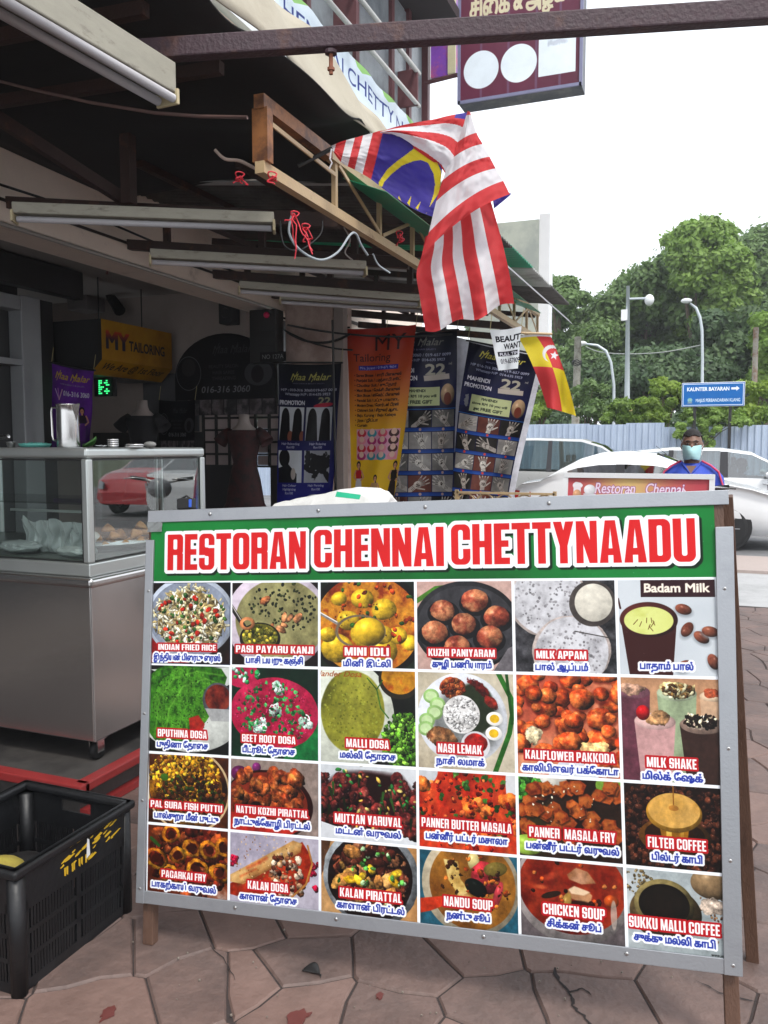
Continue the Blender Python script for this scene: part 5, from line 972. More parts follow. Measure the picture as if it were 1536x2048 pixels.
# ------------------------------------------------------------------ things on the partition wall
WY=7.2
def wp(px,py,y=WY-.01): return onY(px,py,y)
bx=empty('tailoring_box_sign',(0,0,0),'yellow box sign with blue lettering and a slanted lower lip, above the dim shopfront','sign')
X=-5.08; a=onX(202,637,X); b=onX(343,668,X); zt=2.586; zm=2.23; zl=2.10
for k in(0,):
    tm=imgmat('tailoring_box_print',sign_tailoring(),.5)
    m=MB(); m.v=[(X,a.y,zt),(X,b.y,zt),(X,b.y,zm),(X,a.y,zm),(X-.12,a.y-.02,zl),(X-.12,b.y-.02,zl)]
    m.f=[(0,3,2,1),(3,4,5,2)]; m.m=[0,0]; m.uv={0:[(0,1),(0,.4),(1,.4),(1,1)],1:[(0,.4),(0,0),(1,0),(1,.4)]}; m.build('yellow_face',tm,bx)
MB().prism([(X-.002,zt),(X-.002,zm),(X-.122,zl),(X-.55,zl),(X-.55,zt)],(0,a.y+.001,0),(1,0,0),(0,0,1),(0,b.y-a.y-.002,0)).build('box',dark,bx)
for t in(.2,.8): y=lerp(a.y,b.y,t); MB().tube([(X-.2,y,zt),(X-.2,y,3.0)],.006,6).build('hanger_rod',black,bx)
hb=hang('purple_banner',poster_purple(),[(103,727),(187,742),(180,905),(104,905)],5.75,'purple salon banner with yellow lettering behind the steel jug',.01,8)
led=empty('led_sign',(0,0,0),'small black sign with lit green letters beside the purple banner','sign')
p=onY(188,757,6.3); q=onY(226,792,6.3); MB().box(p.x,6.3,q.z,q.x,6.36,p.z).build('case',dark,led)
em=mat('green_led',(.02,.5,.1),.5,emit=(.05,.9,.25,1.0)); l=MB(); w=(q.x-p.x); h=(p.z-q.z)
for gx,gy in [(0,k) for k in range(7)]+[(1,k) for k in(0,1,3,4,6)]+[(4,k) for k in range(7) if k!=3]+[(3,1),(3,5),(2,3),(5,2),(5,5)]: cx=p.x+w*(.3+.1*gx); cz=q.z+h*(.85-.115*gy); l.box(cx-w*.03,6.29,cz-h*.035,cx+w*.03,6.298,cz+h*.035)
l.build('lit_letters',em,led)
ra=empty('salon_arch_sign',(0,0,0),'black arch topped salon sign with a faint telephone number','sign')
cvr=imgmat('arch_print',sign_round(),.5); a=wp(356,760); b=wp(556,818); w=b.x-a.x; cxm=(a.x+b.x)/2; ztop=wp(450,668).z; zbot=wp(450,830).z; zs=wp(450,755).z
n=20; pts=[(0,zbot),(w,zbot),(w,zs)]+[(w/2+w/2*math.cos(t*math.pi/n),zs+(ztop-zs)*math.sin(t*math.pi/n)) for t in range(1,n)]+[(0,zs)]
m=MB(); m.v=[(a.x+x,WY-.06,z) for x,z in pts]; m.f=[tuple(range(len(pts)))]; m.m=[0]; m.uv={0:[(x/w,(z-zbot)/(ztop-zbot)) for x,z in pts]}; m.build('print_face',cvr,ra)
MB().prism(pts,(a.x,WY-.055,0),(1,0,0),(0,0,1),(0,.05,0)).build('board',dark,ra)
gd=empty('grille_window',(0,0,0),'dark steel grille window with pale panes below the arch sign','window')
x0,x1=wp(395,0).x,wp(560,0).x; z0,z1=wp(450,932).z,wp(450,812).z; pn=mat('pale_pane',(.34,.27,.26),.5,var=.15,scale=4)
for i in range(6):
    for j in range(5): MB().box(lerp(x0,x1,i/6)+.012,WY-.02,lerp(z0,z1,j/5)+.012,lerp(x0,x1,(i+1)/6)-.012,WY-.008,lerp(z0,z1,(j+1)/5)-.012).build('pane',pn,gd)
for i in range(7): MB().box(lerp(x0,x1,i/6)-.011,WY-.045,z0,lerp(x0,x1,i/6)+.011,WY-.022,z1).build('bar',dark,gd)
for j in range(6): MB().box(x0,WY-.043,lerp(z0,z1,j/5)-.01,x1,WY-.024,lerp(z0,z1,j/5)+.01).build('bar',dark,gd)
dk=MB().box(-6.2,WY-.012,.12,-4.31,WY-.004,1.6).build('shop_opening_shade',mat('shop_shade',(.015,.013,.014),.6)); tag(dk,'dark sheet painted as the shade of the shop opening behind the mannequins under the arch sign','shop opening')  # flat sheet on the wall; its near-black colour paints the opening's shade
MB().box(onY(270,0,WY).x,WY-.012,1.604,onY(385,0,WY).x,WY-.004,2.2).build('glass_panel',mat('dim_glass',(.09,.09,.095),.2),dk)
po=hang('hair_poster',sign_round(),[(318,800),(390,800),(390,900),(318,900)],7.1,'dim black and grey salon poster beside the black dress',.004,9,rod=False); po['category']='poster'
mt=empty('meter_box',(0,0,0),'black electricity meter box with a red lamp on the wall edge','meter box')
a=wp(514,625); b=wp(568,728); MB().box(a.x,WY-.16,b.z,b.x,WY-.005,a.z).build('box',dark,mt,bevel=.01)
g=wp(520,632,WY-.17); h=wp(552,662,WY-.17); MB().box(g.x,WY-.175,h.z,h.x,WY-.162,g.z).build('window',mat('dim_glass2',(.05,.05,.05),.15),mt); g=wp(520,672,WY-.17); h=wp(552,690,WY-.17); MB().box(g.x,WY-.175,h.z,h.x,WY-.162,g.z).build('window',MC['dim_glass2'],mt)
MB().ball(wp(533,630,WY-.2),.03,10,6).build('red_lamp',mat('red_lamp',(.6,.02,.1),.3),mt,smooth=True)
npz=Canvas(220,60,hexc('151515')); text(npz,'NO 127A',110,14,28,hexc('8a8a8a'),w=180,anchor='c')
m=MB(); a=wp(520,705,WY-.18); b=wp(572,722,WY-.18); m.grid(lambda u,v:(lerp(a.x,b.x,u),WY-.18,lerp(a.z,b.z,v)),1,1).build('number_plate',imgmat('plate_print',npz),mt)
tx=empty('black_speaker',(0,0,0),'small black speaker mounted high on the wall above the arch sign','speaker'); a=wp(452,610); b=wp(480,650); MB().box(a.x,WY-.15,b.z,b.x,WY-.005,a.z).build('case',black,tx,bevel=.01); MB().lathe([(.05,0),(.045,.01),(.01,.012)],((a.x+b.x)/2,WY-.15,(a.z+b.z)/2),12,ax=(0,-1,0)).build('cone',dark,tx)
wsp=empty('white_speaker',(0,0,0),'pale box speaker with a dark lamp beside it near the ceiling','speaker'); a=wp(172,573); b=wp(212,626); MB().box(a.x,WY-.3,b.z,b.x,WY-.02,a.z).build('case',mat('grey_box',(.22,.2,.2),.6),wsp,bevel=.01); MB().tube([wp(214,585,7.05),wp(226,600,7.0),wp(240,622,6.95)],[.03,.05,.06],10).build('spot_lamp',dark,wsp)
fb2=tag(MB().tube([wp(214,535,6.0),wp(214,548,6.0)],.01,6).tube([wp(206,532,6.0),wp(224,536,6.0)],.012,6).build('ceiling_hook',mat('reddish_hook',(.15,.06,.05),.6),None),'small reddish hook hanging from the walkway ceiling','hook')
def mannequin(px,py,Y,h,dm,label,skirt=True):
    r=empty('mannequin',(0,0,0),label,'mannequin','dress forms in the walkway'); c=onY(px,py,Y); sk=mat('mannequin_skin',(.33,.28,.26),.4,var=.06)
    MB().lathe([(.0,.0),(.052,-.005),(.055,-.06),(.07,-.1),(.12,-.14),(.15,-.2),(.14,-.3),(.1,-.45),(.13,-.6),(.12,-.62)],c,20,sy=.62,cap=True).build('torso',sk,r,smooth=True)
    MB().lathe([(.085,-.15),(.17,-.16),(.175,-.22),(.15,-.32),(.115,-.46),(.16,-.62),(.2,-.85),(.23,-h)],c,24,sy=.66,cap=False).build('dress',dm,r,smooth=True,solid=.004)
    for s in(-1,1): MB().tube([c+Vector((s*.15,0,-.17)),c+Vector((s*.2,-.01,-.2)),c+Vector((s*.26,-.02,-.27))],[.05,.055,.07],12,cap=False).build('sleeve',dm,r,smooth=True,solid=.004)
    MB().tube([(c.x,c.y,.14),(c.x,c.y,c.z-.6)],.015,8).build('stand',dark,r); MB().lathe([(.17,0),(.17,.015),(.02,.03)],(c.x,c.y,.135),20).build('base',dark,r)
bk=mat('black_fabric',(.012,.011,.013),.85,var=.3,scale=20,bump=.2)
ck=mat('red_check_fabric',(.045,.008,.008),.8,var=.4,scale=14,bump=.1,col2=(.012,.008,.008),c2s=14)
mannequin(285,800,6.6,.95,bk,'pale dress form in a black short sleeved dress behind the glass case'); mannequin(488,828,6.9,.9,ck,'dress form in a dark red checked dress before the grille window')
# ------------------------------------------------------------------ food stall: steel cabinet with glass display case
SX,SY0,SY1,SL=-2.31,2.64,3.47,-4.0+.35
cab=empty('steel_counter',(0,0,0),'stainless steel food counter on castors, standing on the dark platform','counter')
MB().box(SL,SY0+.015,.236,SX-.015,SY1-.01,.885).build('cabinet_body',steel,cab,bevel=.006)
MB().box(SL-.01,SY0-.03,.885,SX+.03,SY1+.02,.925).build('counter_top',steel,cab,bevel=.014,seg=3)
MB().box(SX-.013,SY0+.013,.24,SX-.009,SY0+.018,.88).build('corner_edge',mat('bright_edge',(.75,.75,.75),.25,.9),cab)
for x,y in((SX-.07,SY0+.09),(SX-.07,SY1-.1),(SL+.1,SY0+.09),(SL+.1,SY1-.1)):
    k=MB().box(x-.03,y-.03,.222,x+.03,y+.03,.234).box(x-.024,y-.02,.17,x-.018,y+.02,.222).box(x+.018,y-.02,.17,x+.024,y+.02,.222).build('castor',steel,cab)
    MB().lathe([(.01,-.015),(.036,-.014),(.038,0),(.036,.014),(.01,.015)],(x,y,.173),16,ax=(1,0,0)).build('wheel',black,k,smooth=True)
gc_=empty('glass_display_case',(0,0,0),'aluminium framed glass display case on top of the steel counter','display case')
fa=mat('grey_frame',(.5,.53,.52),.32,.75,var=.05,scale=4); Z0,Z1=.925,1.447
MB().box(SL,SY0,Z0,SX,SY1,Z0+.055).build('bottom_frame',fa,gc_,bevel=.006)
MB().box(SL,SY0,Z1-.045,SX,SY1,Z1).build('top_panel',fa,gc_,bevel=.014,seg=3)
for x,y in((SX-.035,SY0),(SX-.035,SY1-.035),(SL,SY0),(SL,SY1-.035)): MB().box(x,y,Z0+.055,x+.035,y+.035,Z1-.045).build('corner_post',fa,gc_,bevel=.008,seg=3)
gl=glassmat('case_glass',(.93,.97,.955),.01,.05); gl2=glassmat('case_side_glass',(.92,.96,.95),.008,.1); gk=mat('black_gasket',(.01,.01,.01),.5)
MB().box(SL+.035,SY0+.012,Z0+.058,SX-.035,SY0+.016,Z1-.048).build('front_pane',gl,gc_)
MB().box(SX-.016,SY0+.035,Z0+.058,SX-.012,SY1-.035,Z1-.048).build('side_pane',gl2,gc_)
for z in(Z0+.06,Z1-.05): MB().box(SL+.04,SY0+.008,z-.003,SX-.036,SY0+.011,z+.003).build('gasket',gk,gc_); MB().box(SX-.011,SY0+.036,z-.003,SX-.008,SY1-.036,z+.003).build('gasket',gk,gc_)
for y in(SY0+.038,SY1-.038): MB().box(SX-.011,y-.003,Z0+.06,SX-.008,y+.003,Z1-.05).build('gasket',gk,gc_)
MB().box(SX-.042,SY0+.008,Z0+.06,SX-.037,SY0+.011,Z1-.05).build('gasket',gk,gc_)
MB().box(SL+.04,SY1-.02,Z0+.058,SX-.035,SY1-.014,Z1-.048).build('rear_door_pane',gl,gc_)
for x in(SX-.25,SX-.28,SL+.6): MB().box(x,SY1-.03,Z0+.058,x+.014,SY1-.022,Z1-.048).build('door_stile',fa,gc_)
MB().box(SL+.04,SY0+.32,1.19,SX-.3,SY1-.04,1.198).build('glass_shelf',gl,gc_)
MB().box(SX-.45,SY0+.04,1.18,SX-.04,SY0+.052,1.19).build('shelf_rail',fa,gc_)
MB().box(SL+.04,SY0+.04,Z0+.056,SX-.04,SY1-.04,Z0+.062).build('case_floor',mat('case_floor',(.1,.11,.1),.35),gc_)
# tray of samosas
ty=empty('metal_tray',(0,0,0),'shallow metal tray inside the display case heaped with samosas','tray')
tc_=Vector((-2.52,3.10,.99)); tr_=MB(); L0=[(tc_.x-.14,tc_.y-.24),(tc_.x+.14,tc_.y-.24),(tc_.x+.14,tc_.y+.24),(tc_.x-.14,tc_.y+.24)]
tr_.lathe([(.02,0),(.22,0),(.25,.03),(.26,.032)],(tc_.x,tc_.y,.99),28,sx=.62).build('tray_pan',steel,ty,smooth=True,solid=.002)
sm=mat('fried_pastry',(.5,.24,.07),.55,var=.25,scale=30,bump=.4,bs=60,col2=(.33,.12,.03),c2lo=.5,c2hi=.7,c2s=25)
def samosa(c,s,rz,tl):
    m=MB(); R=Matrix.Rotation(rz,3,'Z')@Matrix.Rotation(tl,3,'X'); n=7; vs=[]
    tri=[(-1,-.6),(1,-.6),(0,1)]
    for k,(zz,sc_) in enumerate([(0,1),(.25,1.04),(.55,.8),(.85,.45),(1.05,.08)]):
        for i in range(3):
            for j in range(4):
                t=j/4; a,b=tri[i],tri[(i+1)%3]; x,y=lerp(a[0],b[0],t),lerp(a[1],b[1],t); q=1-.16*(math.sin(t*math.pi)**2-1)*-1; vs.append(R@Vector((x*sc_*s*q,y*sc_*s*q,zz*s*.95))+Vector(c))
    N_=12; fs=[(k*N_+i,k*N_+(i+1)%N_,(k+1)*N_+(i+1)%N_,(k+1)*N_+i) for k in range(4) for i in range(N_)]+[tuple(reversed(range(N_))),tuple(4*N_+i for i in range(N_))]
    return m.add(vs,fs)
sp=[(-.05,-.19,.0),(.04,-.17,.0),(-.08,-.1,.0),(.01,-.09,.0),(.08,-.08,.0),(-.03,-.13,.045),(.04,-.11,.05),(0,-.1,.09),(-.07,.0,0),(.02,.01,0),(.09,.02,0),(-.02,.0,.05),(.05,.03,.05),(-.06,.09,0),(.03,.1,0),(.08,.12,0),(0,.1,.05),(.04,.07,.09),(-.05,.17,0),(.04,.18,0),(0,.16,.05)]
_e=lambda y:'nearest end' if y<-.06 else 'middle' if y<.06 else 'far end'
_s=lambda x:'inner side' if x<-.025 else 'street side' if x>.06 else 'centre line'
_c={}; SL_=[]
for x,y,z in sp:
    k=('bottom layer' if z<.02 else 'second layer' if z<.07 else 'very top',_e(y),_s(x)); _c[k]=_c.get(k,0)+1
    SL_.append('golden samosa at the %s of the tray, %s, %s%s'%(k[1],k[2],k[0],['',', further back',', furthest back'][_c[k]-1]))
for i,(x,y,z) in enumerate(sp):
    o=samosa((tc_.x+x,tc_.y+y,.998+z*.8),.036,i*1.3,(i%3-1)*.35).build('samosa',sm,None,smooth=True,bevel=0); tag(o,SL_[i],'samosa','samosas on the metal tray')
# plastic bags in case
pl=glassmat('clear_plastic',(.78,.84,.84),.12,.22)
def bag(c,sx,sy,sz,seed,label,m=pl):
    if sz>.09:
        def f2(u,v):
            n=mnoise.noise(Vector((u*4+seed,v*3,seed)))*.5; x=(u-.5)*2*sx*(1-.12*v); return (c[0]+x+.006*math.sin(v*9+u*31),c[1]+sy*(.22*math.sin(u*31+seed+v*2)+.1*math.sin(u*57)+.9*n)*(1-.4*v)+.02*v,c[2]+(1-v)*sz*(1+.22*mnoise.noise(Vector((u*5,seed,0)))+.05*math.sin(u*23)))
        tag(MB().grid(f2,70,12,uv=False).build('plastic_bag',m,None,smooth=True),label,'plastic bag'); return
    rs=random.Random(seed); o=Vector((rs.random()*9,rs.random()*9,0))
    def fn(u,v):
        t=u*2*math.pi; k=math.sin(math.pi*min(1,v*1.0))**.45; n=mnoise.noise(Vector((math.cos(t)*2.2,math.sin(t)*2.2,v*3))+o)*.35+mnoise.noise(Vector((math.cos(t)*7,math.sin(t)*7,v*7))+o)*.18
        return (c[0]+math.cos(t)*sx*k*(1+n),c[1]+math.sin(t)*sy*k*(1+n),c[2]+(1-v)*sz*(1+n*.3))
    tag(MB().grid(fn,30,14,uv=False).build('plastic_bag',m,None,smooth=True),label,'plastic bag')
wp_=mat('milky_plastic',(.72,.76,.76),.3,var=.15,scale=14,trans=.45,bump=.6,bs=22)
bag((-2.66,2.80,.99),.17,.05,.14,1,'tall crumpled clear plastic bag standing inside the left of the case',wp_); bag((-2.52,2.82,.99),.08,.07,.10,2,'small milky plastic bag beside the tray in the case',wp_); bag((-2.8,2.76,.99),.1,.06,.055,3,'flat plastic packet lying at the left end of the case',wp_); bag((-2.47,2.73,.99),.09,.035,.045,4,'low plastic packet by the corner post of the case',wp_)
# things on top of the case
jz=Z1+.001; c=onZ(137,893,jz); c=Vector((-2.44,2.80,jz))
jg=empty('steel_jug',(0,0,0),'tall stainless steel jug with handle and spout on top of the case','jug')
jx=onY(137,880,2.8).x
MB().lathe([(.0,.0),(.046,.0),(.047,.004),(.045,.15),(.047,.178),(.05,.182),(.047,.18),(.044,.15),(.044,.01)],(jx,2.8,jz),32,cap=False).build('jug_body',steel,jg,smooth=True)
MB().tube([(jx-.046,2.79,jz+.17),(jx-.07,2.785,jz+.168),(jx-.075,2.785,jz+.15),(jx-.073,2.785,jz+.05),(jx-.066,2.785,jz+.03),(jx-.046,2.79,jz+.028)],.005,8).build('jug_handle',steel,jg,smooth=True)
MB().add([(jx+.044,2.778,jz+.18),(jx+.044,2.822,jz+.18),(jx+.066,2.8,jz+.184),(jx+.046,2.8,jz+.11)],[(0,2,3),(2,1,3)]).build('jug_spout',steel,jg,solid=.0015)
x=onY(70,890,2.78).x
pt=mat('teal_plastic',(.12,.42,.36),.4,var=.15,scale=20)
tag(MB().lathe([(0,0),(.058,0),(.065,.01),(.067,.016),(.06,.014),(0,.006)],(x,2.78,jz),24,cap=False).grid(lambda u,v:(x-.05+u*.1,2.75+v*.06,jz+.016+.012*mnoise.noise(Vector((u*9,v*9,1)))),14,8,uv=False).build('teal_tray',pt,None,smooth=True),'small teal plastic tray left of the steel jug','tray')
x=onY(22,888,2.75).x
tag(MB().lathe([(0,0),(.016,0),(.019,.022),(.02,.023),(.017,.022),(.015,.003)],(x,2.75,jz),16,cap=False).build('steel_cup',steel,None,smooth=True),'tiny steel cup at the left end of the case top','cup')
x=onY(0,863,2.75).x
tag(MB().tube([(x-.1,2.75,jz+.04),(x+.045,2.75,jz+.046)],.011,12).tube([(x-.02,2.75,jz+.045),(x-.03,2.75,jz+.0)],.008,8).build('steel_ladle_handle',steel,None,smooth=True),'thick steel ladle handle poking in from the left edge','ladle')
x=onY(176,889,2.85).x
lf=MB().grid(lambda u,v:(x-.03+.075*u,2.85+.02*(v-.5)*math.sin(u*3.14)*2,jz+.012+.034*u*u+.006*math.sin(v*6)-abs(v-.5)*.02),10,6,uv=False).build('green_leaf',mat('leaf_green',(.04,.14,.02),.4,var=.2,scale=20),None,smooth=True,solid=.001); tag(lf,'single green leaf sticking out behind the steel jug','leaf')
x=onY(226,887,2.9).x
for i,l in enumerate(['lowest steel bowl of the short stack right of the jug','second steel bowl of the short stack right of the jug','third steel bowl of the short stack right of the jug','topmost steel bowl of the short stack right of the jug']): tag(MB().lathe([(0,0),(.018,0),(.026,.009),(.027,.0095),(.02,.002)],(x,2.9,jz+.0085*i),20,cap=False).build('steel_bowl',steel,None,smooth=True),l,'bowl','stacked steel bowls')
x=onY(268,889,2.95).x
for i,l in enumerate(['lower of two flat steel lids lying on the case top','upper of two flat steel lids lying on the case top']): tag(MB().lathe([(0,.006),(.03,.006),(.042,0),(.044,.001),(.03,.009),(0,.009)],(x+.004*i,2.95,jz+.008*i),22,cap=False).build('steel_lid',steel,None,smooth=True),l,'lid','steel lids on the case top')  # flat steel lids, one on the other
x=onY(196,890,2.88).x
tag(MB().grid(lambda u,v:(x+u*.05,2.86+v*.05,jz+.006+.008*mnoise.noise(Vector((u*5,v*5,3)))),8,6,uv=False).build('crumpled_paper',white,None,smooth=True,solid=.001),'crumpled scrap of paper between jug and bowls','paper')
x=onY(300,890,3.05).x
tag(MB().ball((x,3.05,jz+.012),.02,10,6,sc=(1.6,1,.7)).build('cloth_bundle',mat('grey_cloth',(.25,.25,.24),.8),None,smooth=True),'small grey cloth bundle behind the steel lids','cloth')
# ------------------------------------------------------------------ black crate with fruit, and floor bits
cr_=empty('black_crate',(0,0,0),'black slatted plastic crate with yellow paint marks standing on the paving','crate')
bp_=mat('black_plastic',(.007,.0075,.009),.45,var=.25,scale=14,bump=.15,bs=60,col2=(.018,.019,.022),c2lo=.55,c2hi=.8,c2s=4)
cx0,cx1,cy0,cy1,ch=-2.07,-1.655,1.58,2.035,.352
tp=.012
def cpt(x,y,z): # walls lean outwards a little
    k=1-.05*(1-z/ch); mx_,my_=(cx0+cx1)/2,(cy0+cy1)/2; return (mx_+(x-mx_)*k,my_+(y-my_)*k,z)
def wallp(mb,a,b,u0,u1,z0,z1,th=.006):
    A=Vector(cpt(*lerp2(a,b,u0),z0)); B=Vector(cpt(*lerp2(a,b,u1),z0)); D=Vector(cpt(*lerp2(a,b,u0),z1)); E_=Vector(cpt(*lerp2(a,b,u1),z1)); d=(B-A).normalized(); n=d.cross(Vector((0,0,1)))*th
    vs=[A,B,E_,D,A+n,B+n,E_+n,D+n]; mb.add(vs,[(0,1,2,3),(7,6,5,4),(0,4,5,1),(1,5,6,2),(2,6,7,3),(3,7,4,0)])
def lerp2(a,b,t): return (a[0]+(b[0]-a[0])*t,a[1]+(b[1]-a[1])*t)
cs=[((cx1,cy0),(cx1,cy1),0),((cx0,cy0),(cx1,cy0),1),((cx0,cy1),(cx0,cy0),0),((cx1,cy1),(cx0,cy1),1)]
for a,b,short in cs:
    w=MB(); sl2=MB(); n=13 if not short else 11
    wallp(w,a,b,0,1,0,.03); wallp(w,a,b,0,1,.085,.098); wallp(w,a,b,0,1,.155,.168); wallp(w,a,b,0,1,.225,.25); wallp(w,a,b,0,.08,.03,ch); wallp(w,a,b,.92,1,.03,ch); wallp(w,a,b,.48,.52,.03,.225)
    if short: wallp(w,a,b,.08,.36,.25,ch); wallp(w,a,b,.64,.92,.25,ch); wallp(w,a,b,.36,.64,.25,.28); wallp(w,a,b,.36,.64,.315,ch)
    else: wallp(w,a,b,.08,.92,.25,ch)
    w.build('side_wall',bp_,cr_)
    for z0,z1 in((.03,.085),(.098,.155),(.168,.225)):
        for k in range(1,34):
            u=.08+.84*k/34
            if abs(u-.5)>.025: wallp(sl2,a,b,u-.0088,u+.0088,z0,z1,.005)
    tag(sl2.build('slat',bp_,cr_),kind='stuff')
rim=MB(); e=.014
for a,b,_ in cs: A=Vector((a[0],a[1],ch-.012)); B=Vector((b[0],b[1],ch-.012)); d=(B-A).normalized(); rim.beam(A-d*e,B+d*e,.032,.024,up=(0,0,1))
rim.build('rim',bp_,cr_,bevel=.008,seg=3); MB().box(cx0+.02,cy0+.02,.004,cx1-.02,cy1-.02,.012).build('crate_floor',bp_,cr_)
for sx,sy in((cx0,cy0),(cx1,cy0),(cx0,cy1),(cx1,cy1)): MB().lathe([(.022,0),(.024,ch-.03)],(lerp((cx0+cx1)/2,sx,.935),lerp((cy0+cy1)/2,sy,.935),0.0),12).build('corner_post',bp_,cr_,smooth=True)
yp=mat('yellow_paint',(.6,.38,.02),.6,var=.2,scale=60); rs=random.Random(4); ym=MB()
for k in range(30):
    y=1.72+rs.random()*.24; z=.285+.02*math.sin(k)+rs.uniform(-.02,.025); L=rs.uniform(.01,.04); h=rs.uniform(.002,.006); x=cpt(cx1,y,z)[0]+.0075
    ym.add([(x,y,z),(x,y+L*.4,z+L*.05-.001),(x,y+L,z+L*.25+rs.uniform(-.002,.002)),(x,y+L*.8,z+h+L*.2),(x,y+L*.3,z+h*rs.uniform(.6,1.3)+L*.06),(x,y,z+h*rs.uniform(.3,1))],[(0,1,2,3,4,5)])
for k in range(7): y=1.74+k*.014+rs.random()*.01; ym.add([(cpt(cx1,y,.27)[0]+.008,y,.25+rs.random()*.01),(cpt(cx1,y,.27)[0]+.008,y+.006,.25),(cpt(cx1,y,.27)[0]+.008,y+.007,.275),(cpt(cx1,y,.27)[0]+.008,y,.275)],[(0,1,2,3)])
ym.build('yellow_paint_marks',yp,cr_,solid=.0008)
wm=MB(); x=cpt(cx1,1.84,.29)[0]+.009; wm.add([(x,1.835,.262),(x,1.85,.268),(x,1.848,.315),(x,1.84,.32)],[(0,1,2,3)]).build('white_smear',white,cr_,solid=.0006)
fru=tag(MB().ball((-1.83,1.68,.235),.075,20,12,sc=(1,1.25,.85)).build('yellow_fruit',mat('yellow_fruit',(.42,.36,.06),.5,var=.15,scale=14,col2=(.3,.22,.05),c2s=5),None,smooth=True),'large dull yellow fruit lying in the black crate','fruit')
tag(MB().ball((-1.9,1.82,.12),.11,16,10,sc=(1,1.2,1)).build('dark_bundle',dark,None,smooth=True),'dark sack at the bottom of the black crate under the fruit','sack')
q=onZ(625,1940,.004); 
tag(MB().grid(lambda u,v:(q.x-.025+.06*u,q.y-.015+.035*v*math.sin(u*3.14+.2),.006+.008*math.sin(u*5)*v+.004*u),10,6,uv=False).build('dry_leaf',dark,None,smooth=True,solid=.001),'dark dried leaf lying on the paving below the menu board','leaf')
st_=mat('maroon_stain',(.13,.035,.03),.6,var=.2,scale=20)
for i,(px,py,r1,l) in enumerate([(598,2038,.028,'maroon paint patch on the paving at the bottom edge'),(760,1990,.009,'tiny maroon stain under the menu board'),(215,2025,.016,'maroon smear on the paving near the crate')]):
    q=onZ(px,py,.004); n=18; tag(MB().prism([(r1*(1+.9*mnoise.noise(Vector((math.cos(t*6.283/n)*1.4+i,math.sin(t*6.283/n)*1.4,i))))*math.cos(t*6.283/n),r1*1.5*(1+.9*mnoise.noise(Vector((math.cos(t*6.283/n)*2+i,math.sin(t*6.283/n)*2,i+4))))*math.sin(t*6.283/n)) for t in range(n)],(q.x,q.y,.004),(1,0,0),(0,1,0),(0,0,-.003)).build('paint_stain',st_),l,'stain')
# crumbs and litter
lt=MB(); rs=random.Random(9)
for k in range(60): px,py=rs.uniform(250,1480),rs.uniform(1850,2040); q=onZ(px,py,.006); lt.ball(q,rs.uniform(.0015,.004),5,3)
tag(lt.build('floor_grit',mat('grit',(.2,.17,.14),.8,var=.4,scale=50)),'grit and crumbs scattered over the paving',None,kind='stuff')
# ------------------------------------------------------------------ the menu board (A-frame)
BT=Vector((-1.573,2.059,1.257)); BU=Vector((.9951,.082,.054)).normalized(); BV=Vector((.066,-.145,-.987)); BV=(BV-BU*BV.dot(BU)).normalized(); BN=BV.cross(BU).normalized()
def bp(u,v,n=0): return BT+BU*u+BV*v+BN*n
brd=empty('menu_board',(0,0,0),'large metal edged menu board on wooden legs with green header and food pictures','menu board')
BW,BH=1.622,1.141
def bslab(u0,v0,u1,v1,n0,n1,name,m,bev=0,parent=brd): return MB().obox(bp((u0+u1)/2,(v0+v1)/2,(n0+n1)/2),BU*(u1-u0)/2,BV*(v1-v0)/2,BN*(n1-n0)/2).build(name,m,parent,bevel=bev)
bslab(.012,.012,BW-.012,BH-.012,-.02,-.002,'backing_board',wood)
MB().grid(lambda u,v:bp(PU0+(PU1-PU0)*u,PV0+(PV1-PV0)*v,.0015+.0012*math.sin(u*17+v*5)),24,16).build('printed_menu',imgmat('menu_print',make_menu(),.38,spec=.22),brd,smooth=True)
bslab(0,0,BW,.036,.003,.0065,'top_edge_strip',alu,.0015)
bslab(-.018,BH-.036,BW-.014,BH,.0035,.007,'bottom_edge_strip',alu,.0015)
MB().obox((bp(.010,.088,.005)+bp(-.006,BH,.005))/2,BU*.0135,(bp(-.006,BH)-bp(.010,.088))/2,BN*.0045).build('left_edge_strip',alu,brd,bevel=.0015)
MB().obox((bp(BW-.013,.09,.005)+bp(BW-.033,BH,.005))/2,BU*.0205,(bp(BW-.033,BH)-bp(BW-.013,.09))/2,BN*.0045).build('right_edge_strip',alu,brd,bevel=.0015)
for u,v in((.21,.016),(.55,.017),(.86,.017),(1.19,.018),(.008,.24),(.0,.6),(-.002,.85),(-.006,1.1),(BW-.018,.24),(BW-.024,.62),(BW-.03,.88),(BW-.033,1.118),(.3,1.122),(.6,1.12),(1.0,1.12),(1.35,1.12)):
    MB().lathe([(.0055,0),(.005,.002),(.003,.003),(0,.0032)],bp(u,v,.0072),10,ax=BN).build('screw',mat('screw_steel',(.45,.45,.45),.35,.9),brd,smooth=True)
def leg(u,v0,ln,n=-.035,w=.03,name='front_leg'):
    a=bp(u,v0,n); d=BV; t=(a.z)/(-d.z); b=a+d*t; MB().beam(a,b,.034,.03,up=BN).build(name,wood,brd,bevel=.002)
leg(.004,.0,1); leg(BW-.036,.0,1,)
leg_t=[bp(.02,.02,-.045),bp(BW-.002,.01,-.045)]
for a,foot in((leg_t[0],Vector((-1.50,2.53,0))),(leg_t[1],Vector((.150,2.47,0)))): MB().beam(a,foot,.03,.034).build('rear_leg',wood,brd,bevel=.002)
MB().beam(leg_t[0].lerp(Vector((-1.50,2.53,0)),.6)+Vector((0,.02,0)),leg_t[1].lerp(Vector((.150,2.47,0)),.6)+Vector((0,.02,0)),.025,.04).build('rear_crossbar',wood,brd)
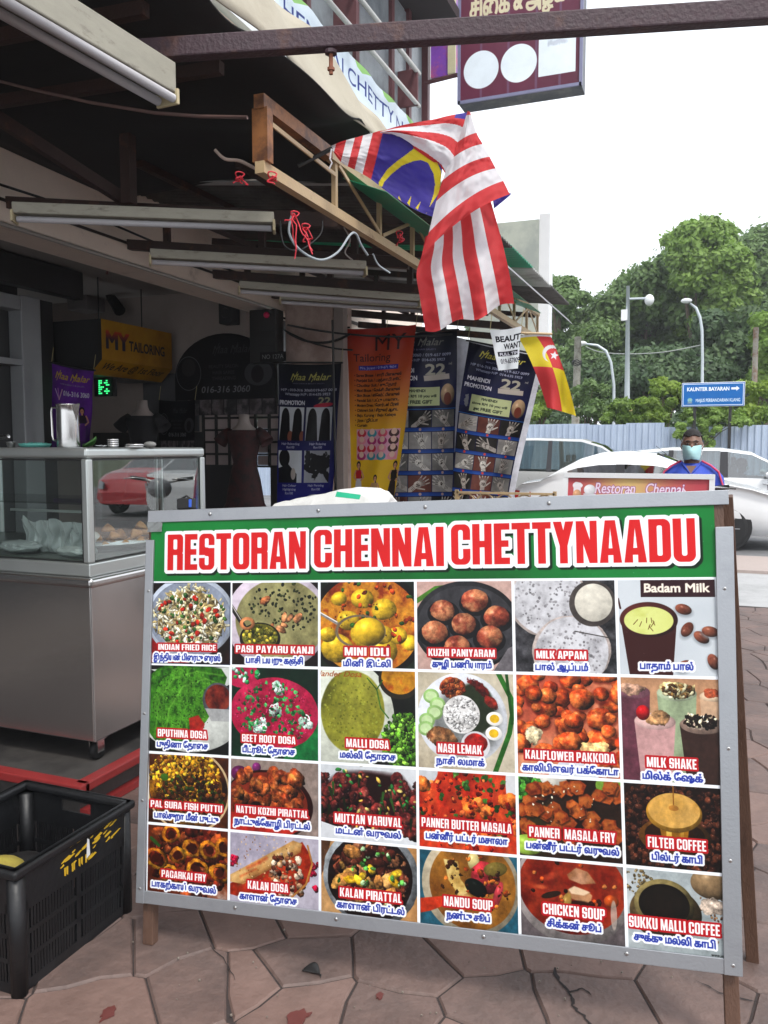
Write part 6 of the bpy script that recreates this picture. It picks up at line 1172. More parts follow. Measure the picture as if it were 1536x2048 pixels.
MB().beam(bp(.02,.02,-.05)-BN*.0,bp(BW-.01,.02,-.05),.03,.035).build('top_rail',wood,brd)
tag(MB().grid(lambda u,v:bp(.0+.05*u,.034+.03*v,.0072+.002*math.sin(u*9+v*7)),6,4,uv=False).build('clear_tape',mat('clear_tape',(.4,.42,.42),.15,trans=.6),brd,smooth=True),None)
# black and blue clip on its top edge
cl=empty('board_clip',(0,0,0),'small black and blue clip sitting on the top edge of the menu board','clip'); o=bp(.125,-.0175,-.004)
MB().obox(o,BU*.026,BV*.0165,BN*.014).build('clip_body',black,cl,bevel=.004); MB().obox(o+BU*.02,BU*.0045,BV*.012,BN*.016).build('clip_strap',mat('blue_plastic',(.02,.09,.5),.35),cl,bevel=.002); MB().tube([o-BV*.016-BU*.018,o-BV*.024,o-BV*.016+BU*.012],.003,6).build('clip_loop',black,cl)
# ------------------------------------------------------------------ behind the board: table with wrapped bundle, railing, second sign
tb_=empty('side_table',(0,0,0),'plain wooden table hidden behind the menu board under the white bundle','table')
MB().box(-1.85,2.72,.74,-1.05,3.2,.765).build('table_top',wood,tb_,bevel=.004)
for x in(-1.8,-1.1):
    for y in(2.77,3.15): MB().box(x-.02,y-.02,0,x+.02,y+.02,.74).build('leg',wood,tb_)
wrp=empty('white_bundle',(0,0,0),'crumpled white plastic wrapped bundle with green tape behind the top of the board','bundle')
pb=[onY(px,py,2.9) for px,py in((535,1008),(575,1000),(630,990),(665,981),(700,977),(745,977),(768,990),(772,1012))]; pm=mat('white_plastic_wrap',(.72,.72,.7),.4,var=.04,scale=10,bump=.5,bs=24,col2=(.5,.5,.48),c2lo=.6,c2hi=.8,c2s=6)
def wf(u,v):
    t=u*(len(pb)-1); i=min(int(t),len(pb)-2); p=pb[i].lerp(pb[i+1],t-i); k=math.sin(v*math.pi)**.35; yy=2.83+.3*v; zz=.766+(p.z-.766)*k
    n=mnoise.noise(Vector((u*6,v*4,1)))*.012+mnoise.noise(Vector((u*15,v*9,5)))*.006; return (p.x+n,yy+n,zz+n*k*(1 if zz>1 else 0))
MB().grid(wf,50,16,uv=False).build('wrapping',pm,wrp,smooth=False,solid=.002)
a=onY(676,983,2.86); b=onY(724,996,2.86); MB().add([(a.x,2.85,a.z),(b.x,2.85,a.z-.01),(b.x,2.835,b.z-.004),(a.x,2.835,b.z+.004)],[(0,1,2,3)]).build('green_tape',mat('green_tape',(.02,.4,.22),.4),wrp,solid=.001)
rl=empty('scroll_railing',(0,0,0),'low beige wrought iron railing with rings between the banners and the cars','railing')
a=onY(914,982,7.3); b=onY(1110,975,7.3); zt=1.045
MB().box(a.x,7.28,zt-.02,b.x,7.31,zt).build('top_rail',beige,rl)
MB().box(a.x,7.285,.12,b.x,7.305,.14).build('bottom_rail',beige,rl)
for x in(a.x,b.x): MB().box(x-.015,7.28,0,x+.015,7.31,zt+.015).build('post',beige,rl)
n=5
for i in range(n): cx=lerp(a.x,b.x,(i+.5)/n); r_=abs(b.x-a.x)/n*.46; MB().tube([(cx+r_*math.cos(t*math.pi/12),7.295,zt-.022-r_+r_*math.sin(t*math.pi/12)) for t in range(25)],.008,6,cap=False).build('ring',beige,rl,smooth=True); MB().tube([(cx,7.295,.14),(cx,7.295,zt-.03-2*r_)],.008,6).build('bar',beige,rl)
s2=empty('street_menu_sign',(0,0,0),'white framed red and gold restaurant sign standing behind the menu board','sign')
A=onY(1128,946,4.25); B=onY(1430,942,4.25); W_=B.x-A.x; H_=.95; s2m=imgmat('street_sign_print',sign_sheet2(),.35); tilt=lambda z:4.25-(A.z-z)*.12
MB().grid(lambda u,v:(A.x+.018+u*(W_-.036),tilt(A.z-.02-v*.36)-.002,A.z-.022-v*.36),1,1).build('printed_sheet',s2m,s2)
MB().add([(A.x+.01,tilt(A.z)+.005,A.z-.01),(B.x-.01,tilt(A.z)+.005,A.z-.01),(B.x-.01,tilt(.25)+.005,.25),(A.x+.01,tilt(.25)+.005,.25)],[(0,1,2,3)]).build('panel',white,s2,solid=.006)
for x0,x1 in((A.x,A.x+.022),(B.x-.022,B.x)): MB().beam(((x0+x1)/2,tilt(A.z)-.004,A.z),((x0+x1)/2,tilt(0)-.004,0),.022,.025).build('frame_side',white,s2)
MB().box(A.x+.001,tilt(A.z)-.02,A.z-.022,B.x-.001,tilt(A.z)+.006,A.z+.002).build('frame_top',white,s2)
for x in(A.x+.02,B.x-.02): MB().beam((x,4.27,A.z-.02),(x,4.6,0),.022,.022).build('rear_leg',white,s2)
# ------------------------------------------------------------------ corrugated hoarding, poles, road sign
hf=empty('metal_hoarding',(0,0,0),'pale blue corrugated metal hoarding behind the parked cars','fence')
hm=mat('blue_grey_sheet',(.46,.54,.66),.5,.0,var=.1,scale=2.5,stretch=(2,2,.6),col2=(.36,.43,.55),c2lo=.4,c2hi=.7,c2s=1.2)
FY=22.0
def panel(x0,x1,z1,n,off=0):
    prof=[]; w=(x1-x0)/n
    for i in range(n): a=x0+i*w; prof+=[(a,0),(a+w*.55,0),(a+w*.66,-.035),(a+w*.89,-.035)]
    prof.append((x1,0)); m=MB(); m.v=[(x,FY+y+off,z) for z in(-.1,z1) for x,y in prof]; k=len(prof); m.f=[(i,i+1,k+i+1,k+i) for i in range(k-1)]; m.m=[0]*len(m.f)
    m.build('sheet',hm,hf,solid=.003)
rs=random.Random(3)
for i in range(26): x=-14+i*.92; panel(x,x+.93,(2.03 if x<-1.45 else 1.93)+rs.uniform(-.03,.03)+(.05 if x>.3 else 0),6,(i%2)*.008+rs.uniform(0,.01))
for i in range(10): x=-14+i*2.4; MB().box(x-.03,FY+.06,-.1,x+.03,FY+.12,1.95).build('post',beige,hf)
for z in(.5,1.7): MB().box(-14,FY+.04,z-.03,9.9,FY+.06,z+.03).build('girt',dark,hf)
pm=mat('galvanised_pole',(.5,.55,.58),.45,.3,var=.05,scale=2)
def pole_curved(px,ybase,arm,Y,label):
    r=empty('street_lamp',(0,0,0),label,'street lamp','curved street lamps beyond the hoarding')
    pts=[onY(*p,Y) for p in arm]; pts[0].z=-.1; MB().tube(pts,[.06]+[.042]*(len(pts)-2)+[.032],10).build('pole',pm,r,smooth=True)
    e=pts[-1]; d=(pts[-1]-pts[-2]).normalized(); MB().ball(e+d*.13,.105,12,8,sc=(1.5,1,.7)).build('lamp_head',mat('lamp_head',(.7,.72,.72),.3,var=.03),r,smooth=True); MB().ball(e+d*.14-Vector((0,0,.04)),.08,12,6,sc=(1.4,1,.6)).build('lamp_glass',mat('lamp_glass',(.75,.78,.78),.1),r,smooth=True)
pole_curved(1405,0,[(1406,840),(1405,720),(1404,660),(1400,635),(1392,616),(1380,607)],26,'taller curved street lamp above the blue direction sign')
pole_curved(1230,0,[(1230,850),(1228,770),(1222,725),(1212,702),(1195,691),(1172,688)],26,'lower curved street lamp left of the camera pole')
cp=empty('camera_pole',(0,0,0),'tall straight galvanised pole with a side arm and small camera near its top','pole')
a=onY(1256,845,26); a.z=-.1; b=onY(1256,572,26); MB().tube([a,b],[.11,.05],12).build('mast',pm,cp,smooth=True); p=onY(1257,598,26); q=onY(1293,597,26); MB().tube([p,q],.035,8).build('side_arm',pm,cp)
MB().ball(q+Vector((.08,0,-.05)),.14,10,8,sc=(1,1,1.2)).build('camera_dome',MC['lamp_head'],cp,smooth=True); p=onY(1249,631,26); MB().box(p.x-.09,25.9,p.z-.16,p.x+.09,26.05,p.z+.16).build('junction_box',white,cp)
p=onY(1258,823,25.8); MB().lathe([(0,0),(.12,.002),(.12,.01),(0,.01)],(p.x,25.85,p.z),6,ax=(0,-1,0)).build('warning_plate',mat('plate_yellow',(.6,.5,.2),.5,var=.3),cp)
op=empty('wooden_pole',(0,0,0),'weathered short utility pole with wires wrapped round it, left of the lamps','pole'); a=onY(1150,792,25); a.z=-.1; b=onY(1156,674,25); MB().tube([a,b],[.13,.1],10).build('post',mat('weathered_wood',(.5,.48,.42),.8,var=.2,scale=8,col2=(.25,.22,.18),c2s=4),op,smooth=True)
for k in range(4): c=onY(1154,722+k*3,25); MB().tube([c+Vector((.13*math.cos(t),.13*math.sin(t),.03*math.sin(t*3+k))) for t in [j*.7 for j in range(10)]],.012,5).build('wire_wrap',black,op)
wp2=empty('rusty_pipe_post',(0,0,0),'thin peeling white and rust post at the right edge above the bushes','post'); a=onY(1511,760,24); a.z=-.1; b=onY(1512,655,24); MB().tube([a,b],.07,10).build('post',mat('peeling_paint',(.55,.5,.46),.7,var=.2,scale=6,col2=(.3,.14,.08),c2lo=.45,c2hi=.6,c2s=3),wp2,smooth=True)
cable([onY(1171,693,26),onY(1200,704,26),onY(1256,708,26),onY(1330,704,26),onY(1403,690,26)],.018,mat('pale_line',(.3,.32,.3),.6),'overhead wire strung between the street lamps')
bs=empty('direction_sign',(0,0,0),'blue direction sign with white lettering and arrow on two dark posts','sign')
A=onY(1365,767,21.6); B=onY(1488,811,21.6); m=MB(); m.grid(lambda u,v:(lerp(A.x,B.x,u),21.60,lerp(A.z,B.z,v)),1,1).build('sign_face',imgmat('direction_print',sign_blue(),.4),bs)
MB().box(A.x-.012,21.605,B.z-.012,B.x+.012,21.63,A.z+.012).build('sign_plate',white,bs,bevel=.02)
for px in(1390,1461): x=onY(px,800,21.7).x; MB().box(x-.035,21.64,-.1,x+.035,21.70,A.z-.05).build('post',dark,bs)
# ------------------------------------------------------------------ vegetation
def leafmat(name,c,c2):
    m=mat(name,c,.55,var=.3,scale=1.2,col2=c2,c2lo=.42,c2hi=.62,c2s=.7,detail=3); b=m.node_tree.nodes['Principled BSDF']; N=m.node_tree.nodes; L=m.node_tree.links; t=N.new('ShaderNodeBsdfTranslucent'); s=N.new('ShaderNodeMixShader'); s.inputs[0].default_value=.35
    L.new(b.inputs['Base Color'].links[0].from_socket,t.inputs[0]); L.new(b.outputs[0],s.inputs[1]); L.new(t.outputs[0],s.inputs[2]); L.new(s.outputs[0],N['Material Output'].inputs[0]); return m
LM=[leafmat('leaf_bright',(.19,.31,.06),(.25,.38,.08)),leafmat('leaf_mid',(.12,.2,.065),(.17,.27,.08)),leafmat('leaf_dark',(.07,.125,.055),(.11,.18,.065)),leafmat('leaf_yellow',(.25,.36,.05),(.17,.28,.05)),leafmat('leaf_creeper',(.24,.38,.08),(.3,.44,.1))]
bark=mat('bark',(.12,.09,.065),.9,var=.3,scale=6,bump=.4)
def leaves(cl,n,size,seed,flat_=.4,asp=.55):
    r=np.random.RandomState(seed); C_=np.array([c[:3] for c in cl]); R_=np.array([c[3] for c in cl]); w=R_**2; k=r.choice(len(cl),n,p=w/w.sum())
    d=r.randn(n,3); d/=np.linalg.norm(d,axis=1)[:,None]; d[:,2]=np.where(r.rand(n)<.35,np.abs(d[:,2]),d[:,2]); rad=R_[k]*(.45+.62*r.rand(n)**.7+.35*(r.rand(n)<.08)); P=C_[k]+d*rad[:,None]*np.array([1,1,.8])
    nn=d+r.randn(n,3)*.6; nn[:,2]+=.4; nn/=np.linalg.norm(nn,axis=1)[:,None]; a=np.cross(nn,r.randn(n,3)); a/=np.linalg.norm(a,axis=1)[:,None]; b=np.cross(nn,a); s=size*(.6+.8*r.rand(n))[:,None]
    V=np.stack([P-a*s,P+b*s*asp-nn*s*.15,P+a*s,P-b*s*asp-nn*s*.15],1).reshape(-1,3); return V,n
def leafobj(name,V,n,m,parent):
    me=bpy.data.meshes.new(name); me.vertices.add(4*n); me.vertices.foreach_set('co',V.astype(np.float32).ravel()); me.loops.add(4*n); me.loops.foreach_set('vertex_index',np.arange(4*n,dtype=np.int32)); me.polygons.add(n); me.polygons.foreach_set('loop_start',np.arange(0,4*n,4,dtype=np.int32)); me.polygons.foreach_set('loop_total',np.full(n,4,np.int32)); me.materials.append(m); me.update(calc_edges=True)
    o=bpy.data.objects.new(name,me); C.objects.link(o); o.parent=parent; return o
def tree(label,lobes,Y,n,size,mi,seed,base=None,cat='tree',name='tree',group='trees beyond the hoarding',clr=(22,40),dy=2.2):
    """lobes: sight-line ellipses (px,py,rx,ry,count) on the plane Y"""
    r=np.random.RandomState(seed); t=empty(name,(0,0,0),label,cat,group); cl=[]; k_=Y/FPX*1.0
    for (cx,cy,rx,ry,m) in lobes:
        for i in range(m):
            a=r.rand()*6.283; q=r.rand()**.5; p=onY(cx+math.cos(a)*rx*q,cy+math.sin(a)*ry*q,Y+ (r.rand()-.5)*2*dy); cl.append((p.x,p.y,p.z,r.uniform(*clr)*k_))
    V,nn=leaves(cl,int(n*(3.6 if cat=='tree' else 1.9)),size*(.48 if cat=='tree' else .72),seed); leafobj('crown' if cat=='tree' else 'foliage',V,nn,LM[mi],t)
    c=onY(*(base or (lobes[0][0],lobes[0][1])),Y); top=Vector((c.x,Y,c.z))
    w=.22 if cat=='tree' else .04; m=MB().tube([(c.x,Y,-.2),(c.x+.1,Y,top.z*.35),(c.x-.05,Y+.1,top.z*.75),top],[w,w*.8,w*.5,w*.2],8)
    for j in range(0,len(cl),max(1,len(cl)//7)): q=Vector(cl[j][:3]); m.tube([Vector((c.x,Y,max(.3,q.z*.55))),q.lerp(Vector((c.x,Y,q.z*.7)),.4),q],[w*.45,w*.3,w*.12],6)
    m.build('trunk',bark,t,smooth=True); return t
tree('tall light green tree with clumpy crown, the highest behind the street lamps',[(1395,500,55,40,16),(1430,475,30,25,8),(1350,505,25,25,5),(1385,565,45,45,12),(1440,580,40,40,12),(1400,630,45,30,8),(1470,545,35,35,8),(1480,620,30,35,6)],38,15000,.26,0,1,clr=(16,26))
tree('broad dark green tree filling the middle behind the camera pole',[(1290,590,50,45,12),(1250,650,60,55,14),(1200,660,40,40,8),(1330,680,60,60,12),(1260,740,90,50,14),(1340,560,40,35,6)],40,15000,.27,1,2)
tree('green tree at the left edge beside the grey signboard',[(1120,590,22,35,6),(1145,610,22,25,4),(1130,680,60,55,12),(1180,700,40,50,8),(1100,760,60,50,10),(1050,730,60,70,10)],36,12000,.25,1,3,clr=(16,30))
tree('dark leafy tree standing low between the two street lamps',[(1300,760,60,50,10),(1220,790,60,40,8),(1380,760,50,50,10)],32,8000,.24,2,4)
tree('dark tree mass behind the direction sign',[(1440,700,60,60,14),(1420,760,60,50,10),(1500,690,40,50,8)],36,9000,.26,2,5)
tree('mid green tree rising at the right edge behind the light one',[(1500,530,40,30,9),(1535,505,30,25,8),(1525,580,30,60,10),(1450,620,30,40,6),(1510,640,40,40,8)],46,9000,.28,1,6)
tree('ivy covered trunk and bright foliage at the far right edge',[(1532,660,16,30,6),(1535,740,16,50,8),(1530,700,14,40,6)],30,5000,.2,0,7,clr=(12,20))
tree('distant dark tree closing the view left of the flags',[(960,720,80,70,12),(1020,790,60,50,8)],44,6000,.3,2,8)
tree('large roadside tree out to the right of the parking lot',[(1700,640,120,90,20),(1800,600,100,100,16)],34,8000,.35,1,9)
r_=np.random.RandomState(77); cl=[(x,27+r_.rand()*3,r_.uniform(.5,2.6),r_.uniform(.5,.9)) for x in np.arange(-16,9,.42)]+[(x,30+r_.rand()*4,r_.uniform(1.5,4.2),r_.uniform(.7,1.1)) for x in np.arange(-18,9,.5)]
V,nn=leaves(cl,45000,.11,78); tag(leafobj('undergrowth',V,nn,LM[2],None),kind='stuff')
B='bushes growing along the top of the hoarding'
bu=lambda l,lo,Y,n,mi,s,sz=.085: tree(l,lo,Y,n,sz,mi,s,cat='shrub',name='shrub',group=B,clr=(7,15),dy=.5)
bu('leafy bush behind the state flag over the hoarding',[(1075,815,40,22,16),(1110,795,30,25,10)],23.2,5200,3,21)
bu('feathery bush between the wooden pole and the lower lamp',[(1175,795,35,30,14),(1195,825,40,18,10)],23.4,5200,1,22)
bu('bright bush at the foot of the camera pole',[(1270,820,45,22,14),(1240,838,30,8,6)],23.0,5000,3,23)
bu('bush with fine drooping leaves left of the direction sign',[(1330,790,35,30,14),(1310,825,30,18,8)],23.3,5200,3,24)
bu('bright bush behind the direction sign',[(1420,795,50,22,14),(1400,825,45,15,8),(1450,832,40,14,8)],22.9,5800,4,25)
bu('yellow green bush at the right end of the hoarding',[(1505,790,35,30,14),(1495,830,40,20,12)],23.1,5600,3,26)
tree('heart leaved creeper spilling over the hoarding behind the man',[(1385,848,32,9,9),(1440,846,34,9,9),(1362,862,10,12,5),(1405,870,9,16,5),(1428,860,12,12,4),(1420,890,6,14,4),(1490,846,20,7,5)],21.75,3400,.06,4,27,cat='creeper',name='creeper',group=None,clr=(4,8),dy=.08)
# ------------------------------------------------------------------ cars
tyre=mat('tyre',(.015,.015,.016),.8,var=.2,scale=30); rimm=mat('alloy_rim',(.45,.46,.48),.3,.8,var=.05); cgl=glassmat('car_glass',(.5,.6,.6),.02,.2); cgd=glassmat('car_glass_dark',(.12,.15,.15),.02,.3); inn=mat('car_interior',(.03,.03,.035),.7)
hlm=mat('headlight',(.35,.37,.4),.08,.5,var=.3,scale=14); tlm=mat('tail_light',(.5,.02,.02),.2)
def interp(P,x):
    for (a,b),(c,d) in zip(P,P[1:]):
        if a<=x<=c: return b+(d-b)*(x-a)/(c-a+1e-9)
    return P[0][1] if x<P[0][0] else P[-1][1]
def car(label,paint,L,W,top,belt,wins,ws,rw,wheels,loc,rz=0,group=None,wr=.3,handles=(),rail=.05):
    r=empty('parked_car',loc,label,'car',group or 'cars parked behind the menu board',rz); xs=sorted(set([0,L]+[p[0] for p in top]+[round(L*i/46,3) for i in range(47)]+[v for w in wins for v in w]))
    X=[]; 
    for x in xs:
        zt=interp(top,x); e=min(x,L-x); w=W/2*(1-.16*max(0,1-e/.45)**2-.0); zb=.2+.06*max(0,1-e/.3); bz=min(interp(belt,x),zt-.03); wt=w*.97-(zt-bz)*.34 if zt-bz>.08 else w*.95; wt=max(wt,.1)
        X.append([(w*.86,zb),(w*.98,zb+.1),(w,(zb+bz)/2),(w*.99,bz-.06),(w*.965,bz),(wt+.02+(rail-.05)*.5,zt-min(rail,(zt-bz)*.5) if zt-bz>.08 else zt-.02),(wt*.9,zt-.012),(wt*.5,zt+.004),(0,zt+.008)])
    def g(keep):
        m=MB(); n=9
        for s in(-1,1):
            k=len(m.v); m.v+=[(x,s*p[0],p[1]) for x,sec in zip(xs,X) for p in sec]
            for i in range(len(xs)-1):
                for j in range(n-1):
                    if keep(i,j,s): f=(k+i*n+j,k+(i+1)*n+j,k+(i+1)*n+j+1,k+i*n+j+1); m.f.append(f if s<0 else f[::-1]); m.m.append(0)
        return m
    mid=lambda i:(xs[i]+xs[i+1])/2
    isw=lambda i,j:j==4 and any(a<mid(i)<b for a,b in wins)
    ist=lambda i,j:j>=6 and any(a<mid(i)<b for a,b in(ws,rw))
    b=g(lambda i,j,s:not isw(i,j) and not ist(i,j)); 
    for x,sec in((xs[0],X[0]),(xs[-1],X[-1])): b.add([(x,-p[0],p[1]) for p in sec]+[(x,p[0],p[1]) for p in reversed(sec)],[tuple(range(18))])
    b.build('body',paint,r,smooth=True)
    for a,c in wins: g(lambda i,j,s:j==4 and a<mid(i)<c).build('window',cgd if rail>.1 else cgl,r,smooth=True)
    g(lambda i,j,s:j>=6 and ws[0]<mid(i)<ws[1]).build('windscreen',cgd,r,smooth=True); g(lambda i,j,s:j>=6 and rw[0]<mid(i)<rw[1]).build('rear_window',cgd,r,smooth=True)
    bz=interp(belt,L/2); x0,x1=wins[0][0],ws[1]
    MB().box(x0,-W*.44,.25,x1,W*.44,bz-.12).build('cabin_floor',inn,r)
    for x in(lerp(x0,x1,.62),lerp(x0,x1,.22)):
        for s in(-1,1): MB().box(x-.06,s*.36-.23,bz-.15,x+.06,s*.36+.23,bz+.2).box(x-.03,s*.36-.1,bz+.2,x+.04,s*.36+.1,bz+.34).build('seat',inn,r,bevel=.02)
    for a,c in zip(wins,wins[1:]):
        for s in(-1,1):
            i=min(range(len(xs)),key=lambda q:abs(xs[q]-(a[1]+c[0])/2)); sec=X[i]; MB().add([(a[1]-.01,s*(sec[4][0]+.004),sec[4][1]),(c[0]+.01,s*(sec[4][0]+.004),sec[4][1]),(c[0]+.0,s*(sec[5][0]+.004),sec[5][1]),(a[1],s*(sec[5][0]+.004),sec[5][1])],[(0,1,2,3)]).build('pillar_trim',inn,r,solid=.006)
    for x in wheels:
        for s in(-1,1):
            y=s*W/2; MB().lathe([(.0,.0),(wr+.045,0),(wr+.045,.006),(0,.006)],(x,y*.985,wr+.02),28,ax=(0,s,0)).build('wheel_well_shade',black,r)  # flat black disc on the body side paints the wheel well's shade
            w=MB().lathe([(wr*.66,-.1),(wr*.96,-.1),(wr,-.07),(wr,.03),(wr*.96,.045),(wr*.66,.03)],(x,y-s*.045,wr),28,ax=(0,s,0),cap=False).build('wheel',tyre,r,smooth=True)
            rm=MB().lathe([(wr*.66,.03),(wr*.62,.035),(wr*.6,.0),(.05,.0),(.05,.03),(0,.03)],(x,y-s*.045,wr),28,ax=(0,s,0),cap=False)
            for k in range(7): a=k*6.283/7; rm.beam((x+.05*math.cos(a),y-s*.023,wr+.05*math.sin(a)),(x+wr*.62*math.cos(a),y-s*.015,wr+wr*.62*math.sin(a)),.035,.012)
            rm.build('rim',rimm,w)
    for s in(-1,1):
        w=W/2; i=len(xs)-4; zt=interp(top,L-.25)
        MB().add([(L-.42,s*w*.955,zt-.16),(L-.08,s*w*.86,zt-.22),(L+.004,s*w*.62,zt-.24),(L+.004,s*w*.6,zt-.1),(L-.12,s*w*.82,zt-.06)],[(0,1,4),(1,2,3,4)]).build('headlight',hlm,r,solid=.03)
        zt=interp(top,.08); MB().add([(.3,s*w*.965,zt-.08),(.3,s*w*.965,zt-.2),(.04,s*w*.86,zt-.24),(-.006,s*w*.6,zt-.22),(-.006,s*w*.6,zt-.08),(.04,s*w*.86,zt-.06)],[(0,1,2,5),(5,2,3,4)]).build('tail_light',tlm,r,solid=.02)
        MB().ball((ws[1]-.42,s*(w+.06),bz+.05),.07,10,6,sc=(.9,1.2,.8)).build('mirror',paint,r,smooth=True)
        for x in handles: MB().ball((x,s*(w+.012),bz-.1),.075,8,6,sc=(1.1,.22,.28)).build('door_handle',paint,r,smooth=True)
        for x in (wins[0][1],wins[-1][0]-.03,wins[-1][1]-.25): MB().box(x-.003,s*w*.998-.004,.32,x+.003,s*w*.998+.004,bz-.07).build('door_seam',inn,r)
    return r
cw=mat('white_car_paint',(.78,.79,.8),.22,var=.02,coat=.6); csil=mat('silver_car_paint',(.5,.5,.49),.3,.35,var=.03,coat=.6); cred=mat('red_car_paint',(.5,.02,.03),.2,var=.05,coat=.8)
car('white saloon car nearest the pavement, rounded roof behind the red and gold sign',cw,3.95,1.62,[(0,.68),(.03,.8),(.15,.9),(.45,.95),(.72,1.12),(1.0,1.27),(1.3,1.36),(1.7,1.385),(2.1,1.35),(2.4,1.24),(2.7,1.08),(2.98,.95),(3.4,.87),(3.75,.76),(3.9,.62),(3.95,.5)],[(0,.9),(1,1.0),(2.4,1.0),(3.2,.9),(3.95,.7)],[(.85,1.55),(1.67,2.78)],(2.12,2.96),(.52,.93),(.75,3.07),(-2.85,13.4,-.0),rail=.21,handles=(1.35,2.2))
car('silver people carrier with its tall side windows facing the street, behind the navy banner',csil,4.4,1.7,[(0,.8),(.04,1.0),(.12,1.35),(.3,1.56),(.8,1.62),(1.8,1.63),(2.7,1.6),(3.1,1.48),(3.5,1.22),(3.75,1.05),(4.1,.95),(4.32,.82),(4.4,.6)],[(0,.98),(2.4,.95),(3.7,.95),(4.4,.8)],[(.25,.95),(1.03,2.05),(2.13,3.35)],(2.85,3.72),(.05,.26),(.8,3.55),(-5.1,17.4,-.0),handles=(1.35,2.35),wr=.31)
car('white hatchback with a masked driver at the wheel, behind the standing man',cw,4.2,1.68,[(0,.7),(.05,.95),(.3,1.2),(.7,1.38),(1.3,1.44),(2.1,1.43),(2.6,1.36),(3.0,1.16),(3.3,.98),(3.7,.9),(4.05,.76),(4.2,.5)],[(0,.92),(2,.93),(3.3,.9),(4.2,.75)],[(.75,1.25),(1.33,2.1),(2.22,3.1)],(2.65,3.28),(.3,.7),(.75,3.35),(-1.95,16.2,-.0),handles=(1.85,2.85))
car('red saloon car parked beyond the right side of the view, mirrored in the display case',cred,4.2,1.68,[(0,.7),(.05,.95),(.5,1.0),(1.0,1.3),(1.5,1.45),(2.1,1.43),(2.6,1.36),(3.0,1.16),(3.3,.98),(3.7,.9),(4.05,.76),(4.2,.5)],[(0,.92),(2,.93),(3.3,.9),(4.2,.75)],[(.95,1.6),(1.7,3.1)],(2.65,3.28),(.5,1.0),(.75,3.35),(6.8,18.2,-.0),rz=rad(-92))
car('white saloon beside the red car, out of view and mirrored in the display case',cw,4.2,1.68,[(0,.7),(.05,.95),(.5,1.0),(1.0,1.3),(1.5,1.45),(2.1,1.43),(2.6,1.36),(3.0,1.16),(3.3,.98),(3.7,.9),(4.05,.76),(4.2,.5)],[(0,.92),(2,.93),(3.3,.9),(4.2,.75)],[(.95,1.6),(1.7,3.1)],(2.65,3.28),(.5,1.0),(.75,3.35),(4.5,12.85,-.0),rz=rad(88))
cable([onY(1345,918,13.6),onY(1312,892,13.6)],.004,black,'thin car aerial slanting up beside the man')
# ------------------------------------------------------------------ people
skin=mat('dark_skin',(.17,.085,.055),.5,var=.1,scale=20); hairm=mat('black_hair',(.012,.01,.01),.8,var=.4,scale=60,bump=.4); mskm=mat('surgical_mask',(.4,.66,.68),.7,var=.04,scale=30,bump=.15)
shirtm=mat('blue_jersey',(.03,.07,.44),.7,var=.15,scale=12,bump=1.0,bs=6); pinkm=mat('red_piping',(.6,.06,.14),.6); trm=mat('dark_trousers',(.02,.02,.025),.8,var=.2)
def remesh(o,v): md=o.modifiers.new('r','REMESH'); md.mode='VOXEL'; md.voxel_size=v; md.use_smooth_shade=True; sm_=o.modifiers.new('s','SMOOTH'); sm_.iterations=3; sm_.factor=.5
def hand3(m,w,d,side):
    w=Vector(w); d=Vector(d).normalized(); s=Vector((side,0,0)); n=d.cross(s).normalized(); s=n.cross(d).normalized()*1
    m.ball(w+d*.045,.042,12,8,sc=(.95,.5,1.1))
    for i,L in enumerate((.062,.072,.068,.052)): b=w+d*.085+s*(-.03+.02*i); k=b+d*L*.5+n*.006; m.tube([w+d*.05+s*(-.02+.013*i),b,k,k+d*L*.35+n*.02],[.011,.0095,.0085,.0065],8)
    b=w+d*.03-s*.035; m.tube([w+d*.02-s*.01,b,b+d*.03-s*.018,b+d*.055-s*.012],[.014,.012,.01,.008],8)
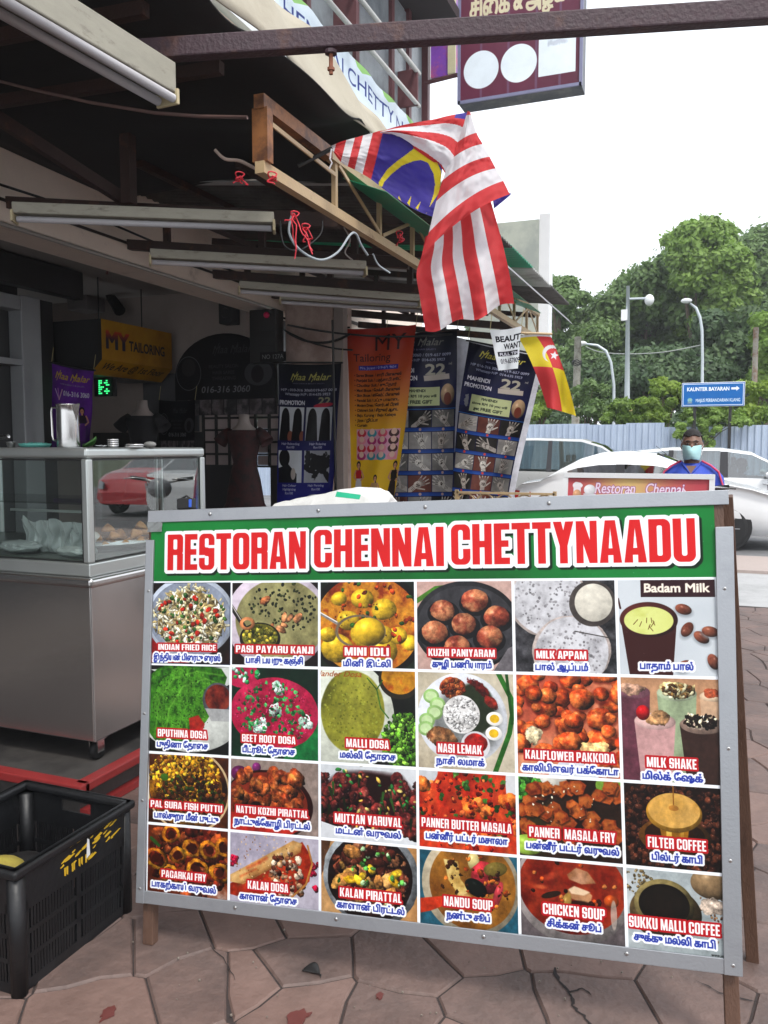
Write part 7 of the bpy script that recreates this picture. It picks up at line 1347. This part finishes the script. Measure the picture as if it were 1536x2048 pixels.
def person(cx,cy,top,label,seated=False):
    """upright adult facing -Y; crown of the head at z=top, feet on the ground"""
    r=empty('person',(cx,cy,0),label,'person'); H=top; m=MB(); hz=H-.115
    m.ball((0,0,hz),.1,16,12,sc=(.76,.95,1.08)); m.ball((0,-.02,hz-.065),.07,14,10,sc=(.86,.98,1.0)); m.ball((0,-.03,hz-.1),.042,10,8,sc=(1,.9,.7)); m.tube([(0,-.085,hz-.0),(0,-.105,hz-.035)],[.01,.016],8); m.ball((0,-.085,hz+.018),.03,10,6,sc=(1.9,.5,.35))
    for s in(-1,1): m.ball((s*.077,.0,hz-.02),.026,8,8,sc=(.4,.8,1.2))
    m.tube([(0,.012,hz-.06),(0,.015,hz-.19)],[.055,.062],14)
    sz=H-.335; hip=H*.53
    m.tube([(0,.01,sz+.03),(0,.01,sz-.04),(0,.0,sz-.2),(0,0,hip+.08),(0,0,hip-.08)],[.06,.11,.135,.125,.135],18)
    for s in(-1,1):
        m.tube([(s*.06,.01,sz+.0),(s*.17,.01,sz-.045),(s*.21,.02,sz-.29),(s*.2,-.1,sz-.5),(s*.19,-.12,sz-.52)],[.045,.05,.042,.034,.028],12)
        hand3(m,(s*.19,-.12,sz-.52),(-s*.15,-.75,-.5),-s)
        m.tube([(s*.085,0,hip),(s*.1,-.01,H*.28),(s*.1,.01,.09)],[.09,.062,.042],12); m.tube([(s*.1,.04,.05),(s*.1,-.1,.03),(s*.105,-.16,.03)],[.045,.04,.03],10)
    remesh(m.build('body',skin,r,smooth=True),.009)
    sh=MB(); sh.tube([(0,.012,sz+.062),(0,.01,sz+.035),(0,.012,sz-.035),(0,.0,sz-.2),(0,0,hip+.1),(0,0,hip-.03)],[.072,.105,.162,.175,.165,.172],24,cap=True)
    for s in(-1,1): sh.tube([(s*.05,.012,sz+.05),(s*.13,.012,sz+.005),(s*.18,.012,sz-.055),(s*.222,.02,sz-.3),(s*.2,-.09,sz-.47)],[.05,.055,.062,.058,.045],16)
    so_=sh.build('shirt',shirtm,r,smooth=True); remesh(so_,.01)
    cv_=MB().tube([(-.07,-.02,sz+.065),(-.045,-.09,sz+.04),(0,-.145,sz-.022),(.045,-.09,sz+.04),(.07,-.02,sz+.065)],.009,8).build('collar',shirtm,r,smooth=True)
    MB().add([(-.045,-.085,sz+.045),(.045,-.085,sz+.045),(.0,-.14,sz-.02)],[(0,1,2)]).build('neck_opening',skin,r,solid=.01)
    for s in(-1,1):
        for dy in(-.03,.0): MB().tube([(s*.075,dy-.02,sz+.085),(s*.14,dy-.02,sz+.05),(s*.2,dy-.025,sz+.0),(s*.238,dy-.02,sz-.12),(s*.272,dy,sz-.3),(s*.242,-.11+dy,sz-.47)],.008,8).build('piping',pinkm,r,smooth=True)
    MB().add([(.09,-.178,sz-.12),(.15,-.165,sz-.12),(.14,-.167,sz-.09),(.125,-.172,sz-.105),(.12,-.174,sz-.085),(.1,-.178,sz-.1)],[(0,1,2,3),(0,3,4,5)]).build('chest_badge',white,r,solid=.004)
    tr=MB(); 
    for s in(-1,1): tr.tube([(s*.075,0,hip+.05),(s*.09,0,hip-.05),(s*.1,-.01,H*.28),(s*.1,.01,.06)],[.105,.108,.08,.065],14)
    remesh(tr.build('trousers',trm,r,smooth=True),.012)
    for s in(-1,1): MB().tube([(s*.1,.06,.04),(s*.1,0,.045),(s*.1,-.1,.035),(s*.105,-.19,.03)],[.035,.05,.045,.03],12).build('shoe',black,r,smooth=True)
    h=MB(); h.grid(lambda u,v:(lambda th,ph:(.08*math.sin(ph)*math.cos(th),.003+.1*math.sin(ph)*math.sin(th),hz+.004+.113*math.cos(ph)))(u*2*math.pi,v*(1.05+.75*max(0,math.sin(u*2*math.pi))+.05*math.sin(u*30))+.001),40,14,uv=False); h.build('hair',hairm,r,smooth=True,solid=.006)
    for s in(-1,1):
        MB().ball((s*.03,-.088,hz-.002),.0105,10,8,sc=(1.1,.7,.5)).build('eye',mat('eye_white',(.3,.26,.24),.4),r,smooth=True); MB().ball((s*.03,-.0965,hz-.002),.006,8,6,sc=(1,.6,1)).build('iris',black,r,smooth=True)
        MB().tube([(s*.012,-.098,hz+.017),(s*.03,-.099,hz+.023),(s*.052,-.088,hz+.016)],[.003,.0045,.002],6).build('eyebrow',hairm,r,smooth=True)
    mk=MB().grid(lambda u,v:(lambda a:(.073*math.sin(a)*(1-.18*v*v),.0-.098*math.cos(a)-.03*math.cos(a)**3*math.sin(v*2.6+.2)-.0,hz-.022-.098*v+.012*abs(math.sin(a))*(1-2*v)+.0015*math.sin(v*22)))((u-.5)*2.7),26,18,uv=False); mk.build('face_mask',mskm,r,smooth=True,solid=.0025)
    for s in(-1,1): MB().tube([(s*.07,-.04,hz-.04),(s*.084,-.005,hz-.01),(s*.083,.012,hz-.03),(s*.07,-.02,hz-.09)],.0018,5).build('ear_loop',white,r)
    return r
q=onY(1385,858,7.0); pr=person(q.x,7.0,q.z,'man in blue jersey with red piping and pale face mask, standing behind the street sign'); pr.rotation_euler=(0,0,rad(0))
# driver seen through the side window
q=onY(1484,918,15.95)
dv=empty('person',(0,0,0),'masked driver sitting behind the side window of the white hatchback','person'); c=onY(1484,930,15.95)
m=MB(); m.ball(c,.1,14,10,sc=(.95,.78,1.1)); m.ball(c+Vector((.03,0,-.07)),.06,10,8); m.tube([c-Vector((0,0,.05)),c-Vector((.02,0,.17))],.05,10); m.tube([c-Vector((.02,0,.15)),c-Vector((.04,0,.25)),c-Vector((.06,0,.6))],[.08,.18,.17],14); m.tube([c-Vector((.02,.18,.25)),c+Vector((.1,-.2,-.48)),c+Vector((.32,-.2,-.38))],[.05,.04,.03],8); m.tube([c-Vector((.02,-.18,.25)),c+Vector((.1,.2,-.48)),c+Vector((.32,.2,-.38))],[.05,.04,.03],8)
for yy in(-.2,.2): hand3(m,c+Vector((.32,yy,-.38)),(1,0,.4),1)
m.tube([c-Vector((.06,.09,.58)),c+Vector((.35,-.1,-.6)),c+Vector((.5,-.1,-.75))],[.08,.07,.05],8); m.tube([c-Vector((.06,-.09,.58)),c+Vector((.35,.1,-.6)),c+Vector((.5,.1,-.75))],[.08,.07,.05],8)
remesh(m.build('body',mat('dim_shirt',(.08,.07,.07),.7),dv,smooth=True),.014)
MB().ball(c+Vector((-.012,0,.03)),.105,14,10,sc=(.95,.8,.95)).build('hair',hairm,dv,smooth=True); MB().ball(c+Vector((.075,0,-.05)),.045,10,8,sc=(.8,1.1,1)).build('face_mask',mskm,dv,smooth=True)
# scooter handlebar behind the board
sc_=empty('scooter',(0,0,0),'grey scooter parked behind the street sign with one handlebar lever showing','scooter'); hb_=onY(1452,974,6.0); g=hb_.x-.3; Y0=6.0; gm_=mat('grey_scooter',(.3,.3,.32),.3,coat=.4)
MB().tube([(g+.3,Y0-.0,hb_.z),(g+.2,Y0,hb_.z-.015),(g,Y0,hb_.z-.05),(g-.2,Y0,hb_.z-.015),(g-.3,Y0,hb_.z)],.012,8).build('handlebar',steel,sc_,smooth=True)
for s in(-1,1): MB().tube([(g+s*.18,Y0-.0,hb_.z-.015),(g+s*.32,Y0,hb_.z)],.017,10).build('grip',black,sc_,smooth=True); MB().tube([(g+s*.14,Y0-.03,hb_.z-.01),(g+s*.24,Y0-.07,hb_.z-.0),(g+s*.36,Y0-.055,hb_.z-.01)],[.008,.007,.005],6).build('brake_lever',steel,sc_,smooth=True)
MB().ball((g,Y0-.03,hb_.z-.09),.1,12,8,sc=(1.2,.7,.9)).build('headlamp_cowl',gm_,sc_,smooth=True)
MB().tube([(g,Y0,hb_.z-.05),(g,Y0-.1,.55),(g,Y0-.16,.28)],.03,10).build('fork',steel,sc_,smooth=True)
MB().prism([(0,.3),(.12,.85),(.2,.85),(.28,.3),(.75,.3),(.85,.72),(1.25,.74),(1.35,.55),(1.2,.38),(.8,.22),(.2,.2)],(g-.09,Y0-.05,0),(0,1,0),(0,0,1),(.18,0,0)).build('body_shell',gm_,sc_,bevel=.03)
MB().box(g-.12,Y0+.72,.72,g+.12,Y0+1.2,.8).build('seat',black,sc_,bevel=.03)
for y in(Y0-.16,Y0+1.05):
    w=MB().lathe([(.17,-.04),(.235,-.035),(.25,0),(.235,.035),(.17,.04)],(g,y,.25),24,ax=(1,0,0),cap=False).build('wheel',tyre,sc_,smooth=True); rm=MB().lathe([(.17,-.03),(.03,-.04),(.03,.04),(.17,.03)],(g,y,.25),20,ax=(1,0,0)).build('rim',rimm,w)
# thin humid air
hz_=MB().box(-100,-65,-1.4,100,100,14.5).build('haze',[]); hz_.data.materials.clear(); hmz=bpy.data.materials.new('haze'); hmz.use_nodes=True; hn=hmz.node_tree; hn.nodes.clear(); ho=hn.nodes.new('ShaderNodeOutputMaterial'); hv=hn.nodes.new('ShaderNodeVolumePrincipled'); hv.inputs['Color'].default_value=(.92,.95,1,1); hv.inputs['Density'].default_value=.0012; hn.links.new(hv.outputs[0],ho.inputs['Volume']); hz_.data.materials.append(hmz); tag(hz_,kind='stuff')
# the lettering helper has done its work
bpy.data.objects.remove(_to,do_unlink=True); bpy.data.curves.remove(_tc)
